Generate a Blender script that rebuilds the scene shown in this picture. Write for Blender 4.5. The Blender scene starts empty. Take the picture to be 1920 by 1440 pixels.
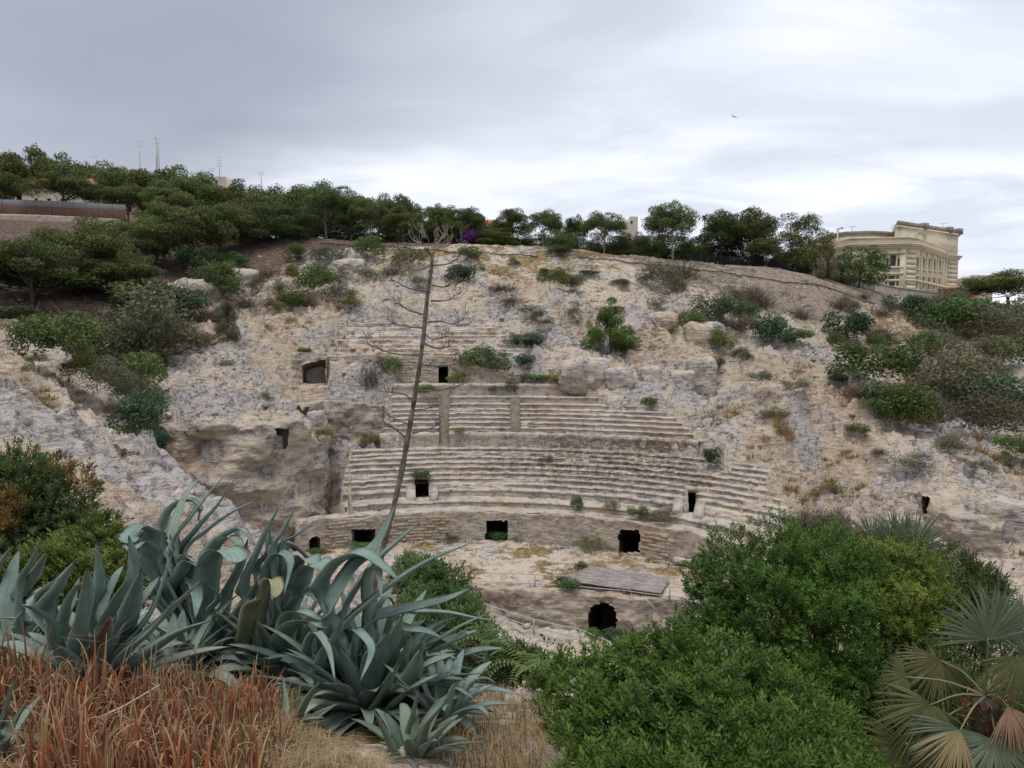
import bpy, math, numpy as np
from mathutils import Vector

S = bpy.context.scene
COL = S.collection
CZ = 22.0                      # camera height above the scene's zero
F = 1440.0                     # focal length in photograph pixels (1920 x 1440)
PITCH = math.atan(80.0 / 1440.0)
SP, CP = math.sin(PITCH), math.cos(PITCH)

# ------------------------------------------------------------------ camera
cam_d = bpy.data.cameras.new("camera")
cam_d.sensor_width = 36.0
cam_d.lens = 27.0
cam_d.clip_start = 0.1
cam_d.clip_end = 20000.0
cam = bpy.data.objects.new("camera", cam_d)
cam.location = (0, 0, CZ)
cam.rotation_euler = (math.pi / 2 - PITCH, 0, 0)
COL.objects.link(cam)
S.camera = cam

# ------------------------------------------------------------------ sky
SUN_EL, SUN_AZ = math.radians(74), math.radians(205)      # azimuth from +Y, clockwise
w = bpy.data.worlds.new("World")
S.world = w
w.use_nodes = True
nt = w.node_tree
nt.nodes.clear()


def nd(tree, typ, **kw):
    n = tree.nodes.new(typ)
    for k, v in kw.items():
        setattr(n, k, v)
    return n


def mth(tree, op, a, b=None, c=None, clamp=False):
    n = tree.nodes.new("ShaderNodeMath")
    n.operation = op
    n.use_clamp = clamp
    for i, x in enumerate((a, b, c)):
        if x is None:
            continue
        if isinstance(x, (int, float)):
            n.inputs[i].default_value = x
        else:
            tree.links.new(x, n.inputs[i])
    return n.outputs[0]


def mixc(tree, fac, a, b, blend="MIX"):
    n = tree.nodes.new("ShaderNodeMix")
    n.data_type = "RGBA"
    n.blend_type = blend
    for s, x in ((n.inputs[0], fac), (n.inputs[6], a), (n.inputs[7], b)):
        if isinstance(x, (int, float)):
            s.default_value = x
        elif isinstance(x, (tuple, list)):
            s.default_value = (*x[:3], 1.0)
        else:
            tree.links.new(x, s)
    return n.outputs[2]


def ramp(tree, fac, stops):
    n = tree.nodes.new("ShaderNodeValToRGB")
    el = n.color_ramp.elements
    while len(el) < len(stops):
        el.new(0.5)
    for e, (p, c) in zip(el, stops):
        e.position = p
        e.color = (*c[:3], 1.0) if isinstance(c, (tuple, list)) else (c, c, c, 1.0)
    tree.links.new(fac, n.inputs[0])
    return n.outputs[0]


def smooth(tree, x, a, b):
    n = tree.nodes.new("ShaderNodeMapRange")
    n.interpolation_type = "SMOOTHSTEP"
    tree.links.new(x, n.inputs[0])
    n.inputs[1].default_value = a
    n.inputs[2].default_value = b
    return n.outputs[0]


def noise(tree, vec, scale, detail=6, rough=0.55, dist=0.0):
    n = tree.nodes.new("ShaderNodeTexNoise")
    n.inputs["Scale"].default_value = scale
    n.inputs["Detail"].default_value = detail
    n.inputs["Roughness"].default_value = rough
    n.inputs["Distortion"].default_value = dist
    if vec is not None:
        tree.links.new(vec, n.inputs["Vector"])
    return n.outputs[0]


SKY_K = 9.2
tc = nd(nt, "ShaderNodeTexCoord")
sep = nd(nt, "ShaderNodeSeparateXYZ")
nt.links.new(tc.outputs["Generated"], sep.inputs[0])
zz = mth(nt, "ADD", mth(nt, "MAXIMUM", sep.outputs[2], 0.0), 0.12)
px = mth(nt, "DIVIDE", sep.outputs[0], zz)
py = mth(nt, "DIVIDE", sep.outputs[1], zz)
cmb = nd(nt, "ShaderNodeCombineXYZ")
nt.links.new(px, cmb.inputs[0])
nt.links.new(py, cmb.inputs[1])
mp = nd(nt, "ShaderNodeMapping")
nt.links.new(cmb.outputs[0], mp.inputs[0])
mp.inputs["Rotation"].default_value = (0, 0, math.radians(-38))
mp.inputs["Scale"].default_value = (0.6, 1.0, 1.0)
n1 = noise(nt, mp.outputs[0], 0.8, 7, 0.52, 0.5)
n2 = noise(nt, mp.outputs[0], 1.9, 8, 0.55, 0.5)
n3 = noise(nt, cmb.outputs[0], 0.38, 4, 0.5, 0.2)
# one broad grey cloud deck to the left, thin bright overcast to the right
front = mth(nt, "ADD", px, mth(nt, "MULTIPLY", py, 0.784))
front = mth(nt, "SUBTRACT", front, 1.55)
front = mth(nt, "ADD", front, mth(nt, "MULTIPLY", mth(nt, "SUBTRACT", n1, 0.5), 1.1))
front = mth(nt, "ADD", front, mth(nt, "MULTIPLY", mth(nt, "SUBTRACT", n2, 0.5), 0.35))
fmask = smooth(nt, front, -0.75, 0.5)
dark = mixc(nt, smooth(nt, n3, 0.38, 0.66), (0.250, 0.268, 0.318), (0.375, 0.397, 0.455))
lite = mixc(nt, smooth(nt, n2, 0.34, 0.64), (0.475, 0.508, 0.57), (0.68, 0.705, 0.745))
lite = mixc(nt, smooth(nt, n1, 0.36, 0.62), mixc(nt, 0.6, lite, (0.475, 0.507, 0.57)), lite)
cloud = mixc(nt, fmask, dark, lite)
cloud10 = nd(nt, "ShaderNodeVectorMath", operation="SCALE")
nt.links.new(cloud, cloud10.inputs[0])
cloud10.inputs["Scale"].default_value = SKY_K
sky = nd(nt, "ShaderNodeTexSky")
sky.sky_type = "NISHITA"
sky.sun_disc = False
sky.sun_elevation = SUN_EL
sky.sun_rotation = SUN_AZ
skyc = mixc(nt, 0.94, sky.outputs[0], cloud10.outputs[0])
bg = nd(nt, "ShaderNodeBackground")
bg.inputs[1].default_value = 0.1
nt.links.new(skyc, bg.inputs[0])
out = nd(nt, "ShaderNodeOutputWorld")
nt.links.new(bg.outputs[0], out.inputs[0])

# ------------------------------------------------------------------ sun behind the overcast
sd = bpy.data.lights.new("sun", "SUN")
sd.energy = 1.5
sd.angle = math.radians(38)
sd.color = (1.0, 0.95, 0.88)
sun = bpy.data.objects.new("sun", sd)
dv = Vector((math.sin(SUN_AZ) * math.cos(SUN_EL), math.cos(SUN_AZ) * math.cos(SUN_EL), math.sin(SUN_EL)))
sun.rotation_euler = dv.to_track_quat("Z", "Y").to_euler()
sun.location = dv * 300
COL.objects.link(sun)

S.view_settings.view_transform = "Standard"
S.view_settings.look = "None"
S.view_settings.exposure = 0.80
S.view_settings.gamma = 1.0
S.cycles.use_denoising = True
S.cycles.max_bounces = 5
S.cycles.diffuse_bounces = 3
S.cycles.transparent_max_bounces = 4
S.cycles.use_adaptive_sampling = True


# ------------------------------------------------------------------ geometry helpers
def P(u, v, Y):
    """a point of the place that lies Y metres ahead, seen at photograph pixel (u, v)"""
    ry = F * CP + (720.0 - v) * SP
    rz = -F * SP + (720.0 - v) * CP
    k = Y / ry
    return np.array([(u - 960.0) * k, Y, CZ + rz * k])


def UV(p):
    d = np.asarray(p, float) - np.array([0, 0, CZ])
    f = d[..., 1] * CP - d[..., 2] * SP
    up = d[..., 1] * SP + d[..., 2] * CP
    return 960 + F * d[..., 0] / f, 720 - F * up / f


_r = np.random.default_rng(11)
_PERM = _r.permutation(4096).astype(np.int64)
_PERM = np.concatenate([_PERM, _PERM])
_VAL = _r.uniform(-1, 1, 4096)


def n2d(x, y, seed=0):
    x = np.asarray(x, float); y = np.asarray(y, float)
    xi = np.floor(x).astype(np.int64); yi = np.floor(y).astype(np.int64)
    xf = x - xi; yf = y - yi
    u = xf * xf * (3 - 2 * xf); v = yf * yf * (3 - 2 * yf)
    def h(a, b):
        return _VAL[_PERM[_PERM[(a + seed * 131) & 4095] + (b & 4095)]]
    a = h(xi, yi); b = h(xi + 1, yi); c = h(xi, yi + 1); d = h(xi + 1, yi + 1)
    return (a * (1 - u) + b * u) * (1 - v) + (c * (1 - u) + d * u) * v


def n3d(x, y, z, seed=0):
    x, y, z = np.broadcast_arrays(np.asarray(x, float), np.asarray(y, float), np.asarray(z, float))
    xi = np.floor(x).astype(np.int64); yi = np.floor(y).astype(np.int64); zi = np.floor(z).astype(np.int64)
    xf = x - xi; yf = y - yi; zf = z - zi
    u = xf * xf * (3 - 2 * xf); v = yf * yf * (3 - 2 * yf); t = zf * zf * (3 - 2 * zf)
    def h(a, b, c):
        return _VAL[_PERM[_PERM[_PERM[(a + seed * 131) & 4095] + (b & 4095)] + (c & 4095)]]
    r = 0
    for dx in (0, 1):
        for dy in (0, 1):
            for dz in (0, 1):
                r = r + h(xi + dx, yi + dy, zi + dz) * (u if dx else 1 - u) * (v if dy else 1 - v) * (t if dz else 1 - t)
    return r


def fbm2(x, y, seed=0, octv=4, gain=0.5):
    r = 0; a = 1.0; k = 1.0
    for i in range(octv):
        r = r + a * n2d(x * k + 17.3 * i, y * k - 9.1 * i, seed + i)
        a *= gain; k *= 2.03
    return r


def fbm3(x, y, z, seed=0, octv=4, gain=0.5):
    r = 0; a = 1.0; k = 1.0
    for i in range(octv):
        r = r + a * n3d(x * k + 17.3 * i, y * k - 9.1 * i, z * k + 3.7 * i, seed + i)
        a *= gain; k *= 2.03
    return r


def worley(x, y, seed=0):
    """cell value and crack distance of a jittered cell pattern"""
    xi = np.floor(x).astype(np.int64); yi = np.floor(y).astype(np.int64)
    f1 = np.full(x.shape, 9.0); f2 = np.full(x.shape, 9.0); val = np.zeros(x.shape)
    for dx in (-1, 0, 1):
        for dy in (-1, 0, 1):
            a = _PERM[_PERM[(xi + dx + seed * 131) & 4095] + ((yi + dy) & 4095)]
            px_ = xi + dx + 0.5 + 0.45 * _VAL[a]; py_ = yi + dy + 0.5 + 0.45 * _VAL[(a * 7 + 3) & 4095]
            d = np.hypot(x - px_, y - py_)
            v = _VAL[(a * 13 + 5) & 4095]
            near = d < f1
            f2 = np.where(near, f1, np.minimum(f2, d))
            val = np.where(near, v, val)
            f1 = np.minimum(f1, d)
    return val, f2 - f1


def sstep(x, a, b):
    t = np.clip((x - a) / (b - a), 0, 1)
    return t * t * (3 - 2 * t)


def in_poly(x, y, poly):
    x = np.asarray(x, float); y = np.asarray(y, float)
    ins = np.zeros(x.shape, bool)
    n = len(poly)
    for i in range(n):
        x0, y0 = poly[i]; x1, y1 = poly[(i + 1) % n]
        if y0 == y1:
            continue
        c = ((y0 > y) != (y1 > y)) & (x < (x1 - x0) * (y - y0) / (y1 - y0) + x0)
        ins ^= c
    return ins


def mesh_np(name, V, faces, attrs=None, smooth_shade=False):
    """faces: array (n,3) or (n,4), or a list of such arrays; attrs: {name: per-vertex float array or (n,3) colour}"""
    V = np.asarray(V, np.float32)
    if not isinstance(faces, list):
        faces = [faces]
    faces = [np.asarray(f, np.int32) for f in faces if len(f)]
    me = bpy.data.meshes.new(name)
    me.vertices.add(len(V))
    me.vertices.foreach_set("co", V.ravel())
    loops = np.concatenate([f.ravel() for f in faces])
    tot = np.concatenate([np.full(len(f), f.shape[1], np.int32) for f in faces])
    start = np.concatenate([[0], np.cumsum(tot)[:-1]]).astype(np.int32)
    me.loops.add(len(loops))
    me.loops.foreach_set("vertex_index", loops)
    me.polygons.add(len(tot))
    me.polygons.foreach_set("loop_start", start)
    if smooth_shade:
        me.polygons.foreach_set("use_smooth", np.ones(len(tot), bool))
    for k, a in (attrs or {}).items():
        a = np.asarray(a, np.float32)
        if a.ndim == 1:
            at = me.attributes.new(k, "FLOAT", "POINT")
            at.data.foreach_set("value", a)
        else:
            at = me.attributes.new(k, "FLOAT_COLOR", "POINT")
            at.data.foreach_set("color", np.concatenate([a, np.ones((len(a), 1), np.float32)], 1).ravel())
    me.update()
    return me


def obj(name, me, mat=None, parent=None, loc=None, rotz=0.0, scale=None, **props):
    o = bpy.data.objects.new(name, me)
    if mat is not None and me is not None and not me.materials:
        me.materials.append(mat)
    COL.objects.link(o)
    if parent is not None:
        o.parent = parent
    if loc is not None:
        o.location = [float(c) for c in loc]
    if rotz:
        o.rotation_euler = (0, 0, rotz)
    if scale is not None:
        o.scale = scale if hasattr(scale, "__len__") else (scale,) * 3
    for k, v in props.items():
        o[k] = v
    return o


def thing(name, label, category, loc=(0, 0, 0), rotz=0.0, group=None):
    o = obj(name, None, loc=loc, rotz=rotz)
    o.empty_display_size = 0.2
    o["label"] = label
    o["category"] = category
    if group:
        o["group"] = group
    return o


class MB:
    """collects boxes, tubes and faces into one mesh"""
    def __init__(self):
        self.V = []; self.Q = []; self.T = []; self.n = 0
    def add(self, V, Q=(), T=()):
        V = np.asarray(V, float).reshape(-1, 3)
        if len(Q): self.Q.append(np.asarray(Q, int) + self.n)
        if len(T): self.T.append(np.asarray(T, int) + self.n)
        self.V.append(V); self.n += len(V)
        return self
    def box(self, c, s, rot=0.0, jit=0.0, rg=None):
        c = np.asarray(c, float); s = np.asarray(s, float) / 2
        v = np.array([[x, y, z] for x in (-1, 1) for y in (-1, 1) for z in (-1, 1)], float) * s
        if jit: v = v + rg.uniform(-jit, jit, v.shape)
        cr, sr = math.cos(rot), math.sin(rot)
        v = np.stack([v[:, 0] * cr - v[:, 1] * sr, v[:, 0] * sr + v[:, 1] * cr, v[:, 2]], 1) + c
        return self.add(v, [[0, 1, 3, 2], [4, 6, 7, 5], [0, 4, 5, 1], [2, 3, 7, 6], [0, 2, 6, 4], [1, 5, 7, 3]])
    def tube(self, pts, rad, n=6, cap=True):
        pts = np.asarray(pts, float); m = len(pts)
        rad = np.broadcast_to(np.asarray(rad, float), (m,))
        t = np.gradient(pts, axis=0); t /= np.linalg.norm(t, axis=1)[:, None] + 1e-9
        ref = np.array([0, 0, 1.0]) if abs(t[:, 2]).mean() < 0.8 else np.array([0, 1.0, 0])
        a = np.cross(t, ref); a /= np.linalg.norm(a, axis=1)[:, None] + 1e-9
        b = np.cross(t, a)
        ang = np.arange(n) / n * 2 * math.pi
        V = pts[:, None] + rad[:, None, None] * (a[:, None] * np.cos(ang)[None, :, None] + b[:, None] * np.sin(ang)[None, :, None])
        i, j = np.meshgrid(np.arange(m - 1), np.arange(n), indexing="ij")
        j2 = (j + 1) % n
        Q = np.stack([i * n + j, i * n + j2, (i + 1) * n + j2, (i + 1) * n + j], -1).reshape(-1, 4)
        V = V.reshape(-1, 3); T = []
        if cap:
            V = np.concatenate([V, pts[:1], pts[-1:]])
            for k in range(n):
                T.append([m * n, (k + 1) % n, k]); T.append([m * n + 1, (m - 1) * n + k, (m - 1) * n + (k + 1) % n])
        return self.add(V, Q, T)
    def prism(self, poly, z0, z1):
        poly = np.asarray(poly, float); n = len(poly)
        V = np.concatenate([np.c_[poly, np.full(n, z0)], np.c_[poly, np.full(n, z1)], [[*poly.mean(0), z1], [*poly.mean(0), z0]]])
        Q = [[k, (k + 1) % n, n + (k + 1) % n, n + k] for k in range(n)]
        T = [[n + k, n + (k + 1) % n, 2 * n] for k in range(n)] + [[(k + 1) % n, k, 2 * n + 1] for k in range(n)]
        return self.add(V, Q, T)
    def mesh(self, name, smooth_shade=False, attrs=None):
        f = []
        if self.Q: f.append(np.concatenate(self.Q))
        if self.T: f.append(np.concatenate(self.T))
        return mesh_np(name, np.concatenate(self.V), f, attrs, smooth_shade)


def spline(pts, n):
    """Catmull-Rom through pts"""
    p = np.asarray(pts, float)
    p = np.concatenate([[2 * p[0] - p[1]], p, [2 * p[-1] - p[-2]]])
    m = len(p) - 3
    t = np.linspace(0, m - 1e-6, n)
    i = t.astype(int); f = (t - i)[:, None]
    a, b, c, d = p[i], p[i + 1], p[i + 2], p[i + 3]
    return 0.5 * (2 * b + (c - a) * f + (2 * a - 5 * b + 4 * c - d) * f ** 2 + (3 * b - a - 3 * c + d) * f ** 3)

# ------------------------------------------------------------------ materials
def new_mat(name):
    m = bpy.data.materials.new(name)
    m.use_nodes = True
    t = m.node_tree
    b = t.nodes["Principled BSDF"]
    return m, t, b


def plain(name, col, rough=0.8, var=0.12, scale=6.0, bump=0.0, metal=0.0, spec=0.3):
    m, t, b = new_mat(name)
    g = nd(t, "ShaderNodeNewGeometry")
    n = noise(t, g.outputs["Position"], scale, 5, 0.6)
    lo = tuple(c * (1 - 2 * var) for c in col); hi = tuple(min(1, c * (1 + 2 * var)) for c in col)
    c = ramp(t, n, [(0.3, lo), (0.7, hi)])
    t.links.new(c, b.inputs["Base Color"])
    b.inputs["Roughness"].default_value = rough
    b.inputs["Metallic"].default_value = metal
    b.inputs["Specular IOR Level"].default_value = spec
    if bump:
        bp = nd(t, "ShaderNodeBump")
        bp.inputs["Strength"].default_value = 1.0
        bp.inputs["Distance"].default_value = bump
        t.links.new(n, bp.inputs["Height"])
        t.links.new(bp.outputs[0], b.inputs["Normal"])
    return m


def rock_mat(name, cream, grey, warm, dark_amt=0.5, bump=0.16, cover=False, scale=1.0, lich=None):
    """weathered limestone: cream body, grey weathered skin, warm stains, dark lichen and pits"""
    m, t, b = new_mat(name)
    g = nd(t, "ShaderNodeNewGeometry")
    pos = g.outputs["Position"]
    if cover:
        at2 = nd(t, "ShaderNodeAttribute", attribute_name="tone")
        s2 = nd(t, "ShaderNodeSeparateColor")
        t.links.new(at2.outputs["Color"], s2.inputs[0])
        mid, big, reg2 = s2.outputs[0], s2.outputs[1], s2.outputs[2]
    else:
        mid = noise(t, pos, 0.5 * scale, 3, 0.6)
        big = noise(t, pos, 0.12 * scale, 1, 0.5)
        reg2 = None
    fn = nd(t, "ShaderNodeTexNoise")
    fn.inputs["Scale"].default_value = 1.5 * scale
    fn.inputs["Detail"].default_value = 5
    fn.inputs["Roughness"].default_value = 0.72
    t.links.new(pos, fn.inputs["Vector"])
    fin = fn.outputs[0]
    fc = nd(t, "ShaderNodeSeparateColor")
    t.links.new(fn.outputs["Color"], fc.inputs[0])
    fin2 = fc.outputs[1]
    mpn = nd(t, "ShaderNodeMapping")
    t.links.new(pos, mpn.inputs[0])
    mpn.inputs["Scale"].default_value = (0.55, 0.55, 2.4)
    strat = noise(t, mpn.outputs[0], 1.5 * scale, 4, 0.65)
    col = mixc(t, smooth(t, mth(t, "ADD", mid, mth(t, "MULTIPLY", mth(t, "SUBTRACT", fin2, 0.5), 0.5)), 0.38, 0.62), cream, grey)
    col = mixc(t, mth(t, "MULTIPLY", smooth(t, big, 0.50, 0.66), smooth(t, fin2, 0.35, 0.6)), col, warm)
    col = mixc(t, mth(t, "MULTIPLY", smooth(t, strat, 0.52, 0.63), 0.48), col, (0.150, 0.118, 0.096))
    lichen = mth(t, "MULTIPLY", smooth(t, fin, 0.50, 0.60), smooth(t, mid, 0.38, 0.62))
    dk = mth(t, "MULTIPLY", lichen, dark_amt)
    if lich:
        # a patch of black crust lichen growing over the steps
        vm = nd(t, "ShaderNodeVectorMath", operation="SUBTRACT")
        t.links.new(pos, vm.inputs[0]); vm.inputs[1].default_value = lich[0]
        vd = nd(t, "ShaderNodeVectorMath", operation="MULTIPLY")
        t.links.new(vm.outputs[0], vd.inputs[0]); vd.inputs[1].default_value = tuple(1 / r for r in lich[1])
        vl = nd(t, "ShaderNodeVectorMath", operation="LENGTH")
        t.links.new(vd.outputs[0], vl.inputs[0])
        reg = smooth(t, mth(t, "ADD", vl.outputs["Value"], mth(t, "MULTIPLY", mth(t, "SUBTRACT", mid, 0.5), 1.6)), 1.15, 0.55)
        dk = mth(t, "MAXIMUM", dk, mth(t, "MULTIPLY", mth(t, "MULTIPLY", reg, smooth(t, fin2, 0.44, 0.54)), 0.7))
    col = mixc(t, dk, col, (0.075, 0.066, 0.060))
    bh = mth(t, "ADD", fin, strat)
    if cover:
        at = nd(t, "ShaderNodeAttribute", attribute_name="cover")
        sc = nd(t, "ShaderNodeSeparateColor")
        t.links.new(at.outputs["Color"], sc.inputs[0])
        soilc = mixc(t, smooth(t, fin2, 0.36, 0.64), (0.20, 0.16, 0.125), (0.34, 0.29, 0.24))
        soilc = mixc(t, smooth(t, fin, 0.60, 0.66), soilc, (0.42, 0.37, 0.31))
        jit = mth(t, "MULTIPLY", mth(t, "SUBTRACT", fin, 0.5), 1.3)
        fs = smooth(t, mth(t, "ADD", sc.outputs[0], jit), 0.36, 0.60)
        col = mixc(t, fs, col, soilc)
        grc = mixc(t, smooth(t, fin2, 0.36, 0.64), (0.15, 0.115, 0.055), (0.34, 0.25, 0.135))
        fg = smooth(t, mth(t, "ADD", sc.outputs[1], mth(t, "MULTIPLY", mth(t, "SUBTRACT", strat, 0.5), 1.4)), 0.40, 0.56)
        col = mixc(t, fg, col, grc)
        duf = mixc(t, smooth(t, fin2, 0.35, 0.65), (0.085, 0.062, 0.050), (0.18, 0.135, 0.108))
        fd = smooth(t, mth(t, "ADD", sc.outputs[2], jit), 0.30, 0.62)
        col = mixc(t, fd, col, duf)
    t.links.new(col, b.inputs["Base Color"])
    b.inputs["Roughness"].default_value = 0.95
    b.inputs["Specular IOR Level"].default_value = 0.12
    bp = nd(t, "ShaderNodeBump")
    bp.inputs["Strength"].default_value = 1.0
    bp.inputs["Distance"].default_value = bump
    t.links.new(bh, bp.inputs["Height"])
    t.links.new(bp.outputs[0], b.inputs["Normal"])
    return m


CREAM, GREY, WARM = (0.55, 0.475, 0.39), (0.455, 0.425, 0.41), (0.46, 0.36, 0.265)
M_HILL = rock_mat("hillside_limestone", CREAM, GREY, WARM, 0.6, 0.35, cover=True)
M_SEAT = rock_mat("seat_limestone", (0.49, 0.43, 0.36), (0.42, 0.385, 0.35), (0.42, 0.335, 0.26), 0.6, 0.12, scale=1.3,
                  lich=((9.0, 77.0, 10.0), (17.0, 12.0, 2.6)))
M_WALL = rock_mat("wall_limestone", (0.48, 0.41, 0.33), (0.42, 0.37, 0.32), (0.42, 0.31, 0.23), 0.5, 0.10, scale=1.6)
M_CLIFF = rock_mat("cliff_limestone", (0.48, 0.41, 0.325), (0.41, 0.365, 0.325), (0.40, 0.285, 0.20), 0.55, 0.25, scale=0.9)
M_STONE = rock_mat("cut_stone", (0.48, 0.405, 0.315), (0.41, 0.355, 0.29), (0.42, 0.32, 0.23), 0.35, 0.05, scale=3.0)


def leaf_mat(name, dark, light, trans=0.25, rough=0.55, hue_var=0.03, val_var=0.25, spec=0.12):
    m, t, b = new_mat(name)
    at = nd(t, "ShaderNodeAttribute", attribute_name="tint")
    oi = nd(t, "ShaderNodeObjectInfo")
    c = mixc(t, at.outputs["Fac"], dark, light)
    hs = nd(t, "ShaderNodeHueSaturation")
    t.links.new(c, hs.inputs["Color"])
    t.links.new(mth(t, "ADD", mth(t, "MULTIPLY", mth(t, "SUBTRACT", oi.outputs["Random"], 0.5), 2 * hue_var), 0.5), hs.inputs["Hue"])
    r2 = mth(t, "FRACT", mth(t, "MULTIPLY", oi.outputs["Random"], 7.31))
    t.links.new(mth(t, "ADD", mth(t, "MULTIPLY", mth(t, "SUBTRACT", r2, 0.5), 2 * val_var), 1.0), hs.inputs["Value"])
    t.links.new(hs.outputs[0], b.inputs["Base Color"])
    b.inputs["Roughness"].default_value = rough
    b.inputs["Specular IOR Level"].default_value = spec
    tr = nd(t, "ShaderNodeBsdfTranslucent")
    t.links.new(hs.outputs[0], tr.inputs[0])
    mx = nd(t, "ShaderNodeMixShader")
    mx.inputs[0].default_value = trans
    t.links.new(b.outputs[0], mx.inputs[1]); t.links.new(tr.outputs[0], mx.inputs[2])
    t.links.new(mx.outputs[0], t.nodes["Material Output"].inputs[0])
    return m


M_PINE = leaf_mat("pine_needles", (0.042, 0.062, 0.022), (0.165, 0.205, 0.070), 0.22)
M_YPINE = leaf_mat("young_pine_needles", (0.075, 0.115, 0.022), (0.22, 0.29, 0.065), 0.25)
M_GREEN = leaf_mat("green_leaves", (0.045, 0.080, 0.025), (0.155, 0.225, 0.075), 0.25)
M_OLIVE = leaf_mat("olive_leaves", (0.070, 0.075, 0.042), (0.21, 0.215, 0.125), 0.22)
M_BLUEG = leaf_mat("bluish_leaves", (0.033, 0.060, 0.036), (0.115, 0.175, 0.100), 0.22)
M_YELL = leaf_mat("yellow_green_leaves", (0.070, 0.085, 0.018), (0.210, 0.230, 0.055), 0.22)
M_TWIG = leaf_mat("bare_twigs", (0.075, 0.058, 0.045), (0.205, 0.165, 0.130), 0.0, 0.9)
M_STRAW = leaf_mat("dry_grass", (0.15, 0.105, 0.050), (0.42, 0.31, 0.165), 0.15, 0.85)
M_RUST = leaf_mat("rusty_dry_grass", (0.17, 0.095, 0.045), (0.40, 0.25, 0.115), 0.15, 0.85)
M_MAST = leaf_mat("mastic_leaves", (0.026, 0.060, 0.012), (0.115, 0.212, 0.042), 0.22, 0.45, 0.012, 0.10)
M_MAST2 = leaf_mat("dark_shrub_leaves", (0.020, 0.038, 0.014), (0.085, 0.125, 0.040), 0.2, 0.5, 0.015, 0.10)
M_REDL = leaf_mat("reddened_leaves", (0.060, 0.045, 0.015), (0.210, 0.130, 0.035), 0.2, 0.55, 0.02, 0.1)
M_MAGENTA = leaf_mat("magenta_bracts", (0.18, 0.03, 0.20), (0.46, 0.12, 0.48), 0.25)
M_UNDER = leaf_mat("undergrowth_leaves", (0.028, 0.042, 0.018), (0.095, 0.125, 0.048), 0.2)
M_BARK = plain("pine_bark", (0.075, 0.058, 0.048), 0.95, 0.25, 9.0, 0.03)
M_PALEBARK = plain("pale_bark", (0.27, 0.235, 0.205), 0.95, 0.2, 9.0, 0.03)
M_HOLE_SHADE = plain("shade_dark_earthy_stone", (0.11, 0.09, 0.07), 0.95, 0.25, 3.0, 0.05)  # shade inside openings put into the stone's dark colour

# ------------------------------------------------------------------ lie of the land
AC = np.array([-4.0, 46.0])        # centre of the arena's curve
R0 = 26.0                          # radius of the podium wall
ZF = 2.9                           # arena floor


def polar(th, d):
    """th in degrees from straight ahead, positive to the right; d metres behind the podium"""
    a = np.radians(th)
    return AC[0] + (R0 + d) * np.sin(a), AC[1] + (R0 + d) * np.cos(a)


def theta_at(u, d):
    """the angle at which a row d metres behind the podium is seen at photograph column u"""
    th = np.linspace(-60, 85, 2901)
    x, y = polar(th, d)
    return float(np.interp((u - 960.0) / F, x / y, th))


# (distance behind the podium, height of the tread's front edge)
STEPS = [(0.0, 16.1), (2.0, 15.5), (4.2, 14.8), (5.2, 14.4), (6.1, 14.0), (7.0, 13.6), (7.9, 13.15), (8.8, 12.74),
         (9.7, 12.37), (10.6, 12.05), (11.5, 11.7), (13.0, 10.15), (14.0, 9.66), (14.9, 9.15), (15.8, 8.72),
         (16.7, 8.30), (17.6, 7.88), (18.5, 7.33), (19.8, 6.57), (21.2, 5.18)]
STEPS = [(d, CZ - z) for d, z in STEPS]
_PD = np.array([s[0] for s in STEPS]); _PZ = np.array([s[1] for s in STEPS])


def prof(d):
    return np.interp(d, _PD, _PZ)


class RBF:
    def __init__(self, pts, c=5.0):
        pts = np.asarray(pts, float)
        self.xy = pts[:, :2]; self.c = c
        n = len(pts)
        A = np.sqrt(((self.xy[:, None] - self.xy[None]) ** 2).sum(-1) + c * c)
        M = np.zeros((n + 3, n + 3))
        M[:n, :n] = A + np.eye(n) * -0.02
        M[:n, n] = 1; M[n, :n] = 1
        M[:n, n + 1:] = self.xy; M[n + 1:, :n] = self.xy.T
        self.w = np.linalg.solve(M, np.concatenate([pts[:, 2], np.zeros(3)]))
    def __call__(self, x, y):
        x = np.asarray(x, float).ravel(); y = np.asarray(y, float).ravel()
        o = np.empty(len(x)); n = len(self.xy)
        for i in range(0, len(x), 20000):
            xx = x[i:i + 20000, None]; yy = y[i:i + 20000, None]
            d = np.sqrt((xx - self.xy[:, 0]) ** 2 + (yy - self.xy[:, 1]) ** 2 + self.c ** 2)
            o[i:i + 20000] = d @ self.w[:n] + self.w[n] + xx[:, 0] * self.w[n + 1] + yy[:, 0] * self.w[n + 2]
        return o


def pp(lst):
    return [tuple(P(u, v, Y)) for u, v, Y in lst]


NEAR = [(0, 0, 21.0), (-5, 0, 21.2), (6, 0, 20.2), (0, 3, 19.95), (2, 2.5, 19.6), (-2.2, 3.2, 20.2), (-4, 4, 20.1), (-8, 5, 20.2), (3, 4, 18.9), (0, 5.5, 19.15), (-3, 5.5, 19.5),
        (-6, 7, 19.0), (0.4, 8, 18.2), (3, 8, 17.6), (6, 8, 17.2), (11, 10, 16.6), (-3, 9, 17.6), (0, 12, 15.8), (5, 14, 14.2), (11, 16, 14.0), (-10, 12, 16.6),
        (10, 24, 10.0), (0, 18, 12.4), (0, 25, 9.0), (0, 35, 5.0), (2, 45, 1.6), (20, 30, 8.5), (22, 40, 6.8), (-8, 22, 11.0), (-7, 32, 7.0),
        (30, 20, 12), (-20, 8, 19), (-14, 20, 14.5), (60, 20, 14), (60, 0, 20), (-60, 0, 24), (-60, 25, 27), (-40, 30, 25), (-80, 60, 26)]
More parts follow.
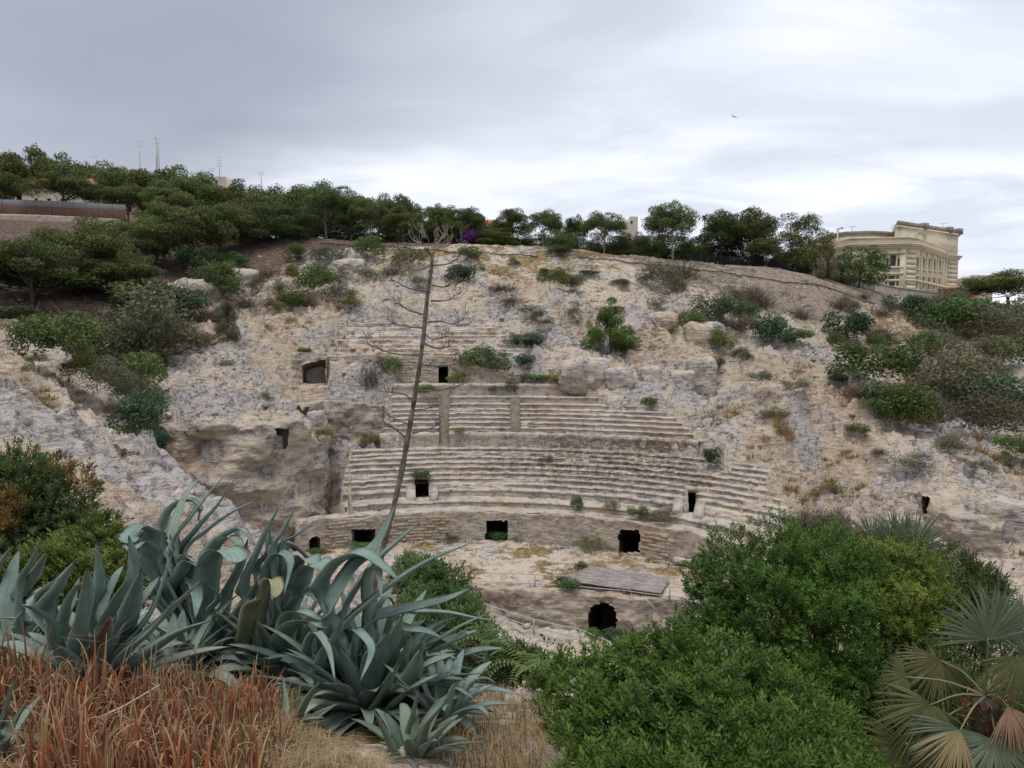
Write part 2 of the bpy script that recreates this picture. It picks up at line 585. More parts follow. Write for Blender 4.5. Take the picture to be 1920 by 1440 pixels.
NEAR += pp([(0, 600, 45), (0, 750, 31), (0, 850, 23), (60, 640, 43), (100, 680, 41.5), (150, 730, 40), (240, 800, 38), (100, 850, 28), (180, 880, 29),
            (250, 900, 30), (330, 880, 35), (400, 928, 33), (445, 955, 31.5), (300, 1000, 25), (200, 960, 23), (120, 930, 22), (50, 700, 35)])
LOWP = [(-12, 40, 3.5), (-14, 50, 3.0), (-24, 52, 4.0), (-19, 45, 7.5), (-26, 49, 9.5), (-33, 56, 11.0), (-30, 60, 7.0), (-38, 66, 8.5), (-24, 60, 3.4),
        (-4, 70, ZF), (8, 66, ZF), (14, 60, ZF), (-14, 66, ZF), (0, 60, ZF), (-8, 60, ZF), (10, 57, ZF), (-20, 70, ZF), (-20, 78, 4.0), (20, 60, ZF + 0.3),
        (20, 52, 3.5), (12, 50, 1.8), (5, 50, 1.2), (-4, 55, 1.6), (24, 56, 5.0), (-46, 76, 13.0)]
HIGHP = pp([(0, 412, 150), (150, 418, 150), (300, 432, 148), (450, 442, 146), (600, 446, 145), (750, 455, 143), (900, 457, 142), (1050, 464, 142),
            (1200, 480, 142), (1300, 490, 142), (1450, 502, 143), (1550, 522, 145), (1640, 545, 150), (1780, 556, 165), (1920, 575, 160),
            (600, 500, 128), (800, 500, 126), (1000, 510, 126), (1200, 532, 124), (1400, 560, 122), (500, 560, 112), (700, 560, 112),
            (900, 560, 112), (1100, 582, 110), (1300, 605, 110), (650, 622, 104), (800, 602, 105.5), (950, 620, 104), (1100, 652, 101),
            (1250, 690, 98), (1400, 655, 104), (1500, 620, 115), (1600, 600, 125), (1700, 622, 130), (1800, 640, 128), (1900, 650, 125),
            (1500, 700, 97), (1600, 702, 94), (1700, 782, 86), (1800, 836, 79), (1920, 892, 72), (1400, 740, 93), (1300, 740, 92), (1550, 780, 87),
            (1700, 745, 100), (1800, 770, 97), (1900, 830, 90), (1800, 695, 112), (1910, 705, 112),
            (1500, 880, 75), (1600, 890, 74), (1600, 945, 67), (1700, 900, 70), (1800, 930, 64), (1900, 965, 59), (1760, 1005, 55),
            (1900, 1055, 49), (1500, 985, 64), (1920, 1150, 43), (1800, 1120, 46),
            (300, 525, 115), (100, 562, 100), (0, 590, 95), (200, 480, 130), (400, 520, 122), (400, 580, 106), (60, 620, 80), (150, 640, 88),
            (250, 720, 79), (225, 690, 84), (320, 640, 92), (420, 620, 98), (520, 640, 97),
            (330, 690, 82), (400, 660, 88), (290, 735, 74), (350, 770, 71), (400, 770, 70), (450, 760, 73), (500, 775, 71.5), (480, 700, 84),
            (556, 772, 74), (585, 790, 77), (560, 755, 84), (612, 752, 91), (735, 750, 92.5), (600, 680, 93), (612, 655, 98), (735, 655, 98), (540, 680, 92)])
for p_ in list(HIGHP[:15]):
    HIGHP += [(p_[0] * 1.06, p_[1] + 11, p_[2] - 0.4), (p_[0] * 1.14, p_[1] + 28, p_[2] - 0.8)]
HIGHP += [(-110, 210, 46), (-40, 210, 41), (30, 210, 38), (100, 220, 31), (170, 220, 28), (-200, 320, 44), (0, 320, 38), (200, 320, 27), (-300, 150, 46), (300, 150, 26)]
for th in (-20, -10, 0, 12, 24, 36, 46):
    for d in (2, 6, 10, 14, 18, 21.5):
        if th < -15 and d > 12:
            continue
        x, y = polar(th, d)
        HIGHP.append((float(x), float(y), float(prof(d)) - (0.0 if th < 40 else 0.3)))
for th in (56, 66):
    for d in (3, 9):
        x, y = polar(th, d)
        HIGHP.append((float(x), float(y), float(prof(d)) + 0.2))
for th in (-17, -8, 0, 10):
    for d, z in ((23.0, CZ - 5.0), (25.4, CZ - 1.6), (27, CZ - 1.2)):
        x, y = polar(th, d)
        HIGHP.append((float(x), float(y), z))
H_HIGH = RBF(HIGHP + NEAR, 4.0)
H_LOW = RBF(LOWP + NEAR, 5.0)

# the foot of the great rock block left of the seats (front face, left to right) and the notch behind it
CLIFF = [(265, 748, 74.0), (285, 800, 70.0), (330, 808, 67.5), (400, 802, 66.5), (450, 806, 67.0), (500, 800, 68.0), (552, 790, 70.5), (599, 838, 73.0)]
CLIFF3 = [P(*c) for c in CLIFF]
NOTCH = [np.array([-19.6, 79.0, 12.5]), np.array([-20.6, 83.0, 14.6])]
rowL = [polar(theta_at(650, d), d) for d in (13.0, 6.0, 0.0)]
arc = [polar(t, 1.0) for t in np.linspace(theta_at(650, 0.0), 60, 40)]
LOW_POLY = [tuple(c[:2]) for c in CLIFF3] + [tuple(c[:2]) for c in NOTCH] + [(rowL[0][0] + 0.1, rowL[0][1] + 0.6)] + rowL + arc
LOW_POLY += [(22, 54), (20, 44), (4, 30), (-5, 26), (-12, 34), (-22, 46), (-34, 58), (-44, 70), (-50, 80), (-42.0, 82.0)]


def trench_far(x):
    return 58.7 - 0.2 * x


def trench_near(x):
    return np.minimum(59.2 - 0.62 * (x + 3.0), 58.6 - 0.2 * x)


def H(x, y):
    x = np.asarray(x, float); y = np.asarray(y, float)
    sh = x.shape; x = x.ravel(); y = y.ravel()
    z = H_HIGH(x, y)
    low = in_poly(x, y, LOW_POLY)
    if low.any():
        xl, yl = x[low], y[low]
        zl = H_LOW(xl, yl)
        dx, dy = xl - AC[0], yl - AC[1]
        r = np.hypot(dx, dy)
        fl = (yl > trench_far(xl)) & (r < R0 + 1.5) & (xl > -22)
        zl = np.where(fl, ZF + 0.02 * (yl - 60), zl)
        tr = (yl <= trench_far(xl)) & (yl > trench_near(xl)) & (xl > -3) & (xl < 22)
        zl = np.where(tr, -0.6, zl)
        zl = np.where((np.abs(xl - 6.8) < 2.1) & (yl > trench_far(xl) - 0.6) & (yl < trench_far(xl) + 5.0), -1.6, zl)
        le = (yl <= trench_near(xl)) & (yl > 44) & (xl > -16) & (xl < 22)
        zl = np.where(le, np.maximum(zl * 0.3 + 0.7 * 1.0, 0.6), zl)
        z[low] = zl
    return z.reshape(sh)


def ground(u, v, y0=2.6, y1=420.0):
    """where the sight line through photograph pixel (u, v) meets the land"""
    Y = np.geomspace(y0, y1, 900)
    k = Y / (F * CP + (720.0 - v) * SP)
    zr = CZ + (-F * SP + (720.0 - v) * CP) * k
    x = (u - 960.0) * k
    hit = np.nonzero(zr <= H(x, Y))[0]
    i = int(hit[0]) if len(hit) else len(Y) - 1
    return np.array([x[i], Y[i], float(H(np.array([x[i]]), np.array([Y[i]]))[0])])


# sheet of land, finer where it is looked at
def axis(parts):
    a = [parts[0][0]]
    for s, e, st0, st1 in parts:
        p = s
        while p < e - 1e-6:
            f = (p - s) / (e - s)
            p = min(e, p + st0 + (st1 - st0) * f)
            a.append(p)
    return np.array(a)


XS = axis([(-4000, -320, 900, 60), (-320, -75, 14, 0.9), (-75, -40, 0.55, 0.27), (-40, 45, 0.23, 0.23), (45, 75, 0.3, 0.55), (75, 320, 0.9, 14), (320, 4000, 60, 900)])
YS = axis([(-60, 1.5, 8, 0.3), (1.5, 12, 0.10, 0.2), (12, 48, 0.2, 0.24), (48, 112, 0.22, 0.23), (112, 150, 0.3, 0.7), (150, 420, 0.9, 14), (420, 6000, 30, 900)])
GX, GY = np.meshgrid(XS, YS)
GZ = H(GX, GY)
RR = np.hypot(GX - AC[0], GY - AC[1]); TH = np.degrees(np.arctan2(GX - AC[0], GY - AC[1])); DD = RR - R0
UU = 960 + F * GX / np.maximum(GY, 0.5)

# cover: r = stony soil, g = dry grass, b = dark duff under the pines
def soft_poly(poly, amp=5.0):
    r = 0
    for s_ in range(4):
        r = r + in_poly(GX + amp * fbm2(GX / 9, GY / 9, 401 + 7 * s_, 3), GY + amp * fbm2(GX / 9, GY / 9, 431 + 7 * s_, 3), poly)
    return r / 4.0


top = sstep(GY + 0.05 * GX + 5 * fbm2(GX / 8, GY / 8, 451, 3), 115, 135)
right = soft_poly([tuple(ground(u, v)[:2]) for u, v in ((1180, 495), (1330, 480), (1540, 500), (1680, 570), (1640, 600), (1560, 600), (1500, 615), (1330, 545), (1230, 525))], 3.0)
leftwood = soft_poly([(-130, 92), (-60, 88), (-46, 95), (-44, 108), (-38, 120), (-34, 134), (10, 146), (30, 175), (-200, 170)])
fore = sstep(GY, 11, 8) * (np.abs(GX) < 40)
lowm = in_poly(GX, GY, LOW_POLY)
floor_m = lowm & (RR < R0 + 1.4) & (GY > trench_far(GX)) & (GZ > 2)
patch = fbm2(GX / 7.0, GY / 7.0, 3, 4)
patch2 = fbm2(GX / 2.6, GY / 2.6, 8, 3)
soil = np.clip(0.15 * top + 0.75 * right + 0.5 * fore + 0.35 * leftwood, 0, 1)
soil = np.clip(soil + 0.34 * floor_m, 0, 1)
grass = np.clip(0.10 + 0.30 * patch2 + 0.16 * patch + 0.42 * top + 0.42 * fore + 0.20 * floor_m - 0.4 * right - 0.25 * leftwood, 0, 1)
amph_zone = (TH > -26) & (TH < 52) & (DD > -0.5) & (DD < 23)
grass = np.where(amph_zone, grass * 0.35, grass)
outcrop = (GY > 18) & (GY < 48) & (GX < -5)
grass = np.where(outcrop, grass * 0.45, grass)
rightrock = (GX > 22) & (GY < 80) & (GY > 40)
grass = np.where(rightrock, grass * 0.8, grass)
gully = soft_poly([(-46, 60), (-30, 62), (-36, 72), (-38, 82), (-34, 94), (-44, 104), (-90, 104), (-90, 70), (-60, 62)], 3.0)
duff = np.clip(0.75 * leftwood + 0.55 * gully, 0, 1)
cover = np.stack([soil, grass, duff], -1).reshape(-1, 3)

# relief: strata, hollows, karst roughness
rk = np.clip(1 - 0.75 * soil - 0.6 * top - 0.5 * duff - 0.3 * floor_m, 0.12, 1)
rk = rk * sstep(GY, 9, 14) + 0.10
farfade = sstep(GY, 190, 130)
oc = sstep(GX, -6, -10) * sstep(GY, 50, 44) * sstep(GY, 17, 21)
lay = 0.75 + 0.3 * n2d(GX / 19, GY / 19, 4) + 0.75 * oc
ph = (GZ + 0.22 * GX * oc) / lay + 1.3 * fbm2(GX / 5.0, GY / 5.0, 5, 4, 0.6)
fr = ph - np.floor(ph)
ter = (sstep(fr, 0.70, 1.0) - fr) * lay
cv, cr_ = worley(GX / 2.1 + 0.5 * fbm2(GX / 2, GY / 2, 61, 2), GY / 1.5 + 0.5 * fbm2(GX / 2, GY / 2, 63, 2), 2)
slab = 0.30 * cv - 0.30 * sstep(cr_, 0.16, 0.02)
rid = np.abs(fbm2(GX / 2.0, GY / 1.5, 21, 3, 0.55))
hol = fbm2(GX / 0.9, GY / 0.7, 31, 2, 0.6)
pit = np.clip(fbm2(GX / 1.3, GY / 1.0, 36, 2, 0.6) - 0.25, 0, 1)
det = rk * farfade * ((0.95 + 0.1 * oc) * ter + slab + 0.55 * (0.25 - rid) + 0.34 * hol - 0.95 * pit + 0.6 * fbm2(GX / 6, GY / 6, 41, 3))
det *= 1 - 0.42 * oc
det -= 0.30 * oc
det = np.where(floor_m, 0.10 * hol + 0.06 * rid, det)
flat = lowm & (GY > 44) & ~floor_m & (GX > -16)
det = np.where(flat, 0.5 * det, det)
det *= sstep(GY, 1.0, 6) * 0.85 + 0.15
GZ = GZ + det
GZ = np.where(fore > 0, GZ + 0.05 * fbm2(GX / 0.5, GY / 0.5, 51, 3) * fore, GZ)
# bed under the built rows, kept below them
thL = np.interp(DD, [0, 12.6, 12.7, 21], [theta_at(655, 0), theta_at(655, 12), theta_at(742, 14), theta_at(742, 21)])
thR = np.interp(DD, [0, 4, 5, 12.6, 12.7, 21.4], [theta_at(1385, 0), theta_at(1460, 4), theta_at(1400, 6), theta_at(1360, 12), theta_at(1270, 13), theta_at(1090, 21)])
wob = 1.6 * n2d(DD / 1.3, GY * 0 + 3.3, 61)
bed = (DD > 0.15) & (DD < 21.6) & (TH > thL + 0.6) & (TH < thR - 0.8 + wob)
GZ = np.where(bed, np.minimum(GZ, prof(DD) - 6.0), GZ)
# rubble next to the rows never buries them by more than a little
CAVE = [tuple(P(u, 700, y)[:2]) for u, y in ((560, 92.9), (616, 92.9), (616, 96.2), (560, 96.2))]
CAVEF = [tuple(P(u, 700, y)[:2]) for u, y in ((556, 88.5), (618, 88.5), (616, 93.0), (558, 93.0))]
GZ = np.where(in_poly(GX, GY, CAVEF), np.minimum(GZ, 16.7 + 0.15 * hol), GZ)
GZ = np.where(in_poly(GX, GY, CAVE), np.minimum(GZ, 15.6), GZ)
UPD = [tuple(P(u, 700, y)[:2]) for u, y in ((816, 93.0), (847, 93.0), (847, 100.0), (816, 100.0))]
GZ = np.where(in_poly(GX, GY, UPD), np.minimum(GZ, 15.4), GZ)
LEDG = [tuple(P(u, 700, y)[:2]) for u, y in ((740, 92.0), (960, 92.0), (960, 95.4), (740, 95.4))]
GZ = np.where(in_poly(GX, GY, LEDG), np.minimum(GZ, 16.75), GZ)
near_rows = amph_zone & ~bed & (TH > 0)
GZ = np.where(near_rows, np.minimum(GZ, prof(np.clip(DD, 0, 21.2)) + 0.55 + 0.4 * patch2), GZ)

ny, nx = GX.shape
idx = np.arange(nx * ny).reshape(ny, nx)
quads = np.stack([idx[:-1, :-1], idx[:-1, 1:], idx[1:, 1:], idx[1:, :-1]], -1).reshape(-1, 4)
tone = np.stack([0.46 + 0.34 * fbm2(GX / 8.0, GY / 8.0, 111, 2) + 0.20 * fbm2(GX / 2.0, GY / 2.0, 112, 3), 0.5 + 0.30 * fbm2(GX / 9.0, GY / 9.0, 113, 3), GX * 0], -1).reshape(-1, 3)
land = mesh_np("hillside", np.stack([GX, GY, GZ], -1).reshape(-1, 3), quads, {"cover": cover, "tone": tone}, True)
obj("hillside_ground", land, M_HILL, kind="structure")

# ------------------------------------------------------------------ rock and masonry walls with openings
def wall_grid(name, path, zb, zt, dz, holes=(), depth=5.0, amp=0.25, freq=0.6, seed=0, dents=(), flip=False, cap=0.8, octv=4, smooth_shade=True, mat=None, inner=None):
    """a standing face along path (n,2): rough by amp metres, pierced by holes f(s,z,x,y)->mask that run depth metres in"""
    path = np.asarray(path, float); n = len(path)
    zb = np.broadcast_to(np.asarray(zb, float), (n,)); zt = np.broadcast_to(np.asarray(zt, float), (n,))
    seg = np.linalg.norm(np.diff(path, axis=0), axis=1)
    s = np.concatenate([[0], np.cumsum(seg)])
    tg = np.gradient(path, axis=0); tg /= np.linalg.norm(tg, axis=1)[:, None]
    nr = np.stack([tg[:, 1], -tg[:, 0]], 1) * (-1 if flip else 1)
    m = max(3, int(math.ceil((zt - zb).max() / dz)))
    t = np.linspace(0, 1, m + 1)
    Z = zb[:, None] + (zt - zb)[:, None] * t[None]
    X = np.repeat(path[:, :1], m + 1, 1); Y = np.repeat(path[:, 1:], m + 1, 1); SS = np.repeat(s[:, None], m + 1, 1)
    D = amp * fbm3(X * freq, Y * freq, Z * freq * 1.3, seed, octv, 0.55)
    D = D + amp * 0.35 * (1 - 2 * np.abs(n3d(X * 2.1 * freq, Y * 2.1 * freq, Z * 5.0 * freq, seed + 9)))
    for (s0, z0, rs, rz, dd) in dents:
        D = D - dd * np.exp(-(np.abs((SS - s0) / rs) ** 3 + np.abs((Z - z0) / rz) ** 3))
    Xd = X + nr[:, :1] * D; Yd = Y + nr[:, 1:] * D
    front = np.stack([Xd, Yd, Z], -1)
    back = np.stack([X - nr[:, :1] * depth, Y - nr[:, 1:] * depth, Z - 0.35 * depth], -1)
    cap = np.broadcast_to(np.asarray(cap, float), (n,))
    capv = np.stack([path[:, 0] - nr[:, 0] * cap, path[:, 1] - nr[:, 1] * cap, zt - 0.03 * cap], -1)
    V = np.concatenate([front.reshape(-1, 3), back.reshape(-1, 3), capv])
    N = n * (m + 1)
    I = np.arange(N).reshape(n, m + 1)
    cz = 0.25 * (Z[:-1, :-1] + Z[1:, :-1] + Z[:-1, 1:] + Z[1:, 1:]); cs = 0.5 * (SS[:-1, :-1] + SS[1:, :-1])
    cx = 0.5 * (X[:-1, :-1] + X[1:, :-1]); cy = 0.5 * (Y[:-1, :-1] + Y[1:, :-1])
    hole = np.zeros(cs.shape, bool)
    for f in holes:
        hole |= f(cs, cz, cx, cy)
    q = np.stack([I[:-1, :-1], I[1:, :-1], I[1:, 1:], I[:-1, 1:]], -1)
    Q = [q[~hole], q[hole] + N]
    hp = np.pad(hole, 1)
    a, b = np.nonzero(hole)
    for da, db, e in ((-1, 0, (0, 3)), (1, 0, (1, 2)), (0, -1, (0, 1)), (0, 1, (3, 2))):
        k = ~hp[a + 1 + da, b + 1 + db]
        c = q[a[k], b[k]]
        if len(c):
            Q.append(np.stack([c[:, e[0]], c[:, e[1]], c[:, e[1]] + N, c[:, e[0]] + N], -1))
    k = np.arange(n - 1)
    Q.append(np.stack([I[:-1, -1], I[1:, -1], 2 * N + k + 1, 2 * N + k], -1))
    mi = np.concatenate([np.full(len(x), 0 if i in (0, len(Q) - 1) else 1, np.int32) for i, x in enumerate(Q)])
    Q = np.concatenate(Q)
    use, inv = np.unique(Q.ravel(), return_inverse=True)
    me = mesh_np(name, V[use], inv.reshape(-1, 4), None, smooth_shade)
    me.materials.append(mat); me.materials.append(inner or M_HOLE_SHADE)
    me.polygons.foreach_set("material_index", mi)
    return me


def px_hole(u0, u1, v0, v1, arch=False):
    """an opening given by the photograph pixels it spans on its wall"""
    def f(s, z, x, y):
        u, v = UV(np.stack([x, y, z], -1))
        u = u + 1.1 * n2d(s * 2.1, z * 2.1, 181) + 0.7 * n2d(s * 5, z * 5, 183); v = v + 1.0 * n2d(s * 2.1, z * 2.1, 185)
        m = (u > u0) & (u < u1) & (v > v0) & (v < v1)
        if arch:
            r = (u1 - u0) / 2; uc = (u0 + u1) / 2
            vv = v0 + r * 0.9
            m &= (v > vv) | (((u - uc) / r) ** 2 + ((v - vv) / (0.9 * r)) ** 2 < 1)
        return m
    return f


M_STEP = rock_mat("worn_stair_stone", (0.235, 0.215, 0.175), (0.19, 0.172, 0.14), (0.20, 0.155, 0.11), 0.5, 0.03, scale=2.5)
M_SEAT2 = rock_mat("eroded_seat_limestone", CREAM, GREY, WARM, 0.6, 0.2, scale=1.0)
M_PASSAGE_SHADE = plain("shade_dark_passage_stone", (0.13, 0.105, 0.085), 0.95, 0.25, 3.0, 0.05)  # darker stone colour carries the passages' inner shade
amph = thing("amphitheatre", "ruined rock-cut amphitheatre with curved rows of worn pale limestone seats", "amphitheatre", (AC[0], AC[1], ZF))
AO = np.array([AC[0], AC[1], ZF])


def apart(name, me, mat, parent=None, **kw):
    """a part of the amphitheatre; its mesh is in world coordinates"""
    o = obj(name, me, mat, parent if parent is not None else amph, **kw)
    if parent is None:
        o.location = -AO
    return o


VOM = [(777, 803, 4.3, 7.2), (1284, 1308, 4.3, 7.2)]           # stair openings in the lower rows (u0, u1, d0, d1)
STAIR = [(823, 841, 13.0, 21.2), (958, 973, 14.0, 19.8)]       # flights of steps through the upper rows
ro = np.random.default_rng(5)


def row_mesh(th0, th1, d0, d1, zlow, z1, seed, wear=0.10, ends=True):
    r = R0 + d0
    n = max(4, int(math.radians(th1 - th0) * r / 0.2))
    th = np.linspace(th0, th1, n)
    hgt = z1 - zlow
    ov = min(0.085, 0.2 * hgt) * (0.45 if wear > 0.1 else 1.0)                     # worn overhanging edge
    cs = [(ov, -0.30), (ov, 0.0), (ov * 1.1, 0.40 * hgt), (ov, 0.68 * hgt), (0.0, 0.78 * hgt), (0.03, hgt)]
    dep = d1 - d0 + 0.12
    cs += [(dep * f, hgt + 0.02) for f in (0.2, 0.45, 0.75, 1.0)]
    cs = np.array(cs); m = len(cs)
    d = d0 + np.repeat(cs[None, :, 0], n, 0); z = zlow + np.repeat(cs[None, :, 1], n, 0)
    a = np.radians(th)[:, None]
    s = (a * r) * np.ones((1, m))
    # block joints every metre or two, worn fronts, chipped edges
    jn = np.cumsum(ro.uniform(0.8, 2.6, 90)) + s.min()
    dist = np.min(np.abs(s[:, :1] - jn[None]), 1)
    joint = np.exp(-(dist / 0.13) ** 2)
    blk = np.searchsorted(jn, s[:, 0])
    off = ro.normal(0, 0.035, 120)[blk]
    e1 = fbm2(s / 1.1, z * 1.7, seed, 4, 0.6)
    chip = np.clip(n2d(s[:, 0] / 0.55, s[:, 0] * 0 + 7.7 + seed, seed + 3) - 0.1, 0, 1) * 0.22 + np.clip(fbm2(s[:, 0] / 2.7, s[:, 0] * 0 + seed, seed + 5, 2), 0, 1) * 0.30
    chip = chip * wear * 9 + 0.5 * np.clip(fbm2(s[:, 0] / 5.0, s[:, 0] * 0 + 2.3 * seed, seed + 6, 3, 0.6) - 0.26, 0, 1)
    edge = np.array([0, 0, 0.15, 0.45, 0.9, 1.0, 0.35, 0.15, 0.05, 0])[None]
    d = d + edge * (chip[:, None] * 0.55) + wear * e1 * 0.6 + off[:, None] + 0.10 * joint[:, None] * np.array([0, 1, 1, 1, 1, 1, 0.3, 0, 0, 0])[None]
    z = z - edge * chip[:, None] * 0.45 * min(1.0, hgt / 0.45) + 0.05 * fbm2(s / 0.6, d * 2.0, seed + 8, 3) * (np.arange(m) > 4)[None] + 0.5 * off[:, None]
    x = AC[0] + (R0 + d) * np.sin(a); y = AC[1] + (R0 + d) * np.cos(a)
    V = np.stack([x, y, z], -1).reshape(-1, 3)
    I = np.arange(n * m).reshape(n, m)
    Q = np.stack([I[:-1, :-1], I[1:, :-1], I[1:, 1:], I[:-1, 1:]], -1).reshape(-1, 4)
    if ends:
        base = len(V); ex = []; Qe = []
        for row in (0, n - 1):
            lo = V[I[row]].copy(); lo[:, 2] = zlow - 2.2
            ex.append(lo)
            b = base + (0 if row == 0 else m)
            for k in range(m - 1):
                q = [I[row, k], I[row, k + 1], b + k + 1, b + k]
                Qe.append(q if row == 0 else q[::-1])
        V = np.concatenate([V] + ex); Q = np.concatenate([Q, np.array(Qe)])
    return mesh_np("seat_row", V, Q, None, False)


def gaps(th0, th1, d0, d1, cuts):
    iv = [(th0, th1)]
    for u0, u1, c0, c1 in cuts:
        if d0 < c1 - 1e-6 and d1 > c0 + 1e-6:
            a, b = theta_at(u0, d0), theta_at(u1, d0)
            iv = [p for x, y in iv for p in (((x, min(y, a)), (max(x, b), y)) if (a < y and b > x) else ((x, y),)) if p[1] - p[0] > 0.3]
    return iv


uL = [560, 644, 640, 640, 642, 645, 647, 650, 654, 657, 660, 712, 716, 722, 735, 735, 735, 735, 735, 735]
uR = [1400, 1440, 1470, 1478, 1470, 1466, 1462, 1456, 1450, 1442, 1425, 1330, 1300, 1292, 1280, 1268, 1250, 1215, 1150, 1104]
for k in range(len(STEPS)):
    d0, z1 = STEPS[k]
    if k == 0:
        continue
    d1 = STEPS[k + 1][0] if k + 1 < len(STEPS) else d0 + 2.2
    zl = STEPS[k - 1][1]
    a, b = theta_at(uL[k], d0), theta_at(uR[k], d0)
    wr = 0.040 if uR[k] < 1290 else 0.060
    for (p, q) in gaps(a, b, d0, d1, VOM + STAIR):
        apart("seat_row", row_mesh(p, q, d0, d1, zl, z1, 40 + 3 * k, wr), M_SEAT)

# podium terrace (top of the podium wall) and the wall itself with its four doorways
apart("podium_terrace", row_mesh(theta_at(560, 0), theta_at(1430, 0), 0.25, 2.0, STEPS[0][1] - 0.3, STEPS[0][1], 33, 0.05), M_SEAT)
thp = np.arange(theta_at(556, 0), theta_at(1460, 0), 0.32)
pth = np.stack(polar(thp, 0.0), 1)
ztp = STEPS[0][1] - 0.02 + 0.22 * fbm2(thp / 6.0, thp * 0 + 1.5, 71, 4) - 0.35 * sstep(thp, 46, 60)
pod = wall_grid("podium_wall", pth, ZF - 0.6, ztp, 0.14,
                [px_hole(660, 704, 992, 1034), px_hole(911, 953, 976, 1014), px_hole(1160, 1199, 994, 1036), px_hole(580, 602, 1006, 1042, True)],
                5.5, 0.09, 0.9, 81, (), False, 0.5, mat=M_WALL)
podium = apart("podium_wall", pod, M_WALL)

# parapet wall under the upper rows, pierced by two niches, is the tall riser of row 11; niches are set into it
def niche(u0, u1, d, z0, z1, name="niche"):
    a0, a1 = math.radians(theta_at(u0, d)), math.radians(theta_at(u1, d))
    mb = MB()
    pts = []
    for dd in (d - 0.35, d + 1.6):
        for a in (a0, a1):
            pts.append((AC[0] + (R0 + dd) * math.sin(a), AC[1] + (R0 + dd) * math.cos(a)))
    f0, f1, b0, b1 = pts
    V = [(*f0, z0), (*f1, z0), (*b0, z0), (*b1, z0), (*f0, z1), (*f1, z1), (*b0, z1), (*b1, z1)]
    mb.add(V, [[0, 1, 3, 2], [0, 2, 6, 4], [1, 5, 7, 3], [2, 3, 7, 6]])
    return mb.mesh(name)


# stair openings (vomitoria): jambs, lintel and a dark passage running under the rows
def vomitorium(u0, u1, d0, d1, vtop, vbot):
    th0, th1 = theta_at(u0, d0), theta_at(u1, d0)
    a0, a1 = math.radians(th0), math.radians(th1)
    zb = STEPS[1][1] + 0.05
    y = AC[1] + (R0 + d1) * math.cos(0.5 * (a0 + a1))
    zt = P(0.5 * (u0 + u1), vtop, y)[2]
    o = None
    mb = MB()
    lean = (math.radians(theta_at(0.5 * (u0 + u1), d1 + 4.0)) - math.radians(theta_at(0.5 * (u0 + u1), d0))) / (d1 + 4.0 - d0)
    def pt(a, d, z):
        a = a + lean * (d - d0)
        return (AC[0] + (R0 + d) * math.sin(a), AC[1] + (R0 + d) * math.cos(a), z)
    e = 0.012
    dd = d1 + 4.5
    zi = zb - 2.2
    V = [pt(a0, d0, zb), pt(a1, d0, zb), pt(a1, dd, zi), pt(a0, dd, zi), pt(a0, d1, zt), pt(a1, d1, zt), pt(a1, dd, zt), pt(a0, dd, zt),
         pt(a0, d0, zb + 0.75), pt(a1, d0, zb + 0.75)]
    mb.add(V, [[0, 1, 2, 3], [4, 7, 6, 5], [2, 6, 7, 3]], [])
    mb.add([pt(a0, d0, zb), pt(a0, d0, zb + 0.8), pt(a0, d1, zt + 0.5), pt(a0, dd, zt + 0.5), pt(a0, dd, zi)], [], [[0, 1, 2], [0, 2, 4], [2, 3, 4]])
    mb.add([pt(a1, d0, zb), pt(a1, d0, zb + 0.8), pt(a1, d1, zt + 0.5), pt(a1, dd, zt + 0.5), pt(a1, dd, zi)], [], [[0, 2, 1], [0, 4, 2], [2, 4, 3]])
    apart("stair_passage", mb.mesh("stair_passage"), M_PASSAGE_SHADE)
    ml = MB()
    ml.add([pt(a0 - e, d1 - 0.05, zt), pt(a1 + e, d1 - 0.05, zt), pt(a1 + e, d1 + 0.6, zt), pt(a0 - e, d1 + 0.6, zt),
            pt(a0 - e, d1 - 0.05, zt + 0.5), pt(a1 + e, d1 - 0.05, zt + 0.5), pt(a1 + e, d1 + 0.6, zt + 0.5), pt(a0 - e, d1 + 0.6, zt + 0.5)],
           [[0, 1, 5, 4], [4, 5, 6, 7], [0, 3, 2, 1], [0, 4, 7, 3], [1, 2, 6, 5]])
    apart("lintel", ml.mesh("lintel"), M_STONE)
    for a, sg in ((a0, -1), (a1, 1)):
        mj = MB()
        w = 0.03
        q0, q1 = (a - w, a) if sg < 0 else (a, a + w)
        lo, hi = d0 - 1.7, d0 + 0.4
        zj = STEPS[0][1]
        V = [pt(q0, lo, zj), pt(q1, lo, zj), pt(q1, hi, zj), pt(q0, hi, zj), pt(q0, lo, zj + 0.95), pt(q1, lo, zj + 0.95), pt(q1, hi, zj + 1.75), pt(q0, hi, zj + 1.75)]
        mj.add(V, [[0, 1, 5, 4], [4, 5, 6, 7], [1, 2, 6, 5], [3, 0, 4, 7], [2, 3, 7, 6]])
        apart("parapet_block", mj.mesh("parapet_block"), M_SEAT)


vomitorium(777, 803, 4.3, 7.2, 900, 936)
vomitorium(1284, 1308, 4.3, 7.2, 927, 966)

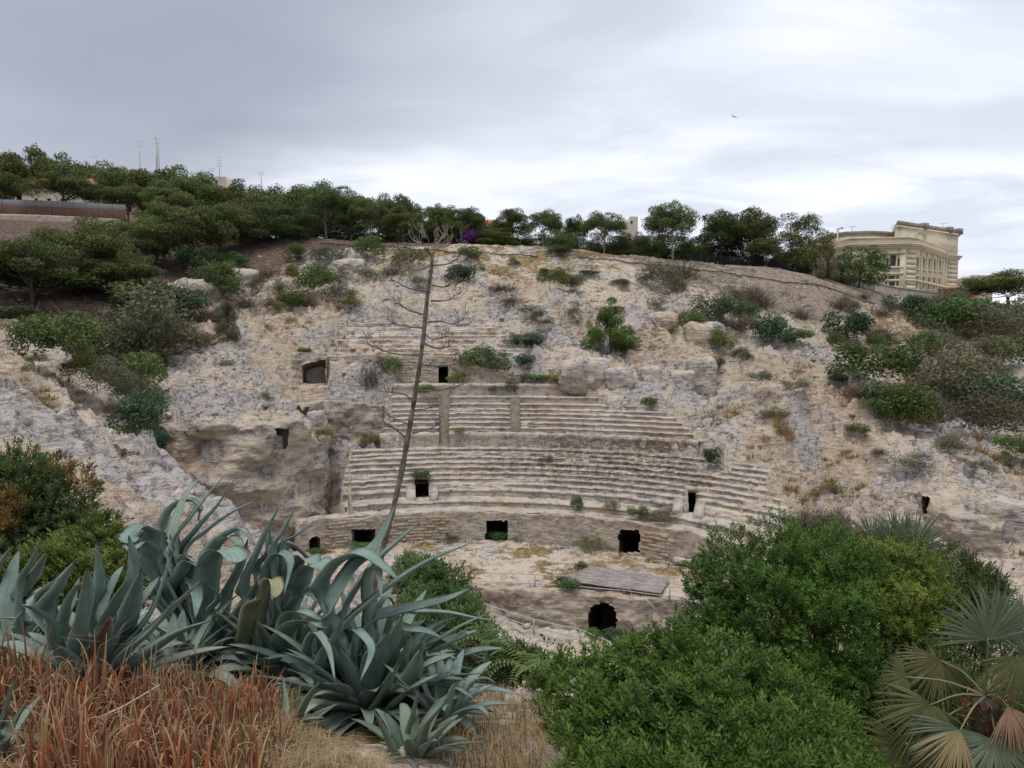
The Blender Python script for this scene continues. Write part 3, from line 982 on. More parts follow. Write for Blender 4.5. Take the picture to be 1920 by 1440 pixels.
# flights of steps
for (u0, u1, d0, d1) in STAIR:
    st = thing("staircase", "", "")
    del st["label"], st["category"]
    st.parent = amph
    st.location = -AO
    zs0, zs1 = float(prof(d0 - 0.05)) if d0 != 13.0 else STEPS[10][1], float(prof(d1)) - (0.0 if d1 < 21 else 0.15)
    n = int((zs1 - zs0) / 0.24)
    for i in range(n):
        da = d0 - 0.05 + (d1 - d0 + 0.3) * i / n; db = d0 - 0.05 + (d1 - d0 + 0.3) * (i + 1) / n
        z = zs0 + (zs1 - zs0) * (i + 1) / n
        a0, a1 = math.radians(theta_at(u0, da) - 0.15), math.radians(theta_at(u1, da) + 0.15)
        V = []
        for zz_, sh in ((z - 1.2, 0.07), (z, 0.0)):
            for dd_, aa in ((da + sh, a0), (da + sh, a1), (db + 0.09, a1), (db + 0.09, a0)):
                V.append((AC[0] + (R0 + dd_) * math.sin(aa), AC[1] + (R0 + dd_) * math.cos(aa), zz_))
        mb = MB().add(V, [[0, 1, 5, 4], [4, 5, 6, 7], [1, 2, 6, 5], [3, 0, 4, 7]])
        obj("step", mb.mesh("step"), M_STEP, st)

# worn upper rows cut in the hillside
for k in range(8):
    d0 = 26.6 + 1.05 * k
    z1 = 20.55 + 0.56 * k
    a, b = theta_at(622 - 2 * k + 12 * (k % 3) + 6 * k, d0), theta_at(985 - 9 * k + 25 * (k % 2), d0)
    apart("worn_seat_row", row_mesh(a, b, d0, d0 + 1.1, z1 - 0.56, z1, 140 + 5 * k, 0.17), M_SEAT2)

# masonry back wall with the dark upper doorway
bw = spline([P(613, 700, 94.0)[:2], P(700, 700, 95.0)[:2], P(780, 700, 95.4)[:2], P(841, 700, 95.6)[:2], P(905, 700, 95.4)[:2], P(960, 700, 95.0)[:2]], 150)
ub = 960 + F * bw[:, 0] / bw[:, 1]
zt_b = np.interp(ub, [612, 830, 850, 900, 960], [20.3, 20.3, 20.0, 18.9, 18.2]) + 0.12 * fbm2(ub / 40, ub * 0, 91, 3)
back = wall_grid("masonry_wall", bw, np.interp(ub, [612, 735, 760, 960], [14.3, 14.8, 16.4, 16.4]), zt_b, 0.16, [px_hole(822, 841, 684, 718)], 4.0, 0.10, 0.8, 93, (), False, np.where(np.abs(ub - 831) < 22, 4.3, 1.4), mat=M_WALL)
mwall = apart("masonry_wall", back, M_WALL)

# recessed rock wall behind the block
rwp = spline([(-21.5, 80.0), (-20.4, 82.6), (-18.4, 83.6), (-16.2, 84.6), (-14.0, 85.6)], 70)
apart("recess_wall", wall_grid("recess_wall", rwp, 2.0, np.interp(np.linspace(0, 1, 70), [0, 0.4, 1], [15.4, 15.6, 14.8]), 0.25, (), 3, 0.45, 0.5, 97, (), False, 1.6, mat=M_CLIFF), M_CLIFF)

# ------------------------------------------------------------------ the great rock block with its caves
cp = np.array(CLIFF3)
cpath = spline(cp, 300)
# close the right flank back to the notch
side = spline(np.array([cp[-1], [cp[-1][0] - 0.6, cp[-1][1] + 3.0, 12.0], NOTCH[0], NOTCH[1]]), 60)[1:]
cpath = np.concatenate([cpath, side])
lflank = spline(np.array([[cp[0][0] - 3.5, cp[0][1] + 9, 19.5], [cp[0][0] - 0.6, cp[0][1] + 3.5, 18.6], cp[0]]), 50)[:-1]
cpath = np.concatenate([lflank, cpath])
ctg = np.gradient(cpath[:, :2], axis=0); ctg /= np.linalg.norm(ctg, axis=1)[:, None]
cpath[:, 0] += 0.45 * ctg[:, 1]; cpath[:, 1] -= 0.45 * ctg[:, 0]
seg = np.concatenate([[0], np.cumsum(np.linalg.norm(np.diff(cpath[:, :2], axis=0), axis=1))])


def s_at(u):
    uu = 960 + F * cpath[:, 0] / cpath[:, 1]
    return float(np.interp(u, uu[50:340], seg[50:340]))


ctop = cpath[:, 2] + 0.25 + 0.35 * fbm2(seg / 3.0, seg * 0, 101, 4)
ctop[:60] = np.minimum(ctop[:60], H_HIGH(cpath[:60, 0] + 1.0, cpath[:60, 1] + 0.5) - 0.2)
dents = [(s_at(385), 12.2, 1.5, 1.4, 1.2), (s_at(480), 10.4, 1.8, 1.0, 1.2), (s_at(340), 8.0, 2.2, 1.6, 0.9), (s_at(580), 8.6, 1.2, 1.2, 0.9),
         (s_at(430), 7.0, 2.5, 1.5, 0.9), (s_at(545), 6.0, 1.5, 1.3, -0.8), (s_at(450), 10.0, 2.0, 1.5, -0.8), (s_at(400), 4.8, 0.7, 2.0, 1.5)]
cl = wall_grid("cliff", cpath[:, :2], 0.5, ctop, 0.2, [px_hole(511, 541, 803, 842)], 4.0, 0.46, 0.33, 103, dents, False, np.where(np.arange(len(cpath)) > 335, 4.2, 2.2), 5, mat=M_CLIFF)
obj("rock_cliff", cl, M_CLIFF, kind="structure")

# trench wall across the arena with its arched tunnel
tx = np.linspace(-9.5, 21.0, 230)
tw = np.stack([tx, trench_far(tx) - 0.45 - 0.25 * np.sin(tx * 0.9)], 1)
trz = ZF - 0.05 + 0.14 * fbm2(tx / 1.5, tx * 0, 121, 3)
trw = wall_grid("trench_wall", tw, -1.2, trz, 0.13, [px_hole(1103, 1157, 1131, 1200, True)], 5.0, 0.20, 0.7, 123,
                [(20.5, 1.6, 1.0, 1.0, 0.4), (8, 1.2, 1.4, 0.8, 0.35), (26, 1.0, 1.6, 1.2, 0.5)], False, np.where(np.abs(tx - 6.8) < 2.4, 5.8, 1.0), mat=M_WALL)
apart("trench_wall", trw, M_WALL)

# square cave left of the masonry wall
cw = spline([P(548, 700, 92.2)[:2], P(580, 700, 92.4)[:2], P(613, 700, 93.0)[:2]], 48)
apart("cave_wall", wall_grid("cave_wall", cw, 15.2, 20.4 + 0.25 * fbm2(np.arange(48) / 9.0, np.zeros(48), 151, 3), 0.14, [lambda s, z, x, y: px_hole(567, 611, 674, 719)(s, z, x, y) & (UV(np.stack([x, y, z], -1))[1] > 674 + 0.22 * (611 - UV(np.stack([x, y, z], -1))[0]) + 3 * n2d(s * 1.3, z * 0, 187))], 2.4, 0.28, 0.6, 153, (), False, 3.6, mat=M_CLIFF, inner=M_CLIFF), None)
# rock-cut chamber at the far right with its small dark opening
rc_ = spline([P(1722, 960, 58)[:2], P(1765, 960, 55.5)[:2], P(1830, 960, 53.5)[:2], P(1880, 960, 52.5)[:2]], 70)
zg_ = H(rc_[:, 0], rc_[:, 1])
rcw = thing("cut_rock_wall", "squared-off rock face with small dark opening at the right", "wall", (rc_[0][0], rc_[0][1], zg_[0]))
obj("rock_face", wall_grid("rock_face", rc_ - rc_[0], zg_ - 1.5 - zg_[0], zg_ + 1.5 - zg_[0] + 0.25 * fbm2(np.arange(70) / 9.0, np.zeros(70), 161, 3), 0.14,
    [lambda s, z, x, y: (s > 0.5) & (s < 1.15) & (z < 1.15) & (z > -0.2)], 2.0, 0.16, 0.8, 163, (), False, 2.5, mat=M_CLIFF), None, rcw)


def rock_mesh(seed, sx, sy, sz, blocky=0.5, n=26):
    """boulder: a rounded block broken by noise"""
    ph_, th_ = np.meshgrid(np.linspace(0, math.pi, n), np.linspace(0, 2 * math.pi, 2 * n, endpoint=False), indexing="ij")
    d = np.stack([np.sin(ph_) * np.cos(th_), np.sin(ph_) * np.sin(th_), np.cos(ph_)], -1)
    q = np.abs(d) ** (2 + 5 * blocky)
    r = 1 / q.sum(-1) ** (1 / (2 + 5 * blocky))
    r = r * (1 + 0.16 * fbm3(d[..., 0] * 1.4 + seed, d[..., 1] * 1.4, d[..., 2] * 1.4, 171, 4, 0.6) + 0.05 * n3d(d[..., 0] * 9 + seed, d[..., 1] * 9, d[..., 2] * 14, 173))
    V = (d * r[..., None] * np.array([sx, sy, sz]) * 0.5).reshape(-1, 3)
    I = np.arange(2 * n * n).reshape(n, 2 * n)
    Q = np.stack([I[:-1], I[1:], np.roll(I, -1, 1)[1:], np.roll(I, -1, 1)[:-1]], -1).reshape(-1, 4)
    return mesh_np("rock", V, Q, None, True)


M_BOULD = rock_mat("outcrop_limestone", CREAM, GREY, WARM, 0.6, 0.25, scale=1.0)
ROCKS = [(1095, 714, 90, 40, 0.4, "big grey rounded outcrop right of the upper rows"), (1222, 712, 40, 26, 0.9, "squared cut block above the right seats"), (1318, 716, 54, 44, 0.8, "tall squared block right of the cut block"),
         (1325, 645, 76, 40, 0.4, "rounded white outcrop beside the yellow-green shrub"), (1250, 612, 56, 26, 0.4, "low grey boulder right of the young pine"), (345, 566, 96, 46, 0.3, "smooth white boulder at the foot of the left wood"),
         (438, 530, 80, 30, 0.3, "long pale boulder below the left wood"), (1160, 716, 50, 26, 0.7, "blocky ledge just right of the big grey outcrop"), (1280, 716, 46, 22, 0.8, "flat block between the two squared blocks"),
         (1895, 1000, 84, 60, 0.8, "large squared rock at the right edge above the grassy ledge"), (650, 505, 60, 20, 0.3, "pale hump of rock below the pine crest at the left"), (590, 790, 30, 20, 0.5, "small block on the lip of the rock block")]
for i, (u, v, wp, hp, bl, lb) in enumerate(ROCKS):
    q = ground(u, v, 20)
    k = q[1] / F
    obj("boulder", rock_mesh(3.1 * i, wp * k, wp * k * 0.8, hp * k * 1.7, bl), M_BOULD, None, q + [0, 0.25 * wp * k, 0.10 * hp * k], 0.3 * math.sin(i * 2.0), label=lb, category="boulder")

# ------------------------------------------------------------------ foliage
vr = np.random.default_rng(21)


def cards(pos, nrm, ln, wd, rg, mixn=0.5, droop=0.0):
    """one leaf-sized quad at every position; its face leans towards nrm"""
    n = len(pos)
    r = rg.normal(size=(n, 3)); r /= np.linalg.norm(r, axis=1)[:, None]
    nn = nrm * mixn + r * (1 - mixn); nn /= np.linalg.norm(nn, axis=1)[:, None] + 1e-9
    a = rg.normal(size=(n, 3)); a[:, 2] -= droop
    a -= (a * nn).sum(1)[:, None] * nn; a /= np.linalg.norm(a, axis=1)[:, None] + 1e-9
    b = np.cross(nn, a)
    L = (ln * rg.uniform(0.6, 1.3, n))[:, None]; W = (wd * rg.uniform(0.7, 1.3, n))[:, None]
    V = np.stack([pos - a * L / 2, pos + b * W / 2, pos + a * L / 2, pos - b * W / 2], 1).reshape(-1, 3)
    Q = np.arange(4 * n).reshape(n, 4)
    return V, Q


def blob_points(blobs, n, rg, shell=0.5, up=0.0):
    """positions and outward directions spread through lumpy blobs [(centre, radii)]"""
    vol = np.array([b[1][0] * b[1][1] * b[1][2] for b in blobs]) ** 0.67
    cnt = np.maximum(4, (n * vol / vol.sum()).astype(int))
    pos, nrm = [], []
    for (c, r), k in zip(blobs, cnt):
        d = rg.normal(size=(k, 3)); d[:, 2] += up
        d /= np.linalg.norm(d, axis=1)[:, None]
        rad = 1 - shell * rg.random(k) ** 1.6
        rad *= 1 + 0.22 * n3d(d[:, 0] * 2.2 + c[0] * 9, d[:, 1] * 2.2 + c[1] * 9, d[:, 2] * 2.2, 77)
        pos.append(np.array(c) + d * rad[:, None] * np.array(r)); nrm.append(d)
    return np.concatenate(pos), np.concatenate(nrm)


def foliage_mesh(name, blobs, n, ln, wd, rg, shell=0.5, mixn=0.45, up=0.15):
    p, d = blob_points(blobs, n, rg, shell, up)
    V, Q = cards(p, d, np.full(len(p), ln), np.full(len(p), wd), rg, mixn)
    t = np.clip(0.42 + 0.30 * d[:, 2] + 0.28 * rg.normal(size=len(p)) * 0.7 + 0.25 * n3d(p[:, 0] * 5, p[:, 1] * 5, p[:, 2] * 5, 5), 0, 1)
    return mesh_np(name, V, Q, {"tint": np.repeat(t, 4)})


def pine_proto(seed, kind):
    """unit tree: base at 0, height 1, crown about 1 wide"""
    g = np.random.default_rng(seed)
    zc, hh, ncl = {"parasol": (0.60, 0.34, 30), "umbrella": (0.40, 0.54, 38), "round": (0.34, 0.58, 42), "low": (0.12, 0.76, 52), "cone": (0.12, 0.8, 40)}[kind]
    bl = []
    for i in range(ncl):
        a = g.uniform(0, 2 * math.pi)
        if kind == "cone":
            h = g.random() ** 1.2
            r = 0.47 * (1 - h) ** 0.75 * math.sqrt(g.uniform(0.25, 1))
            c = (r * math.cos(a), r * math.sin(a), zc + hh * h)
            R = 0.10 + 0.06 * (1 - h)
            bl.append((c, (R, R, R * 0.75)))
        else:
            r = 0.44 * math.sqrt(g.random())
            zz_ = zc + hh * math.sqrt(max(0, 1 - (r / 0.47) ** 2)) * (g.random() ** (0.35 if kind == "parasol" else 0.5 if kind == "umbrella" else 0.75)) * g.uniform(0.85, 1.0)
            if kind == "low":
                zz_ = zc + hh * g.random() * math.sqrt(max(0, 1 - (r / 0.5) ** 2))
            R = g.uniform(0.12, 0.19)
            bl.append(((r * math.cos(a), r * math.sin(a), zz_), (R, R, R * g.uniform(0.5, 0.75))))
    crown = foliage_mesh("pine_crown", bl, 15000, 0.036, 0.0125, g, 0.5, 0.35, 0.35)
    mb = MB()
    bend = g.uniform(-0.10, 0.10, 2)
    zt = zc + 0.30 * hh
    pts = np.array([[0, 0, -0.05], [bend[0] * 0.5, bend[1] * 0.5, zt * 0.4], [bend[0] * 0.6, bend[1] * 0.9, zt * 0.75], [bend[0] * 0.2, bend[1] * 0.5, zt]])
    sp = spline(pts, 12)
    mb.tube(sp, np.linspace(0.028, 0.012, 12), 7)
    for c, r in bl[:16]:
        if kind == "cone" and c[2] < 0.3:
            continue
        k = g.integers(5, 11)
        s0 = sp[k]; c = np.array(c)
        if np.linalg.norm(c - s0) < 0.08:
            continue
        m = 0.5 * (s0 + c) + np.array([0, 0, -0.03]) + g.normal(0, 0.02, 3)
        mb.tube(spline([s0, m, c], 7), np.linspace(0.011, 0.003, 7), 5, False)
    return mb.mesh("pine_trunk", True), crown


PINES = {k: [pine_proto(100 + 10 * i + j, k) for j in range(n)] for i, (k, n) in enumerate((("umbrella", 4), ("parasol", 3), ("round", 4), ("low", 3), ("cone", 2)))}


def bush_proto(seed, n=2600, ln=0.05, wd=0.028, lumps=16, flat=1.0, shell=0.45):
    g = np.random.default_rng(seed)
    bl = []
    for i in range(lumps):
        a = g.uniform(0, 6.283); r = 0.34 * math.sqrt(g.random())
        z = 0.22 + 0.5 * g.random() * math.sqrt(max(0.05, 1 - (r / 0.42) ** 2))
        R = g.uniform(0.14, 0.24)
        bl.append(((r * math.cos(a), r * math.sin(a), z * flat + 0.05), (R, R, R * 0.85)))
    return foliage_mesh("bush_foliage", bl, n, ln, wd, g, shell, 0.4, 0.25)


def twig_proto(seed, n=520):
    g = np.random.default_rng(seed)
    a = g.uniform(0, 6.283, n); el = g.uniform(0.25, 1.45, n)
    b = np.stack([0.16 * g.normal(size=n), 0.16 * g.normal(size=n), np.zeros(n)], 1)
    L = g.uniform(0.3, 0.85, n)
    d = np.stack([np.cos(a) * np.cos(el), np.sin(a) * np.cos(el), np.sin(el)], 1)
    st = b + d * (L * g.uniform(0.0, 0.6, n))[:, None]
    e = b + d * L[:, None] + g.normal(0, 0.06, (n, 3))
    s = np.cross(d, g.normal(size=(n, 3))); s /= np.linalg.norm(s, axis=1)[:, None]
    w = g.uniform(0.004, 0.011, n)[:, None]
    V = np.stack([st - s * w, st + s * w, e], 1).reshape(-1, 3)
    V[:, 2] = np.clip(V[:, 2], -0.02, None)
    return mesh_np("twigs", V, np.arange(3 * n).reshape(n, 3), {"tint": np.repeat(g.random(n), 3)})


BUSH = {"green": [bush_proto(s) for s in (1, 2, 3, 4)], "olive": [bush_proto(s, 3000, 0.042, 0.018, 18) for s in (5, 6, 7)],
        "bluish": [bush_proto(s, 2600, 0.055, 0.032) for s in (8, 9)], "yellow": [bush_proto(s, 2400, 0.045, 0.022) for s in (10, 11)],
        "bare": [twig_proto(s) for s in (12, 13, 14)]}


def recolour(mes, mat):
    r = []
    for m in mes:
        c = m.copy(); c.materials.clear(); c.materials.append(mat); r.append(c)
    return r


BUSH = {k: recolour(v, {"green": M_GREEN, "olive": M_OLIVE, "bluish": M_BLUEG, "yellow": M_YELL, "bare": M_TWIG}[k]) for k, v in BUSH.items()}
BUSH["magenta"] = recolour(BUSH["green"][:1], M_MAGENTA)
for k, v in PINES.items():
    for tm, cm in v:
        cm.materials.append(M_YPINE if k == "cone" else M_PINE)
        tm.materials.append(M_BARK)
PALE_TRUNK = {id(tm): recolour([tm], M_PALEBARK)[0] for k in PINES for tm, cm in PINES[k]}

ORD = ["leftmost", "second", "third", "fourth", "fifth", "sixth", "seventh", "eighth", "ninth", "tenth", "eleventh", "twelfth", "thirteenth",
       "fourteenth", "fifteenth", "sixteenth", "seventeenth", "eighteenth", "nineteenth", "twentieth", "twenty-first", "twenty-second", "twenty-third",
       "twenty-fourth", "twenty-fifth", "twenty-sixth", "twenty-seventh", "twenty-eighth", "twenty-ninth", "thirtieth"]


def tree(u, vb, vt, wpx, Y, kind, label, group=None, pale=False, name="pine_tree", k=None, mat=None):
    """tree whose foot is seen at (u, vb) and whose top at vt, Y metres ahead"""
    x = P(u, vb, Y)[0]
    z = float(H(np.array([x]), np.array([Y]))[0])
    hgt = 1.03 * max(2.0, P(u, vt, Y)[2] - z)
    wid = 1.12 * wpx * Y / F
    k = int(vr.integers(0, 99)) if k is None else k
    tm, cm = PINES[kind][k % len(PINES[kind])]
    rz = vr.uniform(0, 6.28)
    root = thing(name, label, "tree", (x, Y, z - 0.2), rz, group)
    if mat is not None:
        cm = recolour([cm], mat)[0]
    obj("trunk", PALE_TRUNK[id(tm)] if pale else tm, None, root, scale=(wid * 0.8, wid * 0.8, hgt))
    obj("crown", cm, None, root, scale=(wid, wid, hgt))
    return root


def ordinal_labels(items, fmt):
    """items sorted by column; fmt has {o} for the place in the row"""
    r = []
    for i, it in enumerate(sorted(items, key=lambda t: t[0])):
        r.append((it, fmt.format(o=ORD[i] if i else "leftmost")))
    return r


# --- pines beyond the fence, far left (behind) : u, v foot, v top, width, Y, kind, pale trunk
back_row = [(8, 402, 280, 105, 176, "round"), (62, 404, 296, 105, 178, "umbrella"), (128, 402, 296, 125, 180, "round"), (232, 404, 312, 125, 176, "round"),
            (295, 410, 318, 110, 174, "round"), (345, 414, 322, 110, 172, "umbrella"), (398, 420, 338, 110, 168, "round"), (462, 428, 345, 105, 166, "round"),
            (520, 430, 352, 95, 166, "umbrella"), (560, 432, 340, 105, 164, "round"), (655, 440, 354, 95, 162, "round"), (712, 445, 362, 80, 160, "umbrella"),
            (752, 448, 364, 90, 160, "round"), (800, 450, 376, 85, 160, "round"), (845, 452, 384, 70, 158, "round"), (880, 455, 392, 60, 158, "round"),
            (190, 404, 318, 90, 182, "umbrella"), (435, 425, 350, 100, 172, "round"), (610, 436, 348, 80, 170, "round")]
for it, lb in ordinal_labels(back_row, "{o} tall pine from the left in the back row on the skyline"):
    it = list(it); it[2] -= 0.20 * (it[1] - it[2]) * (1.0 if it[0] < 470 else 0.4)
    tree(*it, lb, "pines in the back row on the skyline")
front_row = [(10, 398, 322, 70, 158, "parasol"), (118, 400, 326, 105, 157, "parasol"), (186, 398, 342, 62, 157, "parasol"), (240, 404, 345, 80, 157, "parasol"),
             (318, 425, 352, 85, 156, "parasol"), (430, 440, 372, 100, 152, "round"), (492, 455, 352, 130, 148, "low"), (560, 448, 380, 90, 150, "low")]
for it, lb in ordinal_labels(front_row, "{o} umbrella pine from the left in the front row along the fence"):
    tree(*it, lb, "pines in front along the fence")
crest = [(612, 440, 338, 100, 149, "umbrella", "pine with bare forked grey trunk at the left end of the crest"),
         (692, 450, 366, 66, 147, "umbrella", "pine with curved white trunk left of the dead flower stalk"),
         (757, 460, 378, 66, 146, "round", "slim dark pine just left of the dead flower stalk's top"),
         (826, 455, 374, 62, 149, "round", "dense pine just right of the dead flower stalk's top"),
         (868, 462, 384, 72, 146, "umbrella", "pine with leaning white trunk beside the magenta bush"),
         (957, 456, 388, 66, 148, "umbrella", "thin-crowned pine over the yellow-green tree on the crest"),
         (1020, 470, 390, 66, 147, "umbrella", "pine with twin leaning pale trunks in the middle of the crest"),
         (1082, 470, 396, 44, 154, "umbrella", "small distant pine between two pale-trunked pines on the crest"),
         (1132, 486, 393, 74, 145, "umbrella", "pine with slender white trunk and bare side branches"),
         (1262, 482, 368, 88, 145, "umbrella", "tall pine with wide bare white limbs near the lamp post"),
         (1352, 490, 386, 88, 149, "round", "dark broad pine right of the lamp post"),
         (1408, 490, 380, 92, 150, "round", "dark bushy pine left of the tall dense pine by the railings"),
         (1500, 496, 384, 100, 150, "low", "tall dense pine behind the railings left of the palace"),
         (1436, 506, 440, 60, 144, "umbrella", "small round pine standing in front of the railings"),
         (1892, 590, 500, 150, 150, "round", "round stone pine at the right edge beside the palace"),
         (1178, 478, 424, 70, 150, "low", "low dark evergreen between two white-trunked pines"),
         (1216, 478, 432, 60, 151, "low", "low dark evergreen left of the tall white-limbed pine"),
         (1300, 490, 440, 60, 151, "low", "low dark evergreen behind the tall white-limbed pine")]
for c in crest:
    tree(*c[:6], c[6], "pines along the crest", pale=c[0] in (612, 692, 868, 957, 1020, 1132, 1262), k=c[0])
under = [(u_, 462 + 0.03 * (u_ - 600), 398 + 0.055 * (u_ - 560) + 12 * math.sin(u_ * 0.7), 78, 156, "low") for u_ in range(560, 1490, 44)]
for it, lb in ordinal_labels(under, "{o} dark undergrowth tree from the left filling the gap between the crest's pines"):
    tree(*it, lb, "dark undergrowth trees behind the crest", mat=M_UNDER, name="evergreen_tree")
tree(930, 458, 420, 75, 147, "low", "yellow-green leafy tree below the thin-crowned pine", mat=M_YELL, name="leafy_tree")
tree(1058, 506, 420, 66, 136, "low", "dense dark conical tree standing forward of the crest", name="conifer")
tree(1610, 530, 448, 92, 146, "low", "broad green leafy tree against the palace facade", mat=M_GREEN, name="leafy_tree")
tree(1551, 530, 442, 36, 143, "cone", "thin drab conifer left of the broad leafy tree", mat=M_OLIVE, name="conifer")
mids = [(155, 556, 396, 140, 104, "umbrella", "big pine with bare lower trunk on the left slope"), (62, 585, 432, 170, 96, "umbrella", "wide spreading pine at the left edge below the wall"),
        (-10, 560, 470, 130, 98, "umbrella", "pine cut by the photograph's left edge"),
        (231, 548, 466, 118, 104, "umbrella", "low pine with thin dark straight trunk on the left slope"), (205, 530, 462, 90, 108, "round", "smaller pine behind the low thin-trunked pine"),
        (276, 500, 404, 100, 120, "round", "pine with two dark stems right of the big left pine"), (292, 482, 430, 70, 124, "round", "leaning pine at the edge of the red duff"),
        (345, 500, 368, 150, 124, "round", "large light green pine in the middle of the left wood"), (412, 470, 378, 110, 132, "round", "bushy pine right of the large light green pine"),
        (300, 440, 372, 90, 138, "round", "pale green pine just below the brown fence"),
        (455, 472, 374, 125, 139, "low", "wide dark pine spreading down from the crest at the left"), (525, 464, 366, 120, 141, "low", "dense pine left of the forked grey trunk"),
        (246, 476, 402, 100, 127, "round", "rounded pine between the two dark-stemmed pines and the fence"), (120, 500, 440, 110, 112, "round", "low rounded pine behind the wide spreading one")]
for m_ in mids:
    tree(*m_[:6], m_[6], "pines on the left slope", k=m_[0])
tree(1146, 655, 556, 92, 0.5 * (ground(1146, 655)[1] + 100), "cone", "bright green young pine standing alone on the rocky slope", name="young_pine")
tree(427, 640, 548, 46, ground(427, 640)[1], "cone", "slim young conifer at the left edge of the bare rock", name="young_pine", mat=M_OLIVE, k=1)
tree(549, 530, 490, 24, ground(549, 532)[1], "round", "tiny pale-stemmed sapling on the left of the upper rocks", name="sapling", pale=True, mat=M_YELL)

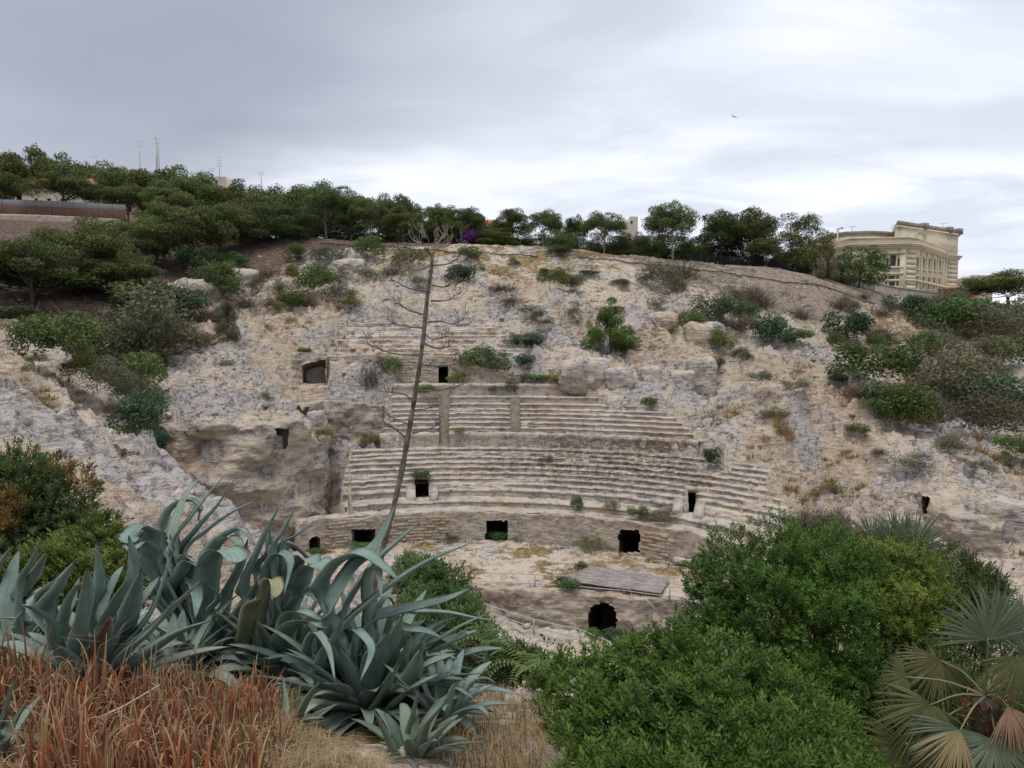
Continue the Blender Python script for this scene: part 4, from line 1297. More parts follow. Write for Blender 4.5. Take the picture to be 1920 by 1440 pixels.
# --- shrubs: u, v foot, width px, height px, kind
SHR = {
 "on the rocky slope left of the crest": [(692, 487, 50, 38, "green"), (770, 508, 62, 45, "olive"), (612, 500, 60, 36, "olive"), (552, 492, 30, 32, "green"),
    (590, 560, 58, 52, "green"), (640, 572, 52, 34, "olive"), (660, 580, 30, 22, "yellow"), (545, 580, 46, 30, "green"), (530, 555, 40, 28, "olive"), (505, 585, 36, 24, "yellow"),
    (690, 528, 40, 22, "olive"), (735, 515, 36, 20, "bare"), (860, 535, 44, 34, "bluish"), (785, 540, 36, 20, "olive"), (880, 492, 36, 26, "green"), (900, 512, 22, 16, "olive"),
    (640, 530, 40, 20, "olive"), (480, 545, 36, 22, "olive"), (460, 575, 30, 22, "bare"), (600, 525, 30, 24, "bluish"), (570, 575, 34, 26, "bare"), (500, 520, 40, 18, "bare")],
 "on the rocky slope above the seats": [(963, 500, 22, 16, "olive"), (1003, 598, 42, 22, "olive"), (1060, 545, 40, 34, "yellow"), (1035, 530, 40, 24, "green"), (1080, 545, 26, 26, "olive"),
    (940, 545, 40, 16, "bare"), (1030, 612, 18, 14, "yellow"), (1075, 600, 22, 22, "olive"), (1105, 517, 30, 10, "green"), (1165, 535, 32, 12, "green"), (955, 565, 26, 12, "bare"),
    (985, 655, 56, 26, "bluish"), (1000, 640, 40, 20, "olive"), (984, 690, 32, 20, "bluish"), (900, 705, 74, 44, "green"), (925, 700, 50, 26, "olive"), (735, 710, 32, 30, "green"),
    (692, 730, 30, 44, "bare"), (712, 690, 20, 26, "olive"), (1218, 768, 24, 18, "green"), (865, 722, 44, 18, "yellow"), (1050, 716, 60, 12, "yellow"), (1000, 718, 70, 12, "green")],
 "right of the young pine": [(1245, 545, 66, 46, "olive"), (1278, 520, 50, 36, "bare"), (1210, 530, 26, 16, "olive"), (1275, 545, 26, 22, "olive"), (1295, 632, 46, 40, "green"), (1325, 628, 40, 30, "olive"),
    (1353, 665, 44, 44, "yellow"), (1340, 610, 56, 46, "bluish"), (1375, 580, 46, 34, "olive"), (1400, 600, 40, 30, "green"), (1390, 618, 52, 30, "bare"), (1443, 650, 56, 54, "bluish"), (1495, 650, 52, 30, "green"),
    (1395, 684, 34, 26, "olive"), (1410, 560, 40, 28, "bare"), (1425, 575, 50, 34, "bare"), (1500, 598, 36, 28, "bare"), (1215, 700, 18, 12, "olive"), (1345, 700, 24, 26, "green"), (1265, 630, 20, 16, "yellow"), (1235, 580, 26, 18, "olive")],
 "on the slope below the palace": [(1595, 588, 46, 40, "olive"), (1570, 580, 40, 26, "bare"), (1594, 645, 50, 44, "bluish"), (1570, 655, 22, 24, "green"), (1610, 610, 36, 26, "olive"), (1650, 592, 54, 30, "bare"), (1700, 592, 70, 44, "bluish"), (1690, 555, 34, 24, "green"),
    (1740, 590, 60, 44, "bare"), (1780, 590, 80, 50, "olive"), (1830, 610, 90, 56, "green"), (1790, 632, 80, 50, "green"), (1880, 620, 90, 60, "bluish"), (1905, 640, 60, 60, "olive"), (1760, 575, 70, 34, "bare"), (1860, 650, 80, 52, "olive"),
    (1655, 640, 44, 20, "bare"), (1650, 660, 28, 24, "green"), (1740, 662, 40, 30, "green"), (1770, 668, 46, 30, "olive"), (1645, 630, 40, 18, "bare"), (1850, 690, 70, 40, "olive"), (1900, 690, 60, 40, "green"), (1555, 520, 26, 18, "bluish"), (1620, 560, 24, 16, "bare")],
 "in the gully at the right": [(1655, 730, 100, 62, "green"), (1730, 712, 70, 40, "olive"), (1790, 770, 110, 90, "olive"), (1840, 740, 90, 60, "olive"), (1700, 805, 84, 62, "green"), (1725, 812, 60, 50, "yellow"), (1680, 770, 60, 36, "green"), (1880, 840, 100, 80, "olive"),
    (1760, 740, 60, 40, "bare"), (1905, 790, 70, 60, "olive"), (1860, 790, 80, 60, "bluish"), (1610, 742, 40, 26, "bare"), (1915, 870, 50, 40, "green"), (1755, 790, 50, 40, "bare"), (1785, 850, 36, 26, "olive"), (1640, 775, 34, 20, "olive")],
 "on the bare rock at the right": [(1610, 820, 34, 20, "green"), (1712, 880, 60, 26, "olive"), (1842, 890, 40, 26, "olive"), (1734, 938, 24, 14, "green"), (1336, 880, 24, 36, "bluish"), (1450, 790, 44, 20, "olive"), (1430, 720, 40, 22, "olive"), (1500, 735, 44, 20, "olive"), (1390, 672, 26, 16, "olive"), (1575, 720, 30, 14, "bluish"), (1650, 850, 24, 14, "bare"), (1560, 930, 40, 20, "olive"), (1790, 850, 40, 20, "olive")],
 "in the gully at the left": [(250, 700, 130, 116, "olive"), (205, 690, 100, 80, "olive"), (105, 690, 90, 76, "green"), (150, 670, 70, 60, "bare"), (150, 712, 44, 40, "yellow"), (275, 690, 70, 70, "olive"), (300, 640, 60, 46, "olive"), (260, 590, 90, 40, "green"), (345, 600, 60, 44, "bluish"), (415, 565, 66, 50, "green"),
    (262, 830, 60, 70, "bluish"), (270, 770, 54, 54, "green"), (240, 760, 46, 44, "olive"), (360, 520, 44, 44, "green"), (395, 530, 50, 30, "olive"), (190, 740, 60, 50, "olive"), (320, 570, 70, 40, "bare"), (370, 560, 50, 34, "bare"), (430, 510, 40, 26, "green"), (60, 660, 60, 50, "green"), (20, 600, 80, 26, "olive"), (110, 604, 90, 26, "bare"), (220, 604, 70, 24, "bare"),
    (350, 650, 60, 24, "olive"), (385, 600, 40, 24, "bare"), (160, 560, 100, 34, "green"), (60, 560, 110, 44, "green"), (250, 560, 80, 30, "green"), (420, 600, 26, 24, "olive")],
 "on the wall and seats of the ruin": [(789, 905, 30, 20, "green"), (1025, 868, 22, 10, "olive"), (930, 735, 30, 12, "olive"), (960, 742, 22, 24, "green"), (1000, 735, 26, 14, "green"), (800, 745, 26, 20, "green"), (860, 815, 18, 12, "yellow"), (690, 835, 50, 20, "yellow"), (1083, 1012, 22, 24, "green"), (1147, 1015, 24, 22, "olive"),
    (570, 665, 24, 12, "green"), (1195, 1032, 36, 16, "green"), (930, 1013, 44, 14, "green"), (845, 1018, 26, 12, "olive"), (970, 1014, 30, 14, "olive"), (1110, 1030, 70, 24, "yellow"), (1240, 1035, 60, 20, "olive"), (600, 845, 40, 18, "yellow"), (595, 1042, 24, 12, "green"), (680, 1036, 44, 14, "green"), (495, 755, 26, 18, "olive"), (425, 690, 26, 14, "olive")],
 "in the trench of the arena": [(1085, 1178, 40, 30, "bluish"), (1060, 1172, 44, 22, "green"), (1158, 1212, 46, 26, "bluish"), (1112, 1196, 26, 14, "green"), (1090, 1112, 18, 18, "green")],
 "on the pale rock slope at the left": [(205, 770, 30, 26, "bare"), (215, 775, 30, 18, "olive"), (235, 815, 36, 18, "yellow"), (145, 770, 20, 14, "olive"), (60, 680, 40, 16, "olive"), (130, 695, 34, 20, "olive"), (50, 698, 18, 16, "yellow")],
}
FEET = []
COLW = {"green": "green", "olive": "grey-green", "bluish": "dark bluish-green", "yellow": "yellow-green", "bare": "bare brown twiggy"}
SKIP_Y = {}
for zone, lst in SHR.items():
    for kind in COLW:
        sel = sorted([s for s in lst if s[4] == kind])
        for i, (u, v, wp, hp, _) in enumerate(sel):
            q = ground(u, v, 12.0)
            zs_ = 1.32 if ("gully" in zone or ("palace" in zone and v > 625)) else (0.86 if "palace" in zone else 1.08)
            sx, sz = zs_ * wp * q[1] / F, zs_ * hp * q[1] / F
            mes = BUSH[kind]
            FEET.append((q[0], q[1], sx))
            me = mes[int(vr.integers(0, 99)) % len(mes)]
            if len(sel) == 1:
                lb = f"only {COLW[kind]} shrub {zone}"
            else:
                lb = f"{ORD[i]} {COLW[kind]} shrub from the left {zone}" if i else f"leftmost {COLW[kind]} shrub {zone}"
            obj("shrub", me, None, None, (q[0], q[1] + 0.2 * sx, q[2] - 0.08 * sz - 0.1), vr.uniform(0, 6.28), (sx * 1.42, sx * 1.42, sz * 1.5),
                label=lb, category="shrub", group=f"shrubs {zone}")
DEEP = [(205, 720, 80, 70, "olive", 80), (236, 830, 60, 90, "bluish", 69), (262, 850, 66, 110, "bluish", 67.5), (278, 800, 60, 80, "green", 70.5), (240, 775, 60, 70, "olive", 73), (288, 872, 46, 70, "bluish", 66), (225, 745, 70, 60, "olive", 77), (250, 810, 56, 80, "green", 69.5)]
for i, (u, v, wp, hp, kind, Y) in enumerate(sorted(DEEP)):
    q = P(u, v, Y)
    me = BUSH[kind][i % len(BUSH[kind])]
    obj("shrub", me, None, None, q, 1.1 * i, (wp * Y / F * 1.3, wp * Y / F * 1.3, hp * Y / F * 1.3), label=f"{ORD[i]} shrub from the left deep in the cleft beside the rock block", category="shrub", group="shrubs deep in the cleft")
q = P(885, 455, 146)
obj("bougainvillea", BUSH["magenta"][0], None, None, (q[0], 146, float(H(np.array([q[0]]), np.array([146.]))[0])), 1.0, (5.6, 4.5, 3.6), label="magenta flowering bush below the terracotta roof", category="shrub")


# --- uncountable ground cover: dry grass tufts and low scrub
def tuft_field(name, mat, centres, rad, hgt, nb, rg, label):
    n = len(centres)
    c = np.repeat(centres, nb, 0); r = np.repeat(rad, nb); h = np.repeat(hgt, nb)
    m = n * nb
    a = rg.uniform(0, 6.283, m); q = np.sqrt(rg.random(m))
    base = c + np.stack([np.cos(a) * q * r, np.sin(a) * q * r, np.full(m, -0.05)], 1)
    hh = h * (1.05 - 0.55 * q) * rg.uniform(0.6, 1.2, m)
    tip = base + np.stack([np.cos(a) * q * r * 0.6 + rg.normal(0, 0.12, m) * h, np.sin(a) * q * r * 0.6 + rg.normal(0, 0.12, m) * h, hh], 1)
    s = rg.normal(size=(m, 3)); s[:, 2] = 0; s /= np.linalg.norm(s, axis=1)[:, None]
    w = (0.07 * r + 0.010)[:, None]
    V = np.stack([base - s * w, base + s * w, tip], 1).reshape(-1, 3)
    t = np.clip(np.repeat(rg.random(n), nb) * 0.6 + rg.random(m) * 0.5, 0, 1)
    obj(name, mesh_np(name, V, np.arange(3 * m).reshape(m, 3), {"tint": np.repeat(t, 3)}), mat, kind="stuff", label=label, category="grass")


def land_z(x, y):
    """height of the finished sheet of land"""
    j = np.clip(np.searchsorted(XS, x) - 1, 0, len(XS) - 2); i = np.clip(np.searchsorted(YS, y) - 1, 0, len(YS) - 2)
    fx = (x - XS[j]) / (XS[j + 1] - XS[j]); fy = (y - YS[i]) / (YS[i + 1] - YS[i])
    return (GZ[i, j] * (1 - fx) + GZ[i, j + 1] * fx) * (1 - fy) + (GZ[i + 1, j] * (1 - fx) + GZ[i + 1, j + 1] * fx) * fy


def scatter(n, x0, x1, y0, y1, rg, mask):
    x = rg.uniform(x0, x1, n); y = rg.uniform(y0, y1, n)
    k = mask(x, y)
    x, y = x[k], y[k]
    return np.stack([x, y, land_z(x, y)], 1)


def open_rock(x, y):
    r = np.hypot(x - AC[0], y - AC[1]); th = np.degrees(np.arctan2(x - AC[0], y - AC[1])); d = r - R0
    seats = (d > -1.5) & (d < 23) & (th > -27) & (th < np.interp(d, [0, 12, 13, 21, 23], [58, 40, 28, 14, 14]))
    lw = in_poly(x, y, LOW_POLY)
    vis = np.abs(x) < 0.70 * y + 2
    return ~seats & ~lw & vis & (y > 20)


g5 = np.random.default_rng(55)
c1 = scatter(26000, -70, 95, 20, 140, g5, lambda x, y: open_rock(x, y) & (fbm2(x / 5, y / 5, 201, 3) + 0.5 * n2d(x / 1.5, y / 1.5, 202) > np.where(y > 112, 0.0, np.where((y < 48) & (x < 0), 0.95, 0.28))))
tuft_field("dry_grass", M_STRAW, c1, g5.uniform(0.12, 0.5, len(c1)), g5.uniform(0.14, 0.42, len(c1)), 12, g5, "straw-coloured dry grass in tufts over the rocky hillside")
c2 = scatter(1300, -40, 70, 48, 125, g5, lambda x, y: open_rock(x, y) & (fbm2(x / 7, y / 7, 211, 3) + 0.4 * n2d(x / 2, y / 2, 212) > 0.42))
tuft_field("rusty_grass", M_RUST, c2, g5.uniform(0.25, 0.7, len(c2)), g5.uniform(0.3, 0.65, len(c2)), 26, g5, "orange-brown dry grass in cushions on the limestone slope")
CUSH = []
for (u, v, wp, hp) in ((95, 722, 66, 14), (1610, 915, 26, 22), (1490, 918, 36, 18), (1525, 945, 40, 20), (1470, 800, 60, 30), (1365, 770, 50, 20), (1555, 925, 40, 24), (1860, 855, 70, 40), (1900, 885, 60, 40), (1820, 825, 50, 30), (1600, 745, 30, 30), (1340, 760, 40, 16), (725, 550, 22, 16), (1500, 700, 44, 16), (1700, 690, 40, 16), (1560, 860, 44, 14), (1545, 900, 30, 16), (1640, 800, 30, 14), (900, 560, 40, 10), (980, 560, 40, 12), (850, 520, 50, 12), (1090, 565, 40, 14), (1240, 660, 40, 10), (1420, 830, 50, 14), (1590, 850, 40, 14), (1720, 920, 50, 14), (1100, 600, 30, 10), (690, 640, 30, 12), (660, 600, 40, 12), (620, 570, 60, 16), (560, 600, 60, 18), (520, 610, 50, 16)):
    q_ = ground(u, v, 20)
    k_ = q_[1] / F
    n_ = max(4, int(wp / 5))
    xx = q_[0] + g5.uniform(-0.5, 0.5, n_) * wp * k_; yy = q_[1] + g5.uniform(-0.3, 0.5, n_) * wp * k_ * 0.6
    CUSH.append(np.stack([xx, yy, land_z(xx, yy), np.full(n_, 0.16 * hp * k_ + 0.25), np.full(n_, 0.65 * hp * k_ + 0.1)], 1))
CUSH = np.concatenate(CUSH)
tuft_field("rusty_cushion_grass", M_RUST, CUSH[:, :3], CUSH[:, 3] * g5.uniform(0.7, 1.3, len(CUSH)), CUSH[:, 4] * g5.uniform(0.7, 1.2, len(CUSH)), 40, g5, "thick orange-brown grass cushions on the right-hand rock")
c3 = scatter(17000, -70, 95, 22, 140, g5, lambda x, y: open_rock(x, y) & (fbm2(x / 6, y / 6, 221, 3) + 0.6 * n2d(x / 1.2, y / 1.2, 222) > np.where((y < 48) & (x < 0), 1.1, 0.42)))
pp_, nn_ = [], []
k3 = len(c3)
R3 = (g5.uniform(0.12, 0.5, k3) ** 1.2) * np.where(c3[:, 1] > 96, 1.55, 1.0)
m3 = 36
d3 = g5.normal(size=(k3 * m3, 3)); d3[:, 2] = np.abs(d3[:, 2]); d3 /= np.linalg.norm(d3, axis=1)[:, None]
p3 = np.repeat(c3, m3, 0) + d3 * (np.repeat(R3, m3) * g5.uniform(0.5, 1.0, k3 * m3))[:, None] * np.array([1.15, 1.15, 0.75])
V3, Q3 = cards(p3, d3, 0.10 + 0.12 * np.repeat(R3, m3), 0.05 + 0.06 * np.repeat(R3, m3), g5, 0.4)
t3 = np.clip(np.repeat(g5.random(k3), m3) * 0.7 + 0.3 * g5.random(len(p3)), 0, 1)
obj("low_scrub", mesh_np("low_scrub", V3, Q3, {"tint": np.repeat(t3, 4)}), M_OLIVE, kind="stuff", label="low grey-green scrub dotted over the rocky hillside", category="scrub")
# grass on the arena floor and along the podium foot
c4 = scatter(4000, -20, 22, 50, 74, g5, lambda x, y: in_poly(x, y, LOW_POLY) & (np.hypot(x - AC[0], y - AC[1]) < R0 - 0.1) & ((fbm2(x / 3, y / 3, 231, 3) > 0.25) | (np.hypot(x - AC[0], y - AC[1]) > R0 - 1.5)))
tuft_field("arena_grass", M_STRAW, c4, g5.uniform(0.1, 0.3, len(c4)), g5.uniform(0.1, 0.32, len(c4)), 14, g5, "short yellowed grass on the arena floor")
c6 = scatter(2600, -20, 22, 56, 74, g5, lambda x, y: in_poly(x, y, LOW_POLY) & (np.hypot(x - AC[0], y - AC[1]) > R0 - 1.6) & (np.hypot(x - AC[0], y - AC[1]) < R0 - 0.15) & (fbm2(x / 3, y / 3, 233, 2) > -0.15))
tuft_field("green_weeds", M_GREEN, c6, g5.uniform(0.1, 0.3, len(c6)), g5.uniform(0.15, 0.45, len(c6)), 14, g5, "green weeds along the foot of the podium wall")
# grass growing on the treads of the rows
th6 = g5.uniform(-24, 50, 5200); d6 = np.array([s[0] for s in STEPS])[g5.integers(1, len(STEPS), 5200)] + g5.uniform(-0.3, -0.02, 5200)
k6 = (fbm2(th6 / 6, d6 * 1.3, 241, 3) > 0.12) & (th6 < np.interp(d6, [0, 12, 13, 21], [52, 36, 22, 8])) & (th6 > np.interp(d6, [0, 12, 13, 21], [-25, -21, -13, -12]))
x6, y6 = polar(th6[k6], d6[k6])
zz6 = np.array([STEPS[max(0, int(np.searchsorted(_PD, dd)) - 1)][1] for dd in d6[k6]])
c7 = np.stack([x6, y6, zz6], 1)
tuft_field("seat_grass", M_OLIVE, c7, g5.uniform(0.1, 0.4, len(c7)), g5.uniform(0.1, 0.28, len(c7)), 14, g5, "olive grass growing in the corners of the seat rows")

# loose rubble on the slopes
cr = scatter(5200, -70, 95, 22, 135, g5, lambda x, y: (open_rock(x, y) | (in_poly(x, y, LOW_POLY) & (y < 56))) & (fbm2(x / 6, y / 6, 251, 3) + 0.5 * n2d(x / 1.5, y / 1.5, 252) > 0.15))
ico = np.array([[x, y, z] for x in (-1, 1) for y in (-1, 1) for z in (-1, 1)], float) * 0.62
ico = np.concatenate([ico, np.array([[1, 0, 0], [-1, 0, 0], [0, 1, 0], [0, -1, 0], [0, 0, 1], [0, 0, -1]], float)])
it_ = []
for f_, quad in ((8, (4, 6, 7, 5)), (9, (0, 1, 3, 2)), (10, (2, 3, 7, 6)), (11, (0, 4, 5, 1)), (12, (1, 5, 7, 3)), (13, (0, 2, 6, 4))):
    for k_ in range(4):
        it_.append((f_, quad[k_], quad[(k_ + 1) % 4]))
it_ = np.array(it_)
nr_ = len(cr)
Vr = ico[None] * g5.uniform(0.6, 1.3, (nr_, 14, 3)) * (0.06 + 0.30 * g5.random((nr_, 1, 1)) ** 3) * np.array([1.2, 1.2, 0.8])
Vr = (Vr + cr[:, None]).reshape(-1, 3)
Tr = (it_[None] + 14 * np.arange(nr_)[:, None, None]).reshape(-1, 3)
obj("rubble", mesh_np("rubble", Vr, Tr), M_BOULD, kind="stuff", label="loose limestone rubble scattered on the slopes", category="rubble")

# weeds and dead grass round the feet of the shrubs
fx = np.array(FEET)
fa = g5.uniform(0, 6.283, (len(fx), 9)); fr9 = g5.uniform(0.35, 0.95, (len(fx), 9))
wx = (fx[:, :1] + np.cos(fa) * fr9 * fx[:, 2:]).ravel(); wy = (fx[:, 1:2] + np.sin(fa) * fr9 * fx[:, 2:] * 0.9).ravel()
cw9 = np.stack([wx, wy, land_z(wx, wy)], 1)
tuft_field("shrub_foot_grass", M_STRAW, cw9, g5.uniform(0.15, 0.5, len(cw9)), g5.uniform(0.15, 0.5, len(cw9)), 14, g5, "dead grass and weeds at the feet of the shrubs")

# ------------------------------------------------------------------ stone by stone masonry
def stone_variants(n=6):
    r = []
    for i in range(n):
        g = np.random.default_rng(300 + i)
        v = np.array([[x, y, z] for x in (-1, 1) for y in (-1, 1) for z in (-1, 1)], float) * 0.5
        v += g.uniform(-0.07, 0.07, v.shape)
        f = v[v[:, 1] < 0].copy(); f[:, [0, 2]] *= 0.86; f[:, 1] -= 0.12
        # faces: four sides, bevel ring to the front face, front
        b = [i_ for i_ in range(8) if v[i_, 1] < 0]
        V = np.concatenate([v, f])
        o = [0, 1, 3, 2]
        ring = [b[k] for k in o]; fr = [8 + k for k in o]
        Q = [[fr[0], fr[1], fr[2], fr[3]]]
        for k in range(4):
            Q.append([ring[k], ring[(k + 1) % 4], fr[(k + 1) % 4], fr[k]])
            bk = [j for j in range(8) if v[j, 1] > 0]
            bb = [bk[m] for m in o]
            Q.append([ring[k], bb[k], bb[(k + 1) % 4], ring[(k + 1) % 4]])
        me = mesh_np("stone", V, np.array(Q))
        me.materials.append(M_STONE)
        r.append(me)
    return r


STONES = stone_variants()
sr_ = np.random.default_rng(44)


def lay_stones(parent, off, path, u0, u1, zb, zt, holes, maxn, course=0.30, lmin=0.4, lmax=0.95):
    path = np.asarray(path)
    seg = np.concatenate([[0], np.cumsum(np.linalg.norm(np.diff(path, axis=0), axis=1))])
    uu = 960 + F * path[:, 0] / path[:, 1]
    s0, s1 = np.interp([u0, u1], uu, seg)
    n = 0
    nc = int((zt - zb) / course)
    for c in range(nc):
        s = s0 + sr_.uniform(0, 0.4)
        z = zb + (c + 0.5) * (zt - zb) / nc
        while s < s1 - 0.3 and n < maxn:
            L = sr_.uniform(lmin, lmax)
            sm = s + L / 2
            x, y = np.interp(sm, seg, path[:, 0]), np.interp(sm, seg, path[:, 1])
            x2, y2 = np.interp(sm + 0.2, seg, path[:, 0]), np.interp(sm + 0.2, seg, path[:, 1])
            u, v = UV(np.array([x, y, z]))
            if not any(a - 6 < u < b + 6 and e - 5 < v < h for a, b, e, h in holes) and sr_.random() < 0.80:
                o = obj("stone", STONES[int(sr_.integers(0, 6))], None, parent, np.array([x, y, z]) - off * 0 + np.array([0, 0, sr_.uniform(-0.03, 0.03)]), 0, (L * 0.95, sr_.uniform(0.10, 0.22), (zt - zb) / nc * sr_.uniform(0.7, 0.95)))
                o.rotation_euler = (sr_.uniform(-0.03, 0.03), sr_.uniform(-0.05, 0.05), math.atan2(y2 - y, x2 - x))
                n += 1
            s += L
    return n


HD = [(660, 704, 992, 1034), (911, 953, 976, 1014), (1160, 1199, 994, 1036), (580, 602, 1006, 1042)]
lay_stones(podium, AO, pth, 604, 832, ZF + 0.1, STEPS[0][1] - 0.35, HD, 225, 0.26)
lay_stones(podium, AO, pth, 1202, 1262, ZF + 0.1, STEPS[0][1] - 0.5, HD, 70, 0.32)
lay_stones(mwall, AO, bw, 614, 690, 15.0, 20.0, [(822, 841, 684, 716)], 190, 0.33, 0.5, 1.1)
lay_stones(mwall, AO, bw, 745, 820, 17.0, 20.0, [(822, 841, 684, 716)], 100, 0.33, 0.5, 1.1)
lay_stones(mwall, AO, bw, 690, 745, 15.5, 20.0, [(822, 841, 684, 716)], 10, 0.33, 0.5, 1.1)


# ------------------------------------------------------------------ arena furniture
def PZ(u, v, z):
    """the point at height z seen at photograph pixel (u, v)"""
    a = P(u, v, 1.0) - np.array([0, 0, CZ])
    return np.array([0, 0, CZ]) + a * ((z - CZ) / a[2])


M_WOOD = plain("grey_weathered_boards", (0.30, 0.27, 0.255), 0.9, 0.14, 2.2, 0.02)
M_WOOD2 = plain("dark_joists", (0.10, 0.085, 0.07), 0.9, 0.1)
M_STEEL = plain("galvanised_steel", (0.42, 0.41, 0.39), 0.55, 0.1, 6, 0, 0.4)
M_ROPE = plain("pale_rail_tube", (0.45, 0.42, 0.37), 0.8, 0.08)
M_RED = plain("red_plastic", (0.55, 0.05, 0.07), 0.5, 0.08)
M_IRON = plain("dark_iron", (0.035, 0.035, 0.038), 0.6, 0.1, 4, 0, 0.4)
M_BIRD = plain("dark_feathers", (0.03, 0.03, 0.032), 0.8, 0.1)

pz = 3.28
c00, c10, c11, c01 = PZ(1103, 1060, pz), PZ(1257, 1085, pz), PZ(1239, 1112, pz), PZ(1057, 1088, pz)
plat = thing("wooden_platform", "low weathered plank stage lying on the arena floor", "platform", c00 * 0.25 + c10 * 0.25 + c11 * 0.25 + c01 * 0.25)
PO = np.array(plat.location)
pr = np.random.default_rng(9)


def bil(a, b):
    return c00 * (1 - a) * (1 - b) + c10 * a * (1 - b) + c11 * a * b + c01 * (1 - a) * b - PO


for r in range(9):
    cuts = sorted([0.0, *(pr.uniform(0.25, 0.4, 1) + (r % 2) * 0.1), *(pr.uniform(0.6, 0.75, 1)), 1.0])
    for i in range(3):
        a0, a1 = cuts[i] + 0.002, cuts[i + 1] - 0.002
        b0, b1 = r / 9 + 0.004, (r + 1) / 9 - 0.004
        dz = pr.uniform(-0.015, 0.015)
        tp = [bil(a0, b0), bil(a1, b0), bil(a1, b1), bil(a0, b1)]
        V = [p + np.array([0, 0, dz]) for p in tp] + [p + np.array([0, 0, dz - 0.05]) for p in tp]
        me = MB().add(V, [[3, 2, 1, 0], [0, 1, 5, 4], [1, 2, 6, 5], [2, 3, 7, 6], [3, 0, 4, 7]]).mesh("plank")
        obj("plank", me, M_WOOD, plat)
for k in range(5):
    a = 0.06 + 0.22 * k
    p, q_ = bil(a, 0.02) - np.array([0, 0, 0.15]), bil(a, 0.985) - np.array([0, 0, 0.15])
    mb = MB().tube([p, q_], 0.09, 4)
    obj("joist", mb.mesh("joist"), M_WOOD2, plat)


def railing(label, posts, rails, zl):
    """posts: (u, v foot, height m) on a ledge at height zl; rails at given heights"""
    b = [PZ(u, v, zl) for u, v, h in posts]
    r = thing("railing", label, "railing", b[0])
    o = b[0].copy()
    for p, (u, v, h) in zip(b, posts):
        obj("post", MB().tube([p - o + [0, 0, -0.2], p - o + [0, 0, h]], 0.055, 6).mesh("post"), M_STEEL, r)
    for rh in rails:
        for i in range(len(b) - 1):
            p0 = b[i] - o + [0, 0, posts[i][2] * rh]; p1 = b[i + 1] - o + [0, 0, posts[i + 1][2] * rh]
            m = 0.5 * (p0 + p1) - [0, 0, 0.03]
            obj("rail", MB().tube(spline([p0, m, p1], 8), 0.036, 5).mesh("rail"), M_ROPE, r)


railing("pipe railing along the trench edge beside the plank stage", [(838, 1092, 1.0), (1003, 1100, 1.0), (1075, 1104, 1.0), (1170, 1113, 1.0), (1256, 1124, 1.0), (1330, 1132, 1.0)], (0.98, 0.25), ZF)
railing("pipe railing on the near ledge below the arched tunnel", [(905, 1155, 1.0), (1001, 1186, 1.0), (1088, 1206, 1.0), (1172, 1242, 1.0), (1215, 1262, 1.0)], (0.98, 0.40), 1.05)
for i, (u, v, lb) in enumerate(((1168, 1118, "red plastic block lying by the railing in front of the stage"), (1254, 1129, "red plastic block lying right of the stage's front corner"))):
    q = ground(u, v, 40)
    mb = MB().box((0, 0, 0.05), (0.62, 0.3, 0.10)).box((0.05, 0, 0.15), (0.3, 0.18, 0.12))
    obj("rubber_block", mb.mesh("rubber_block"), M_RED, None, (q[0], q[1], float(land_z(q[:1], q[1:2])[0])), 0.3 + i, label=lb, category="block")
for i, (a, b, lb) in enumerate((((1206, 1119), (1237, 1150), "loose grey pole sloping down the trench rock at its right"), ((1222, 1188), (1250, 1160), "short loose pole leaning on the trench wall"), ((1100, 1108), (1145, 1126), "thin loose pole lying above the arched tunnel"))):
    y = ground(*b, 40)[1] - 0.6
    p, q = P(*a, y - 0.3), P(*b, y - 0.4)
    obj("loose_pole", MB().tube([p * 0, q - p], 0.05, 6).mesh("loose_pole"), M_ROPE, None, p, label=lb, category="pole")
# fallen column drum
p0, p1 = PZ(1264, 1050, 3.45), PZ(1318, 1059, 3.45)
g9 = np.random.default_rng(19)
tt = np.linspace(0, 1, 12)[:, None]
mb = MB().tube(p0 * 0 + (p1 - p0) * tt, 0.30 + 0.03 * g9.normal(size=12), 12)
obj("column_drum", mb.mesh("column_drum", True), rock_mat("pale_marble", (0.52, 0.49, 0.45), (0.44, 0.42, 0.40), (0.42, 0.36, 0.3), 0.3, 0.06, scale=2.0), None, p0, label="fallen pale stone column drum on the arena floor", category="column")

# pipe and low fence along the paths on the hillside
def ground_pipe(name, label, pts, rad=0.10, up=0.25, mat=None):
    b = np.array([ground(u, v, 60) for u, v in pts]); b[:, 2] = land_z(b[:, 0], b[:, 1]) + up
    s = spline(b, 8 * len(pts))
    s[:, 2] = land_z(s[:, 0], s[:, 1]) + up
    obj(name, MB().tube(s - s[0], rad, 5).mesh(name), mat or M_BARK, None, s[0], label=label, category="handrail")


ground_pipe("path_handrail", "dark low handrail crossing the slope below the railings", [(1085, 486), (1160, 492), (1240, 500), (1330, 508), (1400, 518), (1470, 530), (1545, 540), (1640, 572)])
ground_pipe("path_handrail", "dark low handrail below the crest behind the dead flower stalk", [(600, 458), (680, 462), (760, 466), (850, 473), (930, 478), (1010, 482)])

